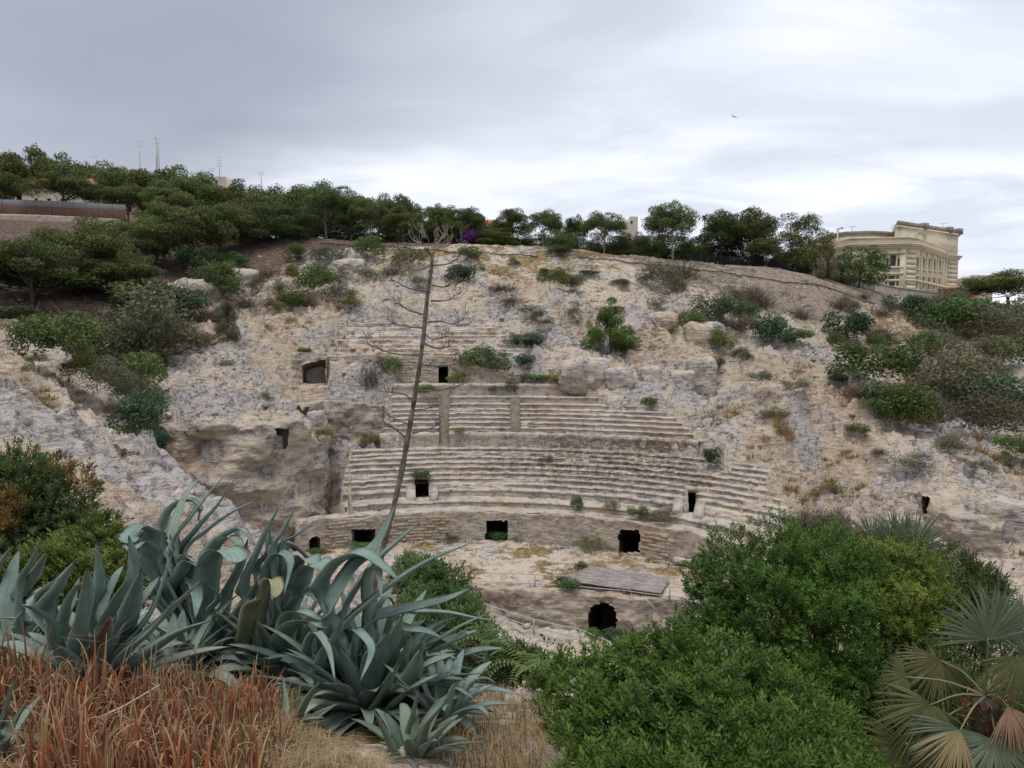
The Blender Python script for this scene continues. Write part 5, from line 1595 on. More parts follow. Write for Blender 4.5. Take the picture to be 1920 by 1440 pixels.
# ------------------------------------------------------------------ fence, wall and houses at the upper left
M_BROWN = plain("brown_reed_screen", (0.085, 0.045, 0.035), 0.9, 0.2, 3.0)
M_FPOST = plain("grey_fence_post", (0.16, 0.15, 0.15), 0.8, 0.1)
M_GREYF = plain("grey_mesh_panel", (0.14, 0.145, 0.15), 0.8, 0.1)
M_CREAMW = plain("cream_render", (0.60, 0.545, 0.40), 0.9, 0.06, 0.6)
M_PINKW = plain("pink_render", (0.52, 0.36, 0.28), 0.9, 0.06, 0.6)
M_TILE = plain("terracotta_tiles", (0.38, 0.17, 0.09), 0.9, 0.18, 2.5, 0.05)
M_GLASS = plain("dark_window_glass", (0.045, 0.042, 0.05), 0.25, 0.1, 1.0, 0, 0, 0.5)
M_PALEW = plain("pale_render", (0.50, 0.46, 0.40), 0.9, 0.06, 0.6)
fpts = [P(-160, 400, 153.5), P(60, 405, 153.5), P(130, 408, 153.5), P(236, 414, 152)]
fb = np.array(fpts)
fen = thing("screened_fence", "brown screened fence with grey mesh top at the upper left", "fence", fb[0])
fs = spline(fb, 40) - fb[0]
for i in range(0, 39, 3):
    a, b = fs[i], fs[min(39, i + 3)]
    z0 = 0.0
    V = [a, b, b + [0, 0, 2.0], a + [0, 0, 2.0]]
    V = V + [v + np.array([0, 0.06, 0]) for v in V]
    obj("screen_panel", MB().add(V, [[0, 1, 2, 3], [5, 4, 7, 6], [3, 2, 6, 7]]).mesh("screen_panel"), M_BROWN, fen)
    V = [a + [0, 0.02, 2.02], b + [0, 0.02, 2.02], b + [0, 0.02, 3.1], a + [0, 0.02, 3.1]]
    V = [np.array(v) for v in V]; V = V + [v + np.array([0, 0.04, 0]) for v in V]
    obj("mesh_panel", MB().add(V, [[0, 1, 2, 3], [5, 4, 7, 6], [3, 2, 6, 7]]).mesh("mesh_panel"), M_GREYF, fen)
    obj("post", MB().tube([a + [0, -0.08, -1.0], a + [0, -0.08, 3.2]], 0.05, 6).mesh("post"), M_FPOST, fen)
rw = fb - np.array([0, 0.8, 0])
rs = spline(rw, 80)
ret = thing("retaining_wall", "pale stone retaining wall below the brown fence", "wall", rs[0])
obj("wall_face", wall_grid("wall_face", rs[:, :2] - rs[0, :2], -2.4, rs[:, 2] - rs[0, 2] + 0.15, 0.4, (), 1, 0.08, 0.5, 131, (), False, 1.2, mat=M_STONE), None, ret)


def box_house(name, label, u0, u1, v0, v1, Y, depth, mat, wins=(), roof=None, group=None):
    """plain house block seen between columns u0..u1 with eaves at v0 and foot at v1"""
    a, b = P(u0, v0, Y), P(u1, v0, Y)
    zt, zb = a[2], P(u0, v1, Y)[2] - 3
    r = thing(name, label, "house", (0.5 * (a[0] + b[0]), Y, zb), 0, group)
    w = b[0] - a[0]
    facade(r, np.array([-w / 2, 0]), np.array([w / 2, 0]), 0, zt - zb, [((P(q[0], 0, Y)[0] - a[0]), (P(q[1], 0, Y)[0] - a[0]), P(0, q[3], Y)[2] - zb, P(0, q[2], Y)[2] - zb) for q in wins], mat)
    h = zt - zb
    mb = MB().add([(-w / 2, 0, 0), (-w / 2, depth, 0), (w / 2, depth, 0), (w / 2, 0, 0), (-w / 2, 0, h), (-w / 2, depth, h), (w / 2, depth, h), (w / 2, 0, h)],
                  [[0, 4, 5, 1], [3, 2, 6, 7], [1, 5, 6, 2], [4, 7, 6, 5]])
    obj("wall", mb.mesh("wall"), mat, r)
    if roof:
        e = 0.5; rh = roof
        mb = MB().add([(-w / 2 - e, -e, h + 0.02), (w / 2 + e, -e, h + 0.02), (w / 2 + e, depth + e, h + 0.02), (-w / 2 - e, depth + e, h + 0.02), (-w / 2 + w * 0.12, depth / 2, h + rh), (w / 2 - w * 0.12, depth / 2, h + rh)],
                      [[0, 1, 5, 4], [2, 3, 4, 5], [3, 2, 1, 0]], [[1, 2, 5], [3, 0, 4]])
        obj("roof", mb.mesh("roof"), M_TILE, r)
    return r


def facade(parent, p0, p1, z0, z1, wins, mat, deep=0.35, frame=None, name="wall", glass=None, arch=()):
    """wall face from p0 to p1 with real openings; each window is a child set back in its reveal"""
    p0 = np.asarray(p0, float); p1 = np.asarray(p1, float)
    L = np.linalg.norm(p1 - p0); t = (p1 - p0) / L; nrm = np.array([t[1], -t[0]])
    ss = sorted({0.0, L, *[w[0] for w in wins], *[w[1] for w in wins]}); zs = sorted({z0, z1, *[w[2] for w in wins], *[w[3] for w in wins]})
    mb = MB()
    def pt(s, z, d=0.0):
        q = p0 + t * s - nrm * d
        return (q[0], q[1], z)
    for i in range(len(ss) - 1):
        for j in range(len(zs) - 1):
            cs, cz = 0.5 * (ss[i] + ss[i + 1]), 0.5 * (zs[j] + zs[j + 1])
            if not any(w[0] < cs < w[1] and w[2] < cz < w[3] for w in wins):
                mb.add([pt(ss[i], zs[j]), pt(ss[i + 1], zs[j]), pt(ss[i + 1], zs[j + 1]), pt(ss[i], zs[j + 1])], [[0, 1, 2, 3]])
    for (a, b, c, d) in [w[:4] for w in wins]:
        V = [pt(a, c), pt(b, c), pt(b, d), pt(a, d), pt(a, c, deep), pt(b, c, deep), pt(b, d, deep), pt(a, d, deep)]
        mb.add(V, [[0, 4, 5, 1], [1, 5, 6, 2], [2, 6, 7, 3], [3, 7, 4, 0]])
    obj(name, mb.mesh(name), mat, parent)
    for (a, b, c, d) in [w[:4] for w in wins]:
        dd = deep - 0.05
        f = (b - a) * 0.10
        w_ = MB()
        for (x0, x1, y0, y1) in ((a, b, c, c + f), (a, b, d - f, d), (a, a + f, c + f, d - f), (b - f, b, c + f, d - f), ((a + b) / 2 - f / 2, (a + b) / 2 + f / 2, c + f, d - f)):
            w_.add([pt(x0, y0, dd), pt(x1, y0, dd), pt(x1, y1, dd), pt(x0, y1, dd), pt(x0, y0, deep), pt(x1, y0, deep), pt(x1, y1, deep), pt(x0, y1, deep)],
                   [[0, 1, 2, 3], [0, 4, 5, 1], [3, 2, 6, 7], [0, 3, 7, 4], [1, 5, 6, 2]])
        wo = obj("window", w_.mesh("window"), M_WINF, parent)
        g_ = MB().add([pt(a, c, deep + 0.02), pt(b, c, deep + 0.02), pt(b, d, deep + 0.02), pt(a, d, deep + 0.02)], [[0, 1, 2, 3]])
        obj("pane", g_.mesh("pane"), M_GLASS, wo)


M_WINF = plain("window_frame_paint", (0.20, 0.15, 0.12), 0.6, 0.1)
box_house("cream_house", "long cream house behind the umbrella pines at the upper left", 40, 176, 352, 398, 168, 6, M_CREAMW,
          [(52, 58, 372, 386), (76, 83, 372, 386), (101, 108, 372, 386)], 2.6)
box_house("pink_house", "small pinkish house at the right end of the brown fence", 196, 256, 380, 408, 166, 6, M_PINKW, [(206, 212, 386, 396), (230, 236, 388, 398)], 2.0)
box_house("roof_block", "pale rooftop block rising above the left pines", 388, 424, 331, 352, 260, 8, M_PALEW, [(395, 401, 338, 345)])
box_house("villa", "orange-roofed house behind the magenta bush", 903, 938, 428, 458, 172, 9, M_PALEW, [(912, 917, 438, 448), (926, 931, 438, 448)], 2.6)
box_house("stone_tower", "square pale tower beyond the crest", 1181, 1196, 406, 440, 300, 4, M_PALEW, [(1186, 1190, 414, 420)])
box_house("low_annex", "pale low roof left of the square tower beyond the crest", 1166, 1182, 416, 440, 290, 5, M_PALEW, [(1170, 1175, 424, 430)])
box_house("pink_kiosk", "pinkish-red low building behind the railings", 1292, 1340, 462, 486, 168, 6, plain("red_pink_render", (0.42, 0.14, 0.13), 0.9, 0.06), [(1300, 1306, 470, 478), (1322, 1328, 470, 478)])


def mast(label, u, v0, v1, Y, arms=3, w=0.25, lattice=False):
    b, t = P(u, v1, Y), P(u, v0, Y)
    h = t[2] - b[2]
    r = thing("antenna_mast", label, "antenna", b)
    if lattice:
        mb = MB()
        for k in range(3):
            a = 2.1 * k
            mb.tube([(0.5 * math.cos(a), 0.5 * math.sin(a), 0), (0.4 * math.cos(a), 0.4 * math.sin(a), h * (1 - 0.12 * k))], 0.09, 5)
        for k in range(10):
            z = h * k / 10
            mb.tube([(0.5, 0, z), (-0.25, 0.43, z + h / 10)], 0.05, 4).tube([(-0.25, 0.43, z), (-0.25, -0.43, z + h / 10)], 0.05, 4)
        obj("pole", mb.mesh("pole"), M_STEEL, r)
    else:
        obj("pole", MB().tube([(0, 0, -1), (0, 0, h)], [0.13, 0.07], 6).mesh("pole"), M_STEEL, r)
    for k in range(arms):
        z = h * (0.95 - 0.13 * k)
        obj("crossarm", MB().tube([(-0.9 - 0.2 * k, 0, z), (0.9, 0, z)], 0.05, 4).mesh("crossarm"), M_STEEL, r)


mast("thin antenna mast left of the lattice mast on the skyline", 263, 262, 330, 230, 2)
mast("three-legged lattice mast above the left pines", 296, 256, 330, 230, 2, lattice=True)
mast("antenna mast on the pale rooftop block", 412, 293, 335, 258, 4)
mast("short antenna left of the mast on the pale rooftop block", 397, 315, 335, 258, 3)
mast("small antenna tip right of the pale rooftop block", 490, 322, 350, 230, 2)
mast("very thin pole at the left end of the skyline", 176, 292, 330, 230, 1)

# street lamp on the crest
b = P(1320, 492, 152); t_ = P(1320, 404, 152); hl = t_[2] - b[2]
lamp = thing("street_lamp", "dark street lamp on the crest between two pines", "street lamp", b)
obj("post", MB().tube([(0, 0, -1), (0, 0, hl - 0.8)], [0.12, 0.07], 8).mesh("post"), M_IRON, lamp)
obj("lantern", MB().tube([(0, 0, hl - 0.9), (0, 0, hl - 0.75), (0, 0, hl - 0.2), (0, 0, hl)], [0.1, 0.28, 0.34, 0.05], 8).mesh("lantern"), M_IRON, lamp)

# iron railings along the crest
rp = [P(1288, 492, 146.5), P(1340, 495, 147), P(1400, 499, 147), P(1460, 504, 147), P(1530, 514, 148), P(1565, 520, 149), P(1640, 538, 152)]
rb = spline(np.array(rp), 300)
rb[:, 2] = H(rb[:, 0], rb[:, 1]) - 0.1
rail = thing("iron_railings", "dark iron railings along the crest left of the palace", "fence", rb[0])
mb = MB()
rl = rb - rb[0]
for p in rl[::1]:
    mb.tube([p, p + [0, 0, 2.0]], 0.035, 4, False)
obj("pickets", mb.mesh("pickets"), M_IRON, rail, kind="stuff")
for hh_ in (0.25, 1.8):
    obj("rail", MB().tube(rl + [0, 0, hh_], 0.04, 4).mesh("rail"), M_IRON, rail)
for p in rl[::25]:
    obj("post", MB().box(p + [0, 0, 1.1], (0.14, 0.14, 2.3)).mesh("post"), M_IRON, rail)

# ------------------------------------------------------------------ the palace
M_PAL = plain("palace_stone", (0.62, 0.56, 0.43), 0.9, 0.08, 0.35)
M_PALT = plain("palace_trim", (0.62, 0.55, 0.42), 0.9, 0.06, 0.5)
M_PALG = plain("weathered_parapet", (0.22, 0.20, 0.175), 0.9, 0.15, 0.8)


def at(u, Y):
    return np.array([(u - 960) / F * Y, Y])


pA, pB, pC, pD, pE, pE2, pA2 = at(1590, 172), at(1694, 170), at(1712, 171.5), at(1770, 192.5), at(1790, 195), np.array([120.0, 216]), np.array([70.0, 206])
palo = np.array([pB[0], pB[1], 28.0])
pal = thing("palace", "large cream neoclassical palace with cornice and tall windows on the right", "building", palo)
plan = [p - palo[:2] for p in (pA, pB, pC, pD, pE, pE2, pA2)]
ZC = 43.0 - 28.0            # cornice height over the foot


def s_of(p, q, u):
    k = (u - 960) / F
    d = q - p
    return float((k * p[1] - p[0]) / (d[0] - k * d[1])) * np.linalg.norm(d)


def zv(v, Y):
    return P(960, v, Y)[2] - 28.0


def zwin(us, vs, p, q):
    s0, s1 = s_of(p, q, us[0]), s_of(p, q, us[1])
    Y = p[1] + (q[1] - p[1]) * (0.5 * (s0 + s1) / np.linalg.norm(q - p))
    return (s0, s1, zv(vs[1], Y), zv(vs[0], Y))


wAB = [zwin((1664, 1675), (478, 499), pA, pB), zwin((1657, 1661), (484, 499), pA, pB), zwin((1678, 1682), (484, 499), pA, pB),
       zwin((1663, 1673.5), (517, 536), pA, pB), zwin((1656, 1659), (517, 534), pA, pB), zwin((1677, 1680), (517, 537), pA, pB),
       zwin((1622, 1632), (480, 499), pA, pB), zwin((1622, 1632), (515, 532), pA, pB)]
facade(pal, plan[0], plan[1], 0, ZC, wAB, M_PAL, 0.5)
facade(pal, plan[1], plan[2], 0, ZC, [], M_PAL)
wCD = []
for u in (1715, 1727, 1737, 1747, 1757):
    wCD.append(zwin((u - 1.6, u + 1.6), (486 + 0.1 * (u - 1715), 504 + 0.1 * (u - 1715)), pC, pD))
    wCD.append(zwin((u - 1.6, u + 1.6), (521 + 0.08 * (u - 1715), 541 + 0.05 * (u - 1715)), pC, pD))
facade(pal, plan[2], plan[3], 0, ZC, wCD, M_PAL, 0.4)
wDE = [zwin((1777, 1780), (495, 512), pD, pE), zwin((1776, 1779.5), (526, 545), pD, pE)]
facade(pal, plan[3], plan[4], 0, ZC, wDE, M_PAL, 0.4)
facade(pal, plan[4], plan[5], 0, ZC, [], M_PAL)
facade(pal, plan[5], plan[6], 0, ZC, [], M_PAL)
facade(pal, plan[6], plan[0], 0, ZC, [], M_PAL)


def grow(poly, e):
    poly = np.array(poly); n = len(poly); r = []
    for i in range(n):
        a, b, c = poly[i - 1], poly[i], poly[(i + 1) % n]
        t1 = (b - a) / np.linalg.norm(b - a); t2 = (c - b) / np.linalg.norm(c - b)
        n1 = np.array([t1[1], -t1[0]]); n2_ = np.array([t2[1], -t2[0]])
        m = n1 + n2_; m /= max(0.4, np.dot(m, m) / 2)
        r.append(b + m * e)
    return np.array(r)


obj("cornice", MB().prism(grow(plan, 0.4), ZC - 0.55, ZC - 0.1).prism(grow(plan, 0.75), ZC - 0.1, ZC + 0.25).prism(grow(plan, 0.95), ZC + 0.25, ZC + 0.45).mesh("cornice"), M_PALT, pal)
obj("string_course", MB().prism(grow(plan, 0.28), 7.2, 7.7).mesh("string_course"), M_PALT, pal)
obj("base_course", MB().prism(grow(plan, 0.30), -2.0, 1.9).mesh("base_course"), M_PALT, pal)
obj("parapet", MB().prism(grow(plan, -0.2), ZC + 0.45, ZC + 1.7).mesh("parapet"), M_PAL, pal)
obj("parapet_coping", MB().prism(grow(plan, 0.1), ZC + 1.7, ZC + 1.9).mesh("parapet_coping"), M_PALT, pal)


def pilaster(p, q, s, w, z0, z1, prj=0.3, name="pilaster"):
    d = (q - p) / np.linalg.norm(q - p); nr = np.array([d[1], -d[0]])
    c = p + d * s + nr * (prj / 2 - 0.01)
    obj(name, MB().box((c[0], c[1], 0.5 * (z0 + z1)), (w, prj, z1 - z0), math.atan2(d[1], d[0])).mesh(name), M_PALT, pal)


Lcd = np.linalg.norm(plan[3] - plan[2])
for u in (1721, 1732, 1742, 1752, 1762, 1767):
    pilaster(plan[2], plan[3], s_of(pC, pD, u), 0.5, 1.9, ZC - 0.55, 0.28)
for s in (0.8, np.linalg.norm(plan[1] - plan[0]) - 0.8, s_of(pA, pB, 1645)):
    pilaster(plan[0], plan[1], s, 1.2, 1.9, ZC - 0.55, 0.3)
for k in range(11):                                              # rusticated corner pier
    z0 = 1.95 + k * 1.13
    for a_, b_ in ((1, 2), (3, 4)):
        d = plan[b_] - plan[a_]
        L = np.linalg.norm(d)
        pilaster(plan[a_], plan[b_], L / 2, L * 0.92, z0, z0 + 0.95, 0.22, "quoin_block")
for w_ in wAB[:1] + wAB[3:4]:
    pilaster(plan[0], plan[1], 0.5 * (w_[0] + w_[1]), (w_[1] - w_[0]) + 3.4, w_[3] + 0.25, w_[3] + 0.6, 0.45, "window_hood")
    pilaster(plan[0], plan[1], 0.5 * (w_[0] + w_[1]), (w_[1] - w_[0]) + 3.0, w_[2] - 0.45, w_[2] - 0.15, 0.40, "window_sill")
for w_ in wCD:
    pilaster(plan[2], plan[3], 0.5 * (w_[0] + w_[1]), (w_[1] - w_[0]) + 1.0, w_[3] + 0.2, w_[3] + 0.55, 0.42, "window_hood")
    pilaster(plan[2], plan[3], 0.5 * (w_[0] + w_[1]), (w_[1] - w_[0]) + 0.8, w_[2] - 0.4, w_[2] - 0.12, 0.36, "window_sill")
# tower attic at the right with a blind arch, grey parapet on top
t0, t1, t2, t3, t4 = at(1676, 180), at(1771, 192.6), at(1789, 195.2), np.array([119.0, 212]), np.array([100.0, 205])
tp = [p - palo[:2] for p in (t0, t1, t2, t3, t4)]
zt0, zt1 = ZC + 0.55, zv(440, 193)
obj("attic_wall", MB().prism(tp, zt0, zt1).mesh("attic_wall"), M_PAL, pal)
obj("attic_cornice", MB().prism(grow(tp, 0.5), zt1, zt1 + 0.4).mesh("attic_cornice"), M_PALT, pal)
obj("attic_parapet", MB().prism(grow(tp, 0.05), zt1 + 0.4, zt1 + 1.5).mesh("attic_parapet"), M_PALG, pal)
for p in (tp[1], tp[2], 0.5 * (tp[0] + tp[1])):
    obj("parapet_pier", MB().box((p[0], p[1], zt1 + 1.05), (1.5, 1.5, 1.5), 0.4).mesh("parapet_pier"), M_PALG, pal)
d = tp[1] - tp[0]; L = np.linalg.norm(d); d = d / L; nr = np.array([d[1], -d[0]])
am = MB()
for k in range(13):
    a0 = math.pi * k / 12
    c = tp[0] + d * (L * 0.42 + 2.6 * math.cos(a0)) + nr * 0.1
    am.box((c[0], c[1], zt0 + 2.2 + 2.6 * math.sin(a0)), (0.75, 0.3, 0.75), math.atan2(d[1], d[0]))
obj("blind_arch", am.mesh("blind_arch"), M_PALT, pal)
# lower rounded block behind, to the left
c0 = at(1612, 196)
rb_ = [at(1552, 192) - palo[:2], at(1580, 188) - palo[:2], at(1620, 186.5) - palo[:2], at(1652, 187.5) - palo[:2], at(1672, 190) - palo[:2], np.array([100.0, 214]) - palo[:2], np.array([80.0, 214]) - palo[:2]]
zb_ = zv(440, 188)
obj("rear_block", MB().prism(rb_, 2, zb_).mesh("rear_block"), M_PAL, pal)
obj("rear_cornice", MB().prism(grow(rb_, 0.5), zb_ - 1.2, zb_ - 0.8).mesh("rear_cornice"), M_PALT, pal)
obj("rear_roof", MB().prism(grow(rb_, 0.4), zb_, zb_ + 0.7).mesh("rear_roof"), M_PALG, pal)
obj("roof_vent", MB().tube([(rb_[1][0] - 1.5, rb_[1][1] + 1, zb_ - 3), (rb_[1][0] - 1.5, rb_[1][1] + 1, zb_ + 1.6), (rb_[1][0] - 0.3, rb_[1][1] + 1, zb_ + 1.8)], 0.3, 6).mesh("roof_vent"), M_STEEL, pal)
mast("television aerial on the palace roof", 1678, 421, 445, 190, 3)
mast("thin aerial on the palace tower", 1768, 418, 440, 194, 1)
mast("small aerial on the palace's rear roof", 1598, 424, 440, 192, 1)

# boundary wall below the palace
bwl = spline(np.array([[*at(1560, 150), 0], [*at(1612, 152), 0], [*at(1660, 155), 0], [*at(1720, 160), 0], [*at(1765, 164), 0]]), 70)
ubw = 960 + F * bwl[:, 0] / bwl[:, 1]
ztw = np.array([P(960, np.interp(u, [1560, 1612, 1613, 1680, 1765], [511, 524, 526, 540, 551]), y)[2] for u, y in zip(ubw, bwl[:, 1])])
bd = thing("boundary_wall", "grey rendered boundary wall stepping down below the palace", "wall", (bwl[0][0], bwl[0][1], 26))
M_RENDER = plain("grey_render", (0.23, 0.205, 0.185), 0.9, 0.12, 0.8)
V = []; n = len(bwl)
bo = np.array([bwl[0][0], bwl[0][1], 26.0])
lo_f = np.c_[bwl[:, :2], np.full(n, 22.0)] - bo; hi_f = np.c_[bwl[:, :2], ztw] - bo
lo_b = lo_f + [0.1, 0.35, 0]; hi_b = hi_f + [0.1, 0.35, 0]
V = np.concatenate([lo_f, hi_f, hi_b, lo_b])
k = np.arange(n - 1)
Q = np.concatenate([np.stack([k + i * n, k + 1 + i * n, k + 1 + (i + 1) * n, k + (i + 1) * n], -1) for i in range(3)])
obj("wall_body", mesh_np("wall_body", V, Q), M_RENDER, bd)
Vc = np.concatenate([hi_f + [0, -0.08, 0.02], hi_f + [0, -0.08, 0.16], hi_b + [0, 0.08, 0.16], hi_b + [0, 0.08, 0.02]])
obj("coping", mesh_np("coping", Vc, Q), plain("pale_coping", (0.34, 0.31, 0.28), 0.9, 0.1), bd)

# far town at the right edge
box_house("far_block", "long beige block beyond the palace at the right", 1786, 1836, 522, 556, 235, 10, plain("beige_render", (0.40, 0.34, 0.28), 0.9, 0.05), [(1793, 1797, 528, 534), (1805, 1810, 528, 534), (1822, 1826, 528, 534)])
box_house("far_block", "paler taller block beside the stone pine", 1830, 1862, 516, 556, 240, 8, plain("light_beige_render", (0.48, 0.42, 0.33), 0.9, 0.05), [(1836, 1839, 524, 531), (1843, 1846, 524, 531), (1852, 1855, 524, 531)])
box_house("orange_hut", "low orange building right of the palace's foot", 1788, 1831, 541, 566, 172, 6, plain("orange_render", (0.48, 0.16, 0.075), 0.9, 0.06), [(1818, 1822, 548, 556)], 0.6)
vp = P(1801, 562, 166)
van = thing("parked_van", "dark blue van with white lettering parked before the orange hut", "van", (vp[0], 166, vp[2]))
M_VAN = plain("dark_blue_paint", (0.045, 0.055, 0.085), 0.35, 0.05, 1, 0, 0, 0.5)
M_WHITE = plain("white_print", (0.70, 0.70, 0.70), 0.6, 0.03)
body = MB().add([(-1.5, -0.9, 0.3), (1.7, -0.9, 0.3), (1.7, 0.9, 0.3), (-1.5, 0.9, 0.3), (-1.5, -0.85, 1.9), (0.7, -0.85, 1.9), (0.7, 0.85, 1.9), (-1.5, 0.85, 1.9), (1.75, -0.88, 1.05), (1.75, 0.88, 1.05), (1.15, -0.88, 1.1), (1.15, 0.88, 1.1)],
                [[0, 1, 8, 10], [4, 5, 6, 7], [0, 3, 2, 1], [3, 0, 4, 7], [1, 2, 9, 8], [8, 9, 11, 10], [10, 11, 6, 5], [2, 3, 11, 9]], [[0, 10, 5], [0, 5, 4], [3, 7, 6], [3, 6, 11]])
obj("body", body.mesh("body"), M_VAN, van)
obj("windscreen", MB().add([(1.08, -0.75, 1.2), (1.08, 0.75, 1.2), (0.76, 0.72, 1.8), (0.76, -0.72, 1.8)], [[0, 1, 2, 3]]).mesh("windscreen"), M_GLASS, van)
for x in (-0.95, 1.1):
    for y in (-0.86, 0.86):
        obj("wheel", MB().tube([(x, y - 0.1, 0.33), (x, y + 0.1, 0.33)], 0.33, 12).mesh("wheel"), M_IRON, van)
for i, (x0, x1, z) in enumerate(((-1.2, -0.3, 1.5), (-0.2, 0.45, 1.5), (-1.1, 0.3, 1.2), (-1.2, -0.1, 0.9))):
    obj("side_print", MB().box((0.5 * (x0 + x1), -0.9, z), (x1 - x0, 0.03, 0.13)).mesh("side_print"), M_WHITE, van)
b = P(1888, 582, 140)
sg = thing("lamp_post", "short lamp post with white box head before the right stone pine", "lamp post", b)
obj("post", MB().tube([(0, 0, -1), (0, 0, 2.4)], 0.06, 6).mesh("post"), M_IRON, sg)
obj("lamp_head", MB().box((0, 0, 2.8), (0.5, 0.4, 0.75)).mesh("lamp_head"), M_WHITE, sg)

# bird in the sky
bp_ = P(1376, 219, 60)
bm = MB()
for s_ in (-1, 1):
    bm.add([(0.05 * s_, 0, 0), (0.30 * s_, 0.03, 0.07), (0.06 * s_, 0.02, 0.05), (0.52 * s_, -0.03, 0.015), (0.30 * s_, 0.02, 0.13)], [], [[0, 1, 2], [2, 1, 4], [1, 3, 4]])
bird = thing("bird", "small dark bird gliding in the sky", "bird", bp_)
bird.rotation_euler = (0.15, 0.35, 0.4)
bird.scale = (0.7, 0.7, 0.7)
obj("wings", bm.mesh("wings"), M_BIRD, bird)
obj("body", MB().tube([(0, -0.2, 0.02), (0, -0.1, 0.03), (0, 0.08, 0.03), (0, 0.24, 0.01)], [0.02, 0.055, 0.05, 0.015], 8).mesh("body"), M_BIRD, bird)

# ------------------------------------------------------------------ agaves
def agave_mat(name, base, edge, pale):
    m, t, b = new_mat(name)
    al = nd(t, "ShaderNodeAttribute", attribute_name="along"); ac = nd(t, "ShaderNodeAttribute", attribute_name="across")
    oi = nd(t, "ShaderNodeObjectInfo")
    g = nd(t, "ShaderNodeNewGeometry")
    mp_ = nd(t, "ShaderNodeMapping"); t.links.new(g.outputs["Position"], mp_.inputs[0]); mp_.inputs["Scale"].default_value = (3, 3, 3)
    n = noise(t, mp_.outputs[0], 1.6, 4, 0.6)
    c = mixc(t, smooth(t, n, 0.35, 0.65), tuple(x * 0.78 for x in base), tuple(x * 1.18 for x in base))
    c = mixc(t, mth(t, "MULTIPLY", smooth(t, al.outputs["Fac"], 0.40, 0.0), 0.35), c, pale)
    c = mixc(t, mth(t, "MULTIPLY", smooth(t, oi.outputs["Random"], 0.62, 0.95), 0.55), c, pale)
    ax = mth(t, "ABSOLUTE", ac.outputs["Fac"])
    c = mixc(t, mth(t, "MULTIPLY", smooth(t, ax, 0.86, 0.99), 0.75), c, edge)
    c = mixc(t, mth(t, "MULTIPLY", smooth(t, al.outputs["Fac"], 0.955, 0.985), 0.9), c, (0.07, 0.045, 0.03))
    # lengthwise streaks and dusty bloom
    cb_ = nd(t, "ShaderNodeCombineXYZ")
    t.links.new(mth(t, "MULTIPLY", ac.outputs["Fac"], 9.0), cb_.inputs[0]); t.links.new(mth(t, "MULTIPLY", al.outputs["Fac"], 2.2), cb_.inputs[1]); t.links.new(mth(t, "MULTIPLY", oi.outputs["Random"], 31.0), cb_.inputs[2])
    st_ = noise(t, cb_.outputs[0], 1.0, 4, 0.65)
    c = mixc(t, mth(t, "MULTIPLY", smooth(t, st_, 0.40, 0.62), 0.30), c, tuple(min(1, x * 1.5) for x in base))
    c = mixc(t, mth(t, "MULTIPLY", smooth(t, st_, 0.52, 0.36), 0.30), c, tuple(x * 0.55 for x in base))
    fn = noise(t, g.outputs["Position"], 24.0, 3, 0.6)
    c = mixc(t, mth(t, "MULTIPLY", smooth(t, fn, 0.62, 0.72), 0.35), c, (0.12, 0.11, 0.08))
    t.links.new(c, b.inputs["Base Color"])
    b.inputs["Roughness"].default_value = 0.55
    b.inputs["Specular IOR Level"].default_value = 0.2
    bp = nd(t, "ShaderNodeBump"); bp.inputs["Distance"].default_value = 0.006
    t.links.new(st_, bp.inputs["Height"]); t.links.new(bp.outputs[0], b.inputs["Normal"])
    return m


M_AGAVE = agave_mat("agave_skin", (0.185, 0.262, 0.228), (0.38, 0.43, 0.34), (0.32, 0.38, 0.26))
M_AGAVEY = agave_mat("yellowing_agave_skin", (0.27, 0.275, 0.165), (0.36, 0.34, 0.22), (0.36, 0.34, 0.20))
M_AGAVEG = agave_mat("green_agave_skin", (0.150, 0.200, 0.155), (0.28, 0.32, 0.23), (0.23, 0.28, 0.19))
M_DEADL = plain("dead_leaf", (0.20, 0.15, 0.105), 0.9, 0.2, 8.0, 0.01)
fr_ = np.random.default_rng(77)


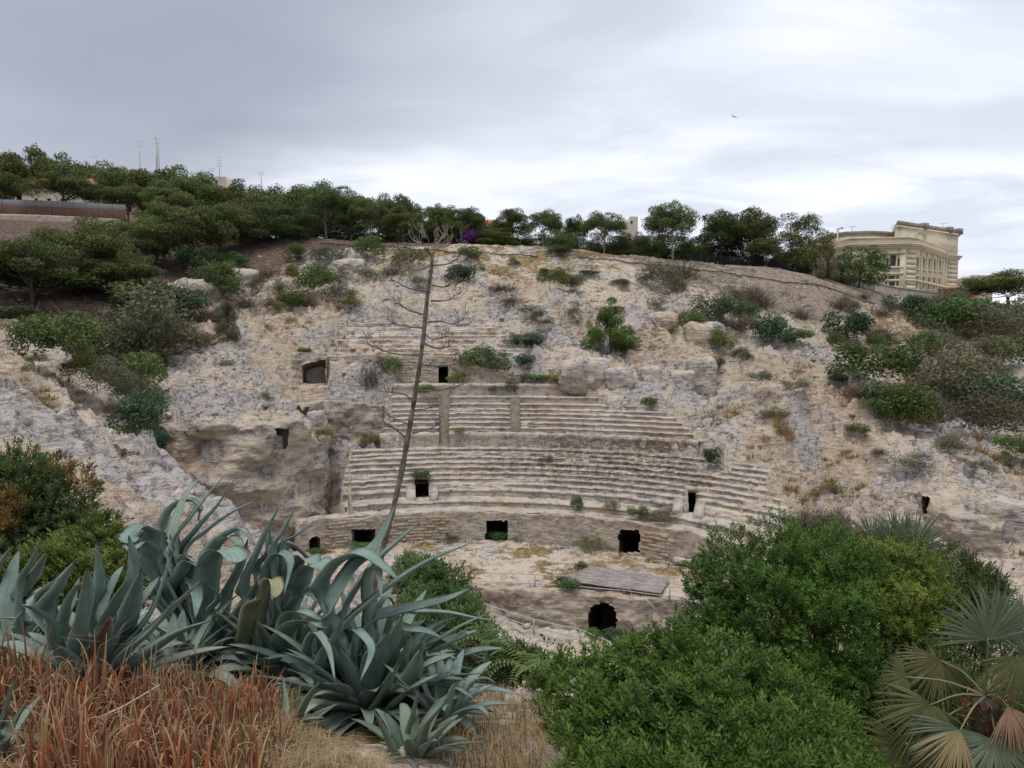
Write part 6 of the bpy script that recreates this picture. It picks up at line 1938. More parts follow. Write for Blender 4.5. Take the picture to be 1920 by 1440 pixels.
def leaf_mesh(pts, width, wdir=None, roll=0.0, channel=0.30, n=34, blunt=False, thick=0.022):
    """a fleshy leaf along the spine pts: channelled, tapering to a spine, toothed edges"""
    sp = spline(pts, n)
    t = np.linspace(0, 1, n)
    tg = np.gradient(sp, axis=0); tg /= np.linalg.norm(tg, axis=1)[:, None] + 1e-9
    if wdir is None:
        view = sp - np.array([0, 0, CZ]); view /= np.linalg.norm(view, axis=1)[:, None]
        W = np.cross(tg, view)
    else:
        W = np.repeat(np.asarray(wdir, float)[None], n, 0)
        W = W - (W * tg).sum(1)[:, None] * tg
    W /= np.linalg.norm(W, axis=1)[:, None] + 1e-9
    N = np.cross(W, tg)
    if roll:
        r_ = roll * (0.4 + 0.6 * t)[:, None]
        W, N = W * np.cos(r_) + N * np.sin(r_), N * np.cos(r_) - W * np.sin(r_)
    up = N[:, 2].mean() < 0
    if up:
        N = -N
    wt = np.minimum(1.0, 0.62 + 0.95 * t) * np.clip(1 - t ** 2.7, 0, 1) ** 0.85
    if blunt:
        wt = np.minimum(1.0, 0.62 + 0.95 * t) * np.clip(1 - t ** 12, 0, 1) ** 0.6
    hw = width / 2 * np.maximum(wt, 0.02)
    xs = np.array([-1, -0.6, 0, 0.6, 1.0])
    jag = 1 + 0.07 * (np.arange(n) % 2) * (hw > 0.02)
    top = []
    for x in xs:
        e = jag if abs(x) == 1 else 1.0
        top.append(sp + W * (x * hw * e)[:, None] + N * (channel * hw * (x * x) - 0.25 * channel * hw)[:, None])
    bot = []
    th = thick * np.clip(1.2 - t, 0.15, 1)
    for x in (-0.6, 0, 0.6):
        bot.append(sp + W * (x * hw)[:, None] + N * (channel * hw * (x * x) - 0.25 * channel * hw - th * (1 - 0.5 * abs(x)))[:, None])
    L = np.stack([top[0], top[1], top[2], top[3], top[4], bot[2], bot[1], bot[0]], 1)   # closed ring of 8
    m = 8
    I = np.arange(n * m).reshape(n, m)
    Q = np.stack([I[:-1], np.roll(I, -1, 1)[:-1], np.roll(I, -1, 1)[1:], I[1:]], -1).reshape(-1, 4)
    ac = np.tile(np.array([-1, -0.6, 0, 0.6, 1, 0.6, 0, -0.6]), n)
    return mesh_np("leaf", L.reshape(-1, 3), Q, {"along": np.repeat(t, m), "across": ac}, True)


def rosette_leaf(base, az, el0, droop, length, width, rg, hook=0.0):
    k = 6
    p = [np.zeros(3)]
    for i in range(k):
        s = (i + 0.5) / k
        el = el0 - droop * s ** 1.7 - hook * max(0, s - 0.55) ** 1.2
        p.append(p[-1] + length / k * np.array([math.sin(az) * math.cos(el), math.cos(az) * math.cos(el), math.sin(el)]))
    p = np.array(p) + np.array([math.sin(az), math.cos(az), 0]) * 0.05
    return leaf_mesh(p, width, (math.cos(az), -math.sin(az), 0), rg.normal(0, 0.15), rg.uniform(0.22, 0.45))


def agave(label, ub, vb, Y, hand, nrand, Lr, Wr, seed, mat=None, yellow=(), group="agaves in the foreground", lean=(0, 0), name="agave"):
    g = np.random.default_rng(seed)
    b = P(ub, vb, Y)
    b[2] = min(b[2], float(H(np.array([b[0]]), np.array([Y]))[0]) + 0.35)
    r = thing(name, label, "agave", b, 0, group)
    for i, h in enumerate(hand):
        px_, wpx = h[0], h[1]
        dy = h[2] if len(h) > 2 else g.uniform(-0.35, 0.25)
        y0 = Y + g.uniform(-0.2, 0.15)
        opt = h[3] if len(h) > 3 else ""
        m = len(px_)
        pts = [P(u, v, y0 + dy * (j / (m - 1)) ** 1.0) - b for j, (u, v) in enumerate(px_)]
        pts = [pts[0] * 0.12] + ([pts[0] * 0.62] if np.linalg.norm(pts[0]) > 0.5 else []) + pts
        me = leaf_mesh(np.array(pts), 1.08 * wpx * y0 / F, None, g.normal(0, 0.25), g.uniform(0.25, 0.45), 36, "b" in opt)
        obj("leaf", me, M_AGAVEY if "y" in opt else (M_DEADL if "d" in opt else (mat or M_AGAVE)), r)
    for i in range(nrand // 5):
        me = rosette_leaf(None, g.uniform(0, 6.28), g.uniform(-0.1, 0.35), g.uniform(0.3, 1.0), g.uniform(*Lr) * 0.8, g.uniform(*Wr) * 0.6, g, 0)
        obj("dead_leaf", me, M_DEADL, r)
    for i in range(nrand):
        az = i * 2.39996 + g.uniform(-0.3, 0.3)
        f = (i + 0.5) / nrand
        el = 1.45 - 1.25 * f ** 0.8 + g.normal(0, 0.08)
        droop = g.uniform(0.1, 0.5) + f * g.uniform(0.0, 1.2)
        hook = g.uniform(0, 4.5) if g.random() < 0.35 * f + 0.05 else 0
        L = g.uniform(*Lr) * (0.75 + 0.25 * f)
        me = rosette_leaf(None, az, el, droop, L, g.uniform(*Wr), g, hook)
        o = obj("leaf", me, mat or M_AGAVE, r)
        o.location = (lean[0] * f * 0.2, lean[1] * f * 0.2, 0.02)
    return r


HB = [([(304, 1018), (312, 968), (333, 943), (358, 938), (375, 952), (371, 977)], 30), ([(325, 1018), (346, 935), (380, 889)], 26, 0.3), ([(321, 1027), (358, 968), (388, 929), (421, 891)], 30, 0.2),
      ([(333, 1047), (371, 989), (408, 947), (438, 900)], 36, 0.1), ([(346, 1037), (387, 995), (435, 960), (483, 937)], 27, 0.0), ([(292, 1040), (285, 1000), (262, 988), (245, 1006), (246, 1020)], 40, -0.3, "b"),
      ([(285, 1080), (280, 1035), (258, 1016), (244, 1034)], 38, -0.4, "b"), ([(379, 1068), (404, 1018), (442, 993), (460, 998), (477, 1022)], 28, -0.3), ([(388, 1068), (410, 1022), (432, 1006), (450, 1022), (448, 1060)], 26, -0.5),
      ([(385, 1131), (394, 1058), (417, 1031), (440, 1041), (444, 1056)], 46, -0.5, "b"), ([(421, 1127), (450, 1068), (465, 1010)], 40, -0.2), ([(342, 1110), (352, 1060), (366, 1045), (378, 1060)], 42, -0.5, "b"),
      ([(318, 1120), (340, 1075), (352, 1052), (370, 1062)], 36, -0.4), ([(300, 1110), (330, 1070), (318, 1000)], 22, -0.2), ([(345, 1130), (362, 1090), (370, 1120), (366, 1160)], 34, -0.7), ([(290, 1120), (305, 1060), (300, 1030)], 24, -0.1)]
agave("big blue-grey agave with tall spears left of centre, leaves recurved", 400, 1262, 6.3, HB, 40, (0.8, 1.25), (0.13, 0.19), 1, None)
HM = [([(458, 1110), (492, 1016), (522, 952)], 38, -0.1), ([(512, 1033), (533, 993), (554, 950)], 22, 0.0), ([(529, 1025), (554, 1004), (585, 985)], 15, -0.1), ([(479, 1068), (503, 1040), (506, 993)], 24, -0.3),
      ([(500, 1090), (512, 1045), (530, 1037), (545, 1058), (529, 1129)], 25, -0.5), ([(537, 1110), (550, 1068), (575, 1045), (590, 1062)], 40, -0.4, "b"), ([(562, 1110), (573, 1072), (596, 1056), (616, 1070)], 42, -0.5, "b"),
      ([(490, 1210), (492, 1130), (500, 1092), (514, 1086), (520, 1103), (514, 1122)], 22, -0.6, "by"), ([(461, 1225), (462, 1180), (470, 1142), (488, 1124)], 30, -0.5, "by"),
      ([(545, 1170), (552, 1130), (580, 1108), (612, 1132), (622, 1166)], 36, -0.6), ([(530, 1190), (545, 1150), (575, 1150), (618, 1172)], 32, -0.6), ([(440, 1170), (470, 1120), (482, 1090)], 34, -0.4), ([(520, 1030), (545, 1020), (570, 1040), (580, 1062)], 30, 0.1),
      ([(540, 1235), (532, 1200), (555, 1170), (590, 1165), (614, 1180)], 40, -0.8, "b"), ([(505, 1200), (520, 1160), (512, 1120)], 26, -0.5), ([(395, 1150), (410, 1120), (388, 1095)], 16, -0.6)]
agave("agave with yellowing curled leaves in the middle of the foreground clump", 535, 1275, 6.0, HM, 36, (0.7, 1.1), (0.12, 0.18), 2, None)
XTRA = [([(770, 1300), (830, 1270), (900, 1262)], 34, -0.2), ([(780, 1320), (850, 1318), (925, 1335)], 32, -0.3), ([(760, 1345), (830, 1345), (900, 1372)], 34, -0.5), ([(740, 1360), (790, 1375), (830, 1420)], 36, -0.7), ([(790, 1260), (850, 1250), (920, 1262)], 28, 0.1), ([(770, 1240), (830, 1205), (900, 1180)], 36, 0.2), ([(720, 1240), (760, 1190), (800, 1160)], 36, 0.1), ([(780, 1290), (840, 1285), (890, 1310)], 30, -0.4), ([(700, 1370), (740, 1395), (760, 1440)], 34, -0.8), ([(640, 1350), (650, 1380), (640, 1425)], 36, -0.9), ([(660, 1330), (640, 1290), (600, 1280)], 34, -0.7), ([(720, 1330), (770, 1270), (790, 1215)], 46, -0.6), ([(745, 1320), (810, 1280), (850, 1262)], 44, -0.5)]
HC = [([(616, 1153), (660, 1067), (706, 1022), (745, 938)], 46, 0.1), ([(643, 1153), (693, 1067), (743, 1017), (787, 980)], 46, 0.0), ([(602, 1113), (629, 1059), (660, 1040), (685, 1040), (718, 1063), (752, 1091)], 50, -0.3),
      ([(639, 1180), (727, 1101), (800, 1053), (875, 1021)], 35, 0.1), ([(693, 1167), (747, 1147), (831, 1126), (887, 1101)], 44, 0.0), ([(740, 1150), (785, 1147), (841, 1149), (893, 1159), (933, 1164)], 25, 0.2),
      ([(780, 1220), (827, 1195), (862, 1174), (918, 1148)], 17, 0.1), ([(760, 1275), (790, 1245), (825, 1215), (877, 1190)], 56, -0.1, "b"), ([(820, 1200), (847, 1211), (883, 1226), (925, 1243)], 18, 0.0), ([(770, 1262), (831, 1240), (893, 1220), (947, 1215)], 34, 0.0),
      ([(740, 1180), (768, 1180), (800, 1184), (831, 1197)], 26, -0.1), ([(704, 1280), (727, 1230), (743, 1188), (754, 1155)], 40, -0.4), ([(743, 1280), (760, 1230), (772, 1188)], 38, -0.5), ([(740, 1290), (800, 1247), (856, 1225)], 38, -0.4),
      ([(760, 1260), (785, 1222), (792, 1199)], 32, -0.4), ([(575, 1230), (590, 1185), (615, 1215), (629, 1280)], 20, -0.9), ([(650, 1230), (660, 1180), (688, 1200), (696, 1226), (674, 1280)], 20, -0.9), ([(600, 1280), (608, 1226), (633, 1188), (643, 1157)], 30, -0.5),
      ([(656, 1300), (662, 1230), (664, 1192)], 19, -0.7), ([(683, 1360), (720, 1300), (752, 1238)], 48, -0.7), ([(705, 1360), (760, 1300), (828, 1262)], 42, -0.7), ([(680, 1340), (690, 1260), (730, 1180)], 44, -0.5),
      ([(740, 1340), (800, 1310), (860, 1295)], 36, -0.5), ([(760, 1330), (830, 1300), (905, 1285)], 32, -0.3), ([(700, 1180), (715, 1130), (730, 1120), (745, 1150)], 26, 0.1), ([(690, 1080), (708, 1065), (716, 1128)], 24, -0.3)] + XTRA
agave("largest agave, its long leaves reaching right over the arena view", 690, 1335, 5.4, HC, 50, (0.75, 1.2), (0.12, 0.18), 3, None)
HA = [([(60, 1130), (110, 1083), (147, 1045)], 34), ([(85, 1150), (110, 1103), (142, 1050)], 46, -0.2), ([(147, 1220), (163, 1133), (163, 1062)], 40, -0.3), ([(168, 1190), (185, 1103), (180, 1013)], 36, -0.1),
      ([(190, 1190), (225, 1120), (252, 1070), (241, 1003)], 44, -0.2), ([(215, 1220), (243, 1147), (266, 1065)], 48, -0.4), ([(215, 1230), (283, 1147), (325, 1030)], 30, 0.1), ([(235, 1225), (317, 1147), (380, 1085)], 45, -0.1),
      ([(245, 1250), (330, 1190), (395, 1163)], 40, -0.3), ([(172, 1235), (195, 1195), (207, 1155)], 46, -0.6, "d"), ([(117, 1235), (123, 1147), (145, 1100), (160, 1093)], 26, -0.3), ([(108, 1225), (95, 1165), (60, 1140), (38, 1135)], 28, -0.4),
      ([(120, 1200), (135, 1130), (150, 1080)], 30, 0.1), ([(190, 1150), (215, 1085), (232, 1060)], 26, 0.2), ([(225, 1180), (270, 1120), (300, 1080)], 30, 0.2), ([(240, 1220), (290, 1175), (330, 1120)], 34, 0.0)]
agave("upright agave at the left, broad leaves rising from the red aloes", 175, 1300, 4.9, HA, 26, (0.5, 0.85), (0.12, 0.16), 4, None)
HF = [([(15, 1130), (24, 1075), (37, 1030)], 35), ([(40, 1090), (60, 1053), (77, 1010)], 20), ([(37, 1120), (63, 1083), (88, 1033)], 34), ([(-10, 1090), (5, 1050), (20, 1025)], 16), ([(60, 1170), (30, 1160), (0, 1158)], 26)]
agave("agave partly cut off at the left edge behind the upright one", 25, 1215, 5.4, HF, 8, (0.45, 0.7), (0.10, 0.14), 5, None)
HE = [([(-5, 1400), (10, 1330), (27, 1268)], 32), ([(0, 1410), (40, 1350), (83, 1297)], 36), ([(5, 1400), (25, 1355), (52, 1310)], 30), ([(-20, 1420), (-5, 1380), (15, 1330)], 28)]
agave("small green agave in the bottom left corner", -8, 1445, 3.3, HE, 6, (0.2, 0.35), (0.06, 0.08), 6, M_AGAVEG)
HG = [([(548, 1365), (558, 1315), (564, 1272)], 16), ([(552, 1362), (578, 1310), (602, 1275)], 28), ([(556, 1370), (590, 1340), (636, 1318)], 22), ([(545, 1372), (570, 1350), (610, 1345)], 22), ([(540, 1360), (536, 1310), (530, 1265)], 14)]
agave("small green agave pup at the edge of the red aloes", 552, 1385, 4.35, HG, 6, (0.2, 0.3), (0.05, 0.08), 7, M_AGAVEG)
agave("low spiky agave at the bottom centre below the largest one", 775, 1425, 4.4, [([(760, 1400), (775, 1340), (785, 1290)], 18), ([(790, 1400), (830, 1370), (870, 1345)], 22), ([(800, 1410), (850, 1395), (915, 1390)], 18), ([(740, 1410), (720, 1370), (700, 1330)], 18), ([(770, 1410), (800, 1360), (840, 1310)], 26)], 26, (0.28, 0.5), (0.06, 0.10), 8, M_AGAVEG)
agave("agave offset at the right foot of the largest one", 830, 1345, 5.0, [([(820, 1330), (860, 1300), (900, 1290)], 22), ([(830, 1340), (875, 1335), (920, 1340)], 22)], 22, (0.35, 0.6), (0.07, 0.11), 9, None)
agave("half-hidden agave between the upright one and the big clump", 330, 1275, 5.7, [], 30, (0.5, 0.9), (0.10, 0.15), 10, None)
agave("agave at the dark heart of the clump behind the largest one", 620, 1290, 5.9, [], 34, (0.6, 1.05), (0.11, 0.16), 12, None)

# ------------------------------------------------------------------ dead agave flower stalk
M_STALK = plain("dead_stalk_bark", (0.165, 0.135, 0.115), 0.95, 0.3, 14.0, 0.02)
M_STALKP = plain("bleached_stalk_twigs", (0.24, 0.205, 0.175), 0.95, 0.2, 14.0)
YS_ = 7.4
tr = [(702, 1100), (713, 1050), (724, 1005), (737, 955), (752, 890), (763, 830), (775, 760), (786, 690), (795, 620), (801, 560), (807, 515), (810, 488), (805, 474), (796, 465)]
tpts = np.array([P(u, v, YS_) for u, v in tr])
b0 = tpts[0].copy(); b0[2] = float(H(b0[:1], b0[1:2])[0]) - 0.1
tpts = np.concatenate([[b0], tpts])
stk = thing("dead_flower_stalk", "tall dead agave flower stalk with curled bare side branches", "flower stalk", b0)
n = 80
sp = spline(tpts, n) - b0
hh = np.linspace(0, 1, n)
obj("stem", MB().tube(sp, (0.034 - 0.021 * hh) * (1 + 0.13 * fr_.normal(size=n) * 0.8), 8).mesh("stem", True), M_STALK, stk)


def c3_(l):
    return [(640 + 0.2362 * a, 420 + 0.2362 * b) for a, b in l]


def r1_(l):
    return [(540 + 0.1875 * a, 640 + 0.1875 * b) for a, b in l]


BR = [c3_(l) for l in ([(720, 330), (600, 365), (540, 320)], [(715, 330), (830, 320), (900, 285)], [(700, 540), (540, 510), (420, 450)], [(725, 485), (810, 500), (880, 460)], [(715, 610), (840, 605), (930, 550)],
      [(660, 720), (540, 685), (460, 630)], [(690, 780), (800, 772), (880, 795), (980, 750)], [(640, 825), (470, 805), (350, 750)], [(660, 870), (730, 915), (830, 890)], [(660, 950), (770, 990), (870, 960)], [(610, 1045), (400, 1025), (220, 960)],
      [(640, 1115), (820, 1130), (980, 1090)], [(590, 1250), (500, 1255), (440, 1210)], [(600, 1330), (800, 1315), (970, 1275)], [(550, 1390), (480, 1345), (300, 1330)], [(718, 280), (740, 200), (745, 60)], [(690, 205), (650, 165), (630, 150)],
      [(715, 240), (770, 190), (835, 150)], [(690, 200), (690, 120), (650, 70)], [(740, 180), (790, 120), (800, 90)])]
BR += [r1_(l) for l in ([(1260, 690), (1380, 675), (1480, 640)], [(1210, 830), (1060, 770), (960, 690)], [(1245, 920), (1420, 870), (1500, 820)], [(1170, 960), (1080, 880), (1010, 830)])]
for i, l in enumerate(BR):
    dy = fr_.uniform(-0.5, 0.5)
    p = np.array([P(u, v, YS_ + dy * (k / (len(l) - 1))) for k, (u, v) in enumerate(l)]) - b0
    s_ = spline(p, 10)
    mb = MB().tube(s_, np.linspace(0.0095, 0.0040, 10) * (0.7 if i >= 15 and i < 20 else 1), 5)
    dirx = np.sign(p[-1][0] - p[0][0])
    for j in range(7):                                     # the forked, upturned ends
        k = 5 + int(fr_.integers(0, 5))
        a = s_[k]
        L = fr_.uniform(0.06, 0.17)
        e = a + np.array([dirx * fr_.uniform(-0.1, 0.9), fr_.uniform(-0.6, 0.6), fr_.uniform(0.25, 1.0)]) * L
        mb.tube(spline([a, 0.5 * (a + e) + [dirx * 0.02, 0, -0.015], e], 5), np.linspace(0.004, 0.002, 5), 4, False)
        for q in range(2):
            e2 = e + np.array([fr_.uniform(-0.7, 0.7), fr_.uniform(-0.5, 0.5), fr_.uniform(0.2, 0.9)]) * 0.06
            mb.tube([e, e2], [0.0028, 0.0016], 4, False)
    obj("branch", mb.mesh("branch", True), M_STALKP if i in (0, 12, 15, 16, 17, 18, 19) else M_STALK, stk)

# ------------------------------------------------------------------ red aloes
M_ALOE, t_, b_ = new_mat("rusty_aloe_leaf")
al = nd(t_, "ShaderNodeAttribute", attribute_name="along")
oi = nd(t_, "ShaderNodeObjectInfo")
at_ = nd(t_, "ShaderNodeAttribute", attribute_name="tint")
ca = ramp(t_, al.outputs["Fac"], [(0.0, (0.085, 0.075, 0.030)), (0.35, (0.15, 0.075, 0.034)), (0.68, (0.285, 0.082, 0.036)), (0.88, (0.33, 0.165, 0.085)), (1.0, (0.42, 0.32, 0.20))])
cb = ramp(t_, al.outputs["Fac"], [(0.0, (0.11, 0.105, 0.045)), (0.5, (0.22, 0.15, 0.065)), (0.85, (0.34, 0.24, 0.12)), (1.0, (0.45, 0.36, 0.23))])
cc = mixc(t_, smooth(t_, mth(t_, "ADD", mth(t_, "MULTIPLY", at_.outputs["Fac"], 0.6), mth(t_, "MULTIPLY", oi.outputs["Random"], 0.5)), 0.50, 0.92), ca, cb)
t_.links.new(cc, b_.inputs["Base Color"])
b_.inputs["Roughness"].default_value = 0.6
b_.inputs["Specular IOR Level"].default_value = 0.3


def aloe_proto(seed):
    g = np.random.default_rng(seed)
    Vs, Qs, A, T = [], [], [], []
    n0 = 0
    for i in range(int(g.integers(14, 21))):
        az = i * 2.4 + g.uniform(-0.4, 0.4); el = g.uniform(0.85, 1.45); L = g.uniform(0.16, 0.38)
        k = 13; p = [np.array([0.02 * math.sin(az), 0.02 * math.cos(az), 0])]
        curl = g.uniform(-0.8, 0.9); tipc = g.choice([0, 0, 0, 2.5, 5.0, 9.0, -4.0])
        for j in range(k):
            s = (j + 0.5) / k
            e = el + 0.25 * s - curl * s * s * 0.5 - tipc * max(0, s - 0.68)
            p.append(p[-1] + L / k * np.array([math.sin(az) * math.cos(e), math.cos(az) * math.cos(e), math.sin(e)]))
        p = np.array(p)
        t = np.linspace(0, 1, k + 1)
        hw = 0.0135 * np.clip(1.02 - t, 0, 1) ** 1.1 * g.uniform(0.7, 1.25) + 0.0010
        W = np.array([math.cos(az), -math.sin(az), 0])
        tg = np.gradient(p, axis=0); tg /= np.linalg.norm(tg, axis=1)[:, None]
        N = np.cross(W, tg)
        ring = np.stack([p - W * hw[:, None] + N * (0.3 * hw)[:, None], p - N * (0.15 * hw)[:, None], p + W * hw[:, None] + N * (0.3 * hw)[:, None], p - N * (0.75 * hw)[:, None]], 1)
        m = 4; I = np.arange((k + 1) * m).reshape(k + 1, m) + n0
        Q = np.stack([I[:-1], np.roll(I, -1, 1)[:-1], np.roll(I, -1, 1)[1:], I[1:]], -1).reshape(-1, 4)
        Vs.append(ring.reshape(-1, 3)); Qs.append(Q); A.append(np.repeat(t, m)); T.append(np.full((k + 1) * m, g.random())); n0 += (k + 1) * m
    me = mesh_np("aloe", np.concatenate(Vs), np.concatenate(Qs), {"along": np.concatenate(A), "tint": np.concatenate(T)}, True)
    me.materials.append(M_ALOE)
    return me


ALOE = [aloe_proto(600 + i) for i in range(10)]
g8 = np.random.default_rng(88)
ALO_POLY = [(95, 1330), (130, 1300), (300, 1290), (340, 1262), (470, 1275), (540, 1330), (520, 1390), (460, 1430), (470, 1500), (60, 1500)]
ALO_POLY2 = [(-60, 1290), (30, 1260), (95, 1290), (95, 1370), (-60, 1400)]
ALO_POLY3 = [(250, 1262), (300, 1235), (350, 1262), (300, 1290)]
na = 0
for poly, cnt, lab, grp in ((ALO_POLY, 190, "rusty-red aloe rosette packed in the dense patch at the lower left", "aloes in the dense lower left patch"), (ALO_POLY2, 34, "rusty-red aloe rosette at the left edge beside the agaves", "aloes at the left edge"), (ALO_POLY3, 8, "red aloe rosette wedged under the upright agave's leaves", "aloes under the upright agave")):
    c = 0
    us = [p[0] for p in poly]; vs = [p[1] for p in poly]
    while c < cnt:
        u, v = g8.uniform(min(us), max(us)), g8.uniform(min(vs), max(vs))
        if not in_poly(np.array([u]), np.array([v]), poly)[0]:
            continue
        Yv = np.interp(v, [1230, 1280, 1330, 1400, 1500], [5.9, 5.2, 4.5, 3.55, 2.5])
        q = P(u, v, Yv)
        q[2] = float(land_z(q[:1], q[1:2])[0])
        s = g8.uniform(0.55, 1.2)
        o = obj("aloe", ALOE[int(g8.integers(0, 10))], None, None, q - [0, 0, 0.02], g8.uniform(0, 6.28), (s, s, s * g8.uniform(0.85, 1.25)), label=lab, category="aloe", group=grp)
        c += 1


# ------------------------------------------------------------------ dry grass and stems of the foreground
def blades(name, mat, n, poly, hr, wid, rg, label, Yfun, curl=0.5, lay=0.0):
    us = [p[0] for p in poly]; vs = [p[1] for p in poly]
    u = rg.uniform(min(us), max(us), 3 * n); v = rg.uniform(min(vs), max(vs), 3 * n)
    k = in_poly(u, v, poly); u, v = u[k][:n], v[k][:n]
    m = len(u)
    Y = Yfun(v)
    x = (u - 960) / F * Y
    b = np.stack([x, Y, land_z(x, Y) - 0.01], 1)
    h = rg.uniform(*hr, m)
    a = rg.uniform(0, 6.283, m)
    o = np.stack([np.cos(a), np.sin(a), np.zeros(m)], 1)
    ln_ = rg.uniform(0.05, curl, m) + lay * rg.random(m)
    p1 = b + o * (0.25 * ln_ * h)[:, None] + np.array([0, 0, 1]) * (0.55 * h)[:, None]
    p2 = b + o * (ln_ * h)[:, None] + np.array([0, 0, 1]) * (h * np.clip(1 - 0.6 * ln_, 0.15, 1))[:, None]
    s = np.stack([-np.sin(a), np.cos(a), np.zeros(m)], 1) * (wid * rg.uniform(0.6, 1.4, m))[:, None]
    V = np.stack([b - s, b + s, p1 + s * 0.8, p1 - s * 0.8, p2], 1).reshape(-1, 3)
    I = np.arange(m)[:, None] * 5
    Q = I + np.array([[0, 1, 2, 3]]); T = I + np.array([[3, 2, 4]])
    t = np.clip(rg.random(m) * 0.8 + 0.2 * rg.random(m), 0, 1)
    obj(name, mesh_np(name, V, [Q, T], {"tint": np.repeat(t, 5)}), mat, kind="stuff", label=label, category="grass")


def yfore(v):
    return np.interp(v, [1250, 1330, 1400, 1500], [7.6, 5.0, 3.8, 2.5])


def ypath(v):
    return np.interp(v, [1240, 1300, 1380, 1480], [9.5, 7.9, 5.4, 4.2])


M_HAY = leaf_mat("pale_hay", (0.20, 0.145, 0.075), (0.47, 0.37, 0.22), 0.15, 0.85)
blades("hay_grass", M_HAY, 5200, [(380, 1420), (520, 1370), (620, 1380), (700, 1400), (780, 1500), (380, 1500)], (0.08, 0.24), 0.0022, g8, "fine straw-coloured grass between the aloes and the agaves", yfore, 1.1, 0.5)
blades("hay_grass", M_HAY, 2600, [(300, 1290), (470, 1275), (560, 1330), (560, 1400), (400, 1420), (300, 1360)], (0.10, 0.30), 0.0022, g8, "wispy dry grass growing through the red aloes", yfore, 1.0, 0.3)
blades("path_grass", M_STRAW, 1700, [(830, 1330), (880, 1260), (1000, 1235), (1060, 1290), (1040, 1360), (990, 1475), (820, 1475)], (0.06, 0.34), 0.003, g8, "tall dry brown grass along the dirt path at the bottom", ypath, 0.9, 0.3)
blades("dry_stems", M_HAY, 90, [(-40, 1300), (520, 1280), (520, 1470), (-40, 1470)], (0.35, 0.75), 0.0028, g8, "long dead flower stems standing and lying in the aloes", yfore, 1.0, 0.6)
blades("path_grass", M_STRAW, 1800, [(-100, 1300), (60, 1330), (110, 1475), (-100, 1480)], (0.06, 0.2), 0.003, g8, "dry litter of grass in the bottom left corner", yfore, 1.0, 0.6)


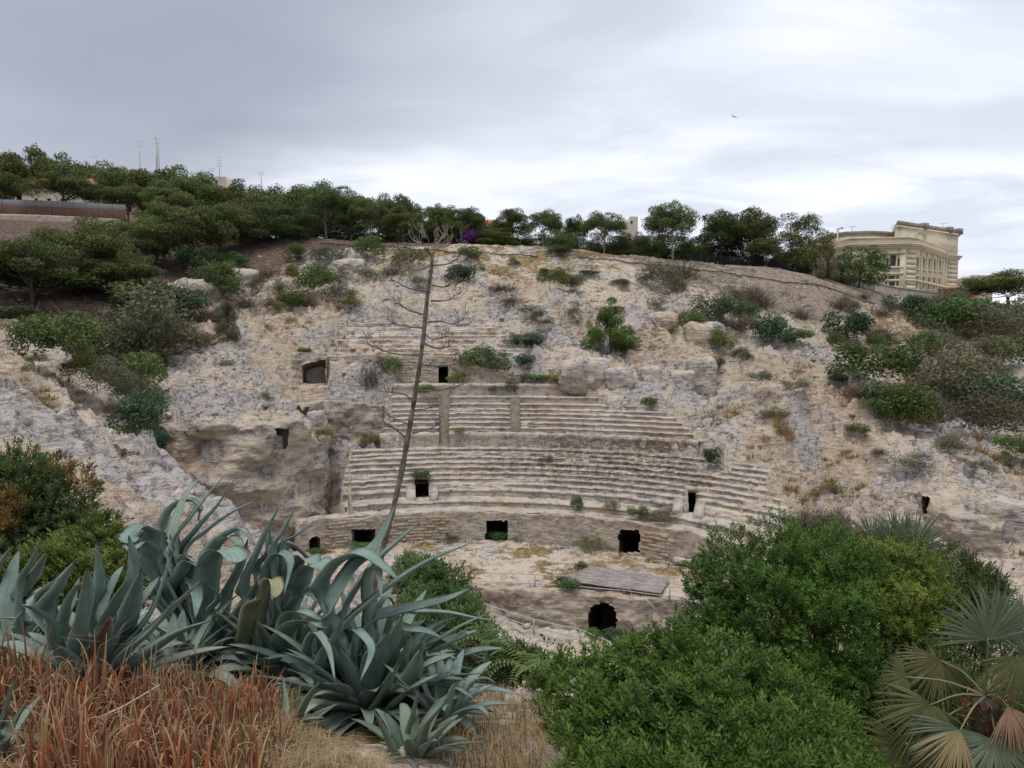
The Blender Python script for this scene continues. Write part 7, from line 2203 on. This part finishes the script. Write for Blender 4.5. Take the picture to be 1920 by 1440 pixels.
# ------------------------------------------------------------------ leafy shrubs of the foreground
def sprig_bush(name, label, lumps, n, mat, seed, leaf=0.042, wide=0.015, nl=9, accents=None, stems=True, group=None):
    """shrub grown from lumps (u, v, Y, radius px); leafy sprigs on an uneven surface over real stems"""
    g = np.random.default_rng(seed)
    L = [(P(u, v, Y), r * Y / F) for u, v, Y, r in lumps]
    cx = np.mean([c for c, r in L], axis=0)
    zb = float(H(cx[:1], cx[1:2])[0])
    root = thing(name, label, "shrub", (cx[0], cx[1], zb), 0, group)
    bo_ = np.array([cx[0], cx[1], zb])
    wts = np.array([r * r for c, r in L]); wts /= wts.sum()
    pos, dirs = [], []
    for (c, r), w_ in zip(L, wts):
        k = int(n * w_)
        d = g.normal(size=(k, 3)); d[:, 2] += 0.35; d[:, 1] -= 0.25
        d /= np.linalg.norm(d, axis=1)[:, None]
        kn = 0.30 * n3d(d[:, 0] * 3.0 + c[0] * 3, d[:, 1] * 3.0, d[:, 2] * 3.0 + c[2] * 3, 91) + 0.16 * n3d(d[:, 0] * 7 + c[0] * 3, d[:, 1] * 7.0, d[:, 2] * 7.0 + c[2], 93)
        gap = n3d(d[:, 0] * 4.2 + c[0] * 5, d[:, 1] * 4.2, d[:, 2] * 4.2 + c[2] * 5, 97) > -0.42
        rad = r * (1 + 1.35 * kn) * (1 - 0.45 * g.random(k) ** 2.2)
        d, rad = d[gap], rad[gap]
        pos.append(c + d * rad[:, None] - bo_); dirs.append(d)
    pos = np.concatenate(pos); dirs = np.concatenate(dirs)
    m = len(pos)
    ax = dirs * 0.7 + g.normal(0, 0.35, (m, 3)) + np.array([0, 0, 0.55])
    ax /= np.linalg.norm(ax, axis=1)[:, None]
    e1 = np.cross(ax, np.array([0.3, 0.2, 1.0])); e1 /= np.linalg.norm(e1, axis=1)[:, None]
    e2 = np.cross(ax, e1)
    t0 = np.clip(0.36 + 0.26 * dirs[:, 2] + 0.16 * g.normal(size=m) + 0.5 * n3d(pos[:, 0] * 3.0, pos[:, 1] * 2.6, pos[:, 2] * 2.6, 99), 0, 1)  # upward-facing sprigs tinted lighter: light from above put into the colour
    Vs, Ts = [], []
    sc = g.uniform(0.75, 1.3, m)
    for j in range(nl):
        a = j * 2.4 + g.uniform(-0.4, 0.4, m)
        f = j / nl
        b = pos + ax * (f * 1.5 * leaf * sc)[:, None]
        rd = e1 * np.cos(a)[:, None] + e2 * np.sin(a)[:, None]
        d = rd * (0.95 - 0.45 * f) + ax * (0.35 + 0.6 * f); d /= np.linalg.norm(d, axis=1)[:, None]
        s = np.cross(d, ax); s /= np.linalg.norm(s, axis=1)[:, None] + 1e-9
        ll = (leaf * sc * g.uniform(0.8, 1.2, m))[:, None]; ww = (wide * sc)[:, None] * 0.5
        Vs.append(np.stack([b, b + d * ll * 0.5 + s * ww, b + d * ll, b + d * ll * 0.5 - s * ww], 1))
        Ts.append(np.clip(t0 + 0.25 * f + g.normal(0, 0.07, m), 0, 1))
    V = np.stack(Vs, 1).reshape(-1, 3)
    tint = np.repeat(np.stack(Ts, 1).ravel(), 4)
    Q = np.arange(len(V)).reshape(-1, 4)
    if accents is not None:
        am_, frac, top_only = accents
        sel = (n3d(pos[:, 0] * 1.6, pos[:, 1] * 1.6, pos[:, 2] * 1.6, 95) > frac) & ((dirs[:, 2] > 0.2) | (not top_only))
        sel = np.repeat(sel, nl)
        me = mesh_np("foliage", V, Q, {"tint": tint})
        me.materials.append(mat); me.materials.append(am_)
        me.polygons.foreach_set("material_index", sel.astype(np.int32))
    else:
        me = mesh_np("foliage", V, Q, {"tint": tint}); me.materials.append(mat)
    obj("foliage", me, None, root)
    if stems:
        mb = MB()
        for c, r in L:
            c = c - bo_
            for q in range(4):
                e = c + np.clip(g.normal(0, 0.32, 3), -0.55, 0.55) * r
                mid = 0.5 * e + g.normal(0, 0.08, 3) * np.linalg.norm(e)
                mb.tube(spline([np.array([g.normal(0, 0.1), g.normal(0, 0.1), -0.1]), mid, e], 8), np.linspace(0.022, 0.005, 8), 5, False)
        obj("stems", mb.mesh("stems"), M_BARK, root)
    return root


B1 = [(1080, 1300, 6.3, 78), (1180, 1275, 6.4, 84), (1265, 1258, 6.4, 70), (1340, 1300, 6.3, 90), (1430, 1345, 6.2, 95), (1530, 1400, 6.1, 92), (1300, 1380, 5.8, 120), (1150, 1400, 5.7, 120), (1450, 1450, 5.6, 120), (1035, 1400, 5.9, 60), (1590, 1450, 6.0, 60), (1050, 1470, 5.6, 90), (1300, 1480, 5.3, 150), (1130, 1520, 5.0, 120), (1280, 1530, 4.8, 130), (1430, 1540, 4.8, 130), (1560, 1520, 5.2, 110)]
sprig_bush("mastic_shrub", "bright green rounded shrub filling the bottom right of centre", B1, 15000, M_MAST, 701, 0.046, 0.017)
B2 = [(1375, 1075, 9.2, 66), (1470, 1065, 9.4, 80), (1560, 1085, 9.4, 84), (1335, 1150, 9.0, 52), (1430, 1160, 8.8, 100), (1540, 1180, 8.7, 110), (1385, 1240, 8.6, 76), (1500, 1280, 8.4, 84), (1600, 1280, 8.4, 70), (1310, 1090, 9.2, 30), (1300, 1190, 8.9, 40), (1560, 1340, 8.2, 90), (1450, 1330, 8.2, 90)]
sprig_bush("mastic_shrub", "large green shrub behind the front one, right of the arena", B2, 11500, leaf_mat("darker_mastic_leaves", (0.020, 0.048, 0.010), (0.112, 0.215, 0.038), 0.22, 0.45, 0.01, 0.05), 702, 0.048, 0.017)
B3 = [(1640, 1095, 9.5, 70), (1700, 1085, 9.5, 62), (1730, 1140, 9.3, 60), (1660, 1160, 9.1, 80), (1620, 1060, 9.6, 40), (1700, 1200, 9.0, 60)]
sprig_bush("mastic_shrub", "yellower green shrub left of the right-hand fan palm", B3, 5200, leaf_mat("yellower_mastic_leaves", (0.045, 0.075, 0.014), (0.20, 0.26, 0.050), 0.22, 0.45, 0.01, 0.05), 703, 0.046, 0.017)
B4 = [(1515, 1012, 11.0, 40), (1560, 1020, 11.0, 46), (1530, 1040, 10.8, 50), (1600, 1040, 10.8, 36), (1490, 1040, 11.0, 30)]
sprig_bush("slender_leaved_shrub", "grey-green slender-leaved shrub below the back fan palm", B4, 2600, M_OLIVE, 704, 0.07, 0.012)
B5 = [(1790, 1085, 10.5, 50), (1830, 1110, 10.3, 50), (1770, 1130, 10.0, 60), (1850, 1150, 10, 40), (1800, 1180, 9.8, 70), (1860, 1110, 10.4, 26)]
sprig_bush("slender_leaved_shrub", "dark slender-leaved shrub behind the right-hand fan palm", B5, 3200, M_MAST2, 705, 0.065, 0.014)
B6 = [(1680, 1290, 8.6, 80), (1640, 1370, 8.0, 70), (1720, 1240, 8.8, 60), (1700, 1400, 7.8, 90), (1780, 1330, 8.2, 90), (1880, 1400, 8.2, 120), (1900, 1280, 8.6, 100)]
sprig_bush("understorey_shrub", "dark shrub in the shade below the right-hand fan palm", B6, 4200, M_MAST2, 706, 0.05, 0.018)
L1 = [(30, 925, 14.5, 74), (105, 935, 14.5, 66), (60, 1005, 14, 88), (140, 1005, 14, 50), (0, 1000, 13.5, 80), (-30, 930, 14.5, 70), (20, 1075, 13, 60)]
sprig_bush("evergreen_shrub", "dark shrub with reddened top at the left edge", L1, 7500, M_MAST2, 707, 0.075, 0.026, 9, (M_REDL, 0.16, True))
L2 = [(175, 1035, 10.8, 50), (222, 1050, 10.8, 46), (105, 1070, 10.3, 56), (45, 1100, 10, 50), (205, 1100, 10.3, 56), (248, 1085, 10.8, 26), (150, 1090, 10.2, 56), (190, 1150, 10, 60), (70, 1150, 10, 60), (195, 995, 11, 30)]
sprig_bush("evergreen_shrub", "bright green shrub behind the upright agave at the left", L2, 6000, leaf_mat("fresh_green_leaves", (0.040, 0.065, 0.013), (0.185, 0.235, 0.055), 0.22, 0.5, 0.01, 0.05), 708, 0.055, 0.020)
L3 = [(790, 1095, 13.5, 44), (830, 1105, 13.2, 44), (770, 1075, 13.8, 30), (860, 1150, 12.6, 40), (880, 1190, 12, 46), (900, 1235, 11.5, 50), (840, 1210, 11.8, 56), (850, 1265, 11, 50), (800, 1150, 12.6, 46), (780, 1200, 12, 60)]
sprig_bush("evergreen_shrub", "leafy shrub between the largest agave and the arena", L3, 5200, M_GREEN, 709, 0.075, 0.024, 9, (M_OLIVE, 0.25, False))
L4 = [(965, 1245, 10.5, 34), (1000, 1250, 10.3, 24), (940, 1260, 10.4, 30), (1020, 1275, 9.6, 24), (1045, 1265, 9.4, 20)]
sprig_bush("evergreen_shrub", "small light green shrub beside the dirt path", L4, 1500, M_GREEN, 710, 0.06, 0.02)


# feathery compound leaves of young tree-of-heaven shoots
def pinnate(label, u, v, Y, n, seed):
    g = np.random.default_rng(seed)
    b = P(u, v, Y); b[2] -= 0.5
    r = thing("ailanthus_sapling", label, "sapling", b, 0, "feathery saplings by the path")
    obj("stem", MB().tube([(0, 0, -0.3), (0.02, 0, 0.3), (0, 0, 0.55)], [0.012, 0.01, 0.006], 6).mesh("stem"), M_BARK, r)
    for i in range(n):
        az = i * 2.4 + g.uniform(-0.3, 0.3)
        L = g.uniform(0.35, 0.6)
        sp_ = spline([np.array([0, 0, 0.45]), np.array([math.sin(az) * 0.3 * L, math.cos(az) * 0.3 * L, 0.45 + 0.22 * L]), np.array([math.sin(az) * 0.7 * L, math.cos(az) * 0.7 * L, 0.45 + 0.22 * L]), np.array([math.sin(az) * L, math.cos(az) * L, 0.45 + 0.02 * L])], 13)
        V, Q, T = [], [], []
        side = np.array([math.cos(az), -math.sin(az), 0])
        for k in range(1, 13):
            for s in (-1, 1):
                d = side * s + np.array([math.sin(az), math.cos(az), 0]) * 0.35 - np.array([0, 0, 0.25])
                d /= np.linalg.norm(d)
                f = np.cross(d, [0, 0, 1.0]); f /= np.linalg.norm(f)
                l = 0.11 * (1 - 0.4 * k / 13); o0 = sp_[k]; q0 = len(V)
                V += [o0, o0 + d * l * 0.4 + f * 0.016, o0 + d * l, o0 + d * l * 0.4 - f * 0.016]
                Q.append([q0, q0 + 1, q0 + 2, q0 + 3])
        obj("leaf", mesh_np("leaf", np.array(V), np.array(Q), {"tint": g.uniform(0.4, 0.9, len(V))}), M_GREEN, r)


pinnate("feathery-leaved sapling right of the agave tips", 915, 1200, 10.5, 9, 1)
pinnate("feathery-leaved sapling over the dirt path", 985, 1245, 9.5, 9, 2)
pinnate("feathery-leaved sapling left of the front green shrub", 1040, 1262, 8.6, 7, 3)

# ------------------------------------------------------------------ fan palms
M_FAN = leaf_mat("fan_palm_green", (0.055, 0.085, 0.050), (0.16, 0.215, 0.125), 0.2, 0.45, 0.015, 0.12, 0.4)
M_FANO = leaf_mat("fan_palm_old_green", (0.060, 0.070, 0.028), (0.17, 0.18, 0.075), 0.2, 0.5, 0.015, 0.12)
M_FAND = leaf_mat("fan_palm_dead", (0.20, 0.135, 0.075), (0.42, 0.31, 0.19), 0.15, 0.8)


def fan(parent, crown, hub, axis, normal, R, mat, seed, nseg=32, spread=2.3, droop=0.15):
    """one fan leaf: stalk from the crown to the hub, ribs folded like a hand fan"""
    g = np.random.default_rng(seed)
    axis = axis / np.linalg.norm(axis); normal = normal - np.dot(normal, axis) * axis; normal /= np.linalg.norm(normal)
    side = np.cross(axis, normal)
    V, Q, T, tint = [], [], [], []
    for i in range(nseg):
        a = (i / (nseg - 1) - 0.5) * 2 * spread / 2 * 1.25
        d = axis * math.cos(a) + side * math.sin(a)
        pdir = -axis * math.sin(a) + side * math.cos(a)
        L = R * (1 - 0.20 * (abs(a) / 1.6) ** 2) * g.uniform(0.88, 1.06)
        w = R * spread * 0.46 / nseg
        jo = 0.34
        bend = droop * g.uniform(0.2, 2.6)
        tw = g.normal(0, 0.045) * R
        st = [(0.03, 0.1), (0.22, 0.55), (jo, 1.0), (0.58, 0.86), (0.80, 0.5), (1.0, 0.04)]
        n0 = len(V); tt = g.random()
        for s, ww in st:
            c = hub + d * (L * s) - normal * (bend * R * s ** 3 * 0.5) + np.array([0, 0, -1]) * (bend * L * s ** 3 * 0.6) + pdir * tw * s * s
            hw = w * ww * min(1, s / jo) * 1.05
            V += [c - pdir * hw, c + normal * hw * 0.75, c + pdir * hw]
            tint += [tt * 0.6 + 0.25] * 3
        for k in range(len(st) - 1):
            o0 = n0 + 3 * k
            Q += [[o0, o0 + 1, o0 + 4, o0 + 3], [o0 + 1, o0 + 2, o0 + 5, o0 + 4]]
    fr2 = obj("frond", mesh_np("frond", np.array(V), np.array(Q), {"tint": np.clip(np.array(tint), 0, 1)}), mat, parent)
    mid = 0.5 * (crown + hub) + np.array([0, 0, 0.04])
    obj("leafstalk", MB().tube(spline([crown, mid, hub + axis * 0.02], 8), np.linspace(0.011, 0.006, 8), 5).mesh("leafstalk"), M_PSTALK, fr2)


M_PSTALK = plain("palm_leafstalk", (0.19, 0.20, 0.10), 0.6, 0.15)


def palm(label, uc, vc, Y, fronds, seed, trunk_h=None):
    c = P(uc, vc, Y)
    zb = float(H(c[:1], c[1:2])[0])
    r = thing("fan_palm", label, "palm", (c[0], c[1], min(zb, c[2] - 0.4)), 0, "fan palms")
    o = np.array(r.location)
    h = c[2] - o[2]
    n = 14
    zz_ = np.linspace(-0.2, h, n)
    obj("trunk", MB().tube(np.c_[0.03 * np.sin(zz_ * 3), 0.03 * np.cos(zz_ * 2), zz_], 0.11 + 0.018 * (np.arange(n) % 2), 9).mesh("trunk"), M_BARK, r)
    mb = MB()
    g = np.random.default_rng(seed)
    for i in range(46):
        a = g.uniform(0, 6.28)
        p0 = np.array([0.09 * math.cos(a), 0.09 * math.sin(a), h - g.uniform(0, 0.3)])
        p1 = p0 + np.array([math.cos(a), math.sin(a), g.uniform(-0.2, 1.2)]) * g.uniform(0.08, 0.2)
        mb.tube([p0, p1], [0.012, 0.003], 4, False)
    obj("fibre", mb.mesh("fibre"), plain("rusty_palm_fibre", (0.20, 0.085, 0.045), 0.9, 0.2, 20), r)
    for i, (u, v, dy, ang, tilt, rpx, m) in enumerate(fronds):
        hub = P(u, v, Y + dy) - o
        a = math.radians(ang)
        axis = np.array([math.sin(a), -math.sin(math.radians(tilt)) * 1.0, math.cos(a)])
        nrm = np.array([0, -1.0, 0.25])
        fan(r, np.array([0, 0, h]), hub, axis, nrm, rpx * (Y + dy) / F, {"g": M_FAN, "o": M_FANO, "d": M_FAND}[m], seed * 50 + i, 60 if m != "d" else 36, 2.5 if m != "d" else 1.3)


palm("fan palm with dead tan fronds at the right edge of the foreground", 1848, 1305, 6.2,
     [(1852, 1200, -0.1, -4, 5, 128, "g"), (1905, 1215, 0.25, 30, 5, 130, "g"), (1940, 1260, 0.0, 60, 0, 120, "g"), (1765, 1235, 0.2, 205, 20, 105, "o"), (1745, 1318, 0.0, 215, 25, 125, "o"), (1800, 1365, -0.15, 200, 30, 125, "g"),
      (1868, 1385, -0.2, 185, 30, 110, "g"), (1890, 1322, -0.2, 168, 20, 88, "d"), (1800, 1368, -0.25, 215, 25, 110, "d"), (1700, 1268, 0.1, 260, 20, 60, "o"), (1930, 1330, 0.1, 150, 20, 120, "o"), (1910, 1230, -0.15, 178, 15, 100, "o"), (1940, 1400, -0.1, 170, 20, 110, "g"),
      (1870, 1235, 0.3, 175, 10, 90, "d"), (1760, 1290, 0.3, 280, 10, 110, "o"), (1700, 1400, 0.1, 230, 10, 120, "o"), (1830, 1420, 0.0, 200, 25, 120, "o")], 31)
palm("fan palm rising behind the green shrubs at the right", 1680, 1075, 12.5,
     [(1640, 1030, 0.0, -35, 0, 84, "g"), (1680, 1020, 0.1, -6, 0, 76, "g"), (1710, 1030, -0.1, 28, 0, 88, "g"), (1730, 1050, 0.0, 66, 5, 62, "g"), (1620, 1050, 0.2, -62, 5, 70, "g"), (1670, 1040, -0.3, 8, 15, 74, "g"), (1700, 1070, -0.2, 50, 20, 70, "g"), (1745, 1090, 0.1, 95, 10, 50, "g")], 32)

# pale boulder beside the dirt path
g7 = np.random.default_rng(71)
bq = P(985, 1325, 7.6)
ph_, th_ = np.meshgrid(np.linspace(0, math.pi, 28), np.linspace(0, 2 * math.pi, 48, endpoint=False), indexing="ij")
d_ = np.stack([np.sin(ph_) * np.cos(th_), np.sin(ph_) * np.sin(th_), np.cos(ph_)], -1)
rr_ = 1 + 0.28 * fbm3(d_[..., 0] * 1.6, d_[..., 1] * 1.6, d_[..., 2] * 1.6, 301, 4)
V = (d_ * rr_[..., None] * np.array([0.26, 0.22, 0.17])).reshape(-1, 3)
I = np.arange(28 * 48).reshape(28, 48)
Q = np.stack([I[:-1], I[1:], np.roll(I, -1, 1)[1:], np.roll(I, -1, 1)[:-1]], -1).reshape(-1, 4)
obj("boulder", mesh_np("boulder", V, Q, None, True), rock_mat("pale_boulder_stone", (0.56, 0.51, 0.44), (0.48, 0.44, 0.40), (0.46, 0.38, 0.30), 0.3, 0.05, scale=6.0), None, bq, label="pale rough boulder beside the dirt path at the bottom centre", category="boulder")

# bleached dead stems lying across the aloes
M_PALEST = plain("bleached_stem", (0.46, 0.40, 0.33), 0.9, 0.12, 12.0)
for lab, pts, r_ in (("long pale dead stem lying across the aloes from the left edge", [(-20, 1422, 3.3), (120, 1370, 3.5), (220, 1330, 3.7), (300, 1284, 3.9)], 0.006),
                     ("thick bleached dead leaf stalk at the bottom of the aloes", [(212, 1446, 3.0), (245, 1412, 3.1), (272, 1378, 3.2)], 0.011),
                     ("thin pale stem arching low across the bottom aloes", [(95, 1402, 3.1), (200, 1398, 3.1), (290, 1404, 3.1), (335, 1428, 3.1)], 0.005)):
    p_ = np.array([P(*q) for q in pts])
    obj("stick", MB().tube(spline(p_ - p_[0], 20), np.linspace(r_, r_ * 0.6, 20), 6).mesh("stick", True), M_PALEST, None, p_[0], label=lab, category="stick")
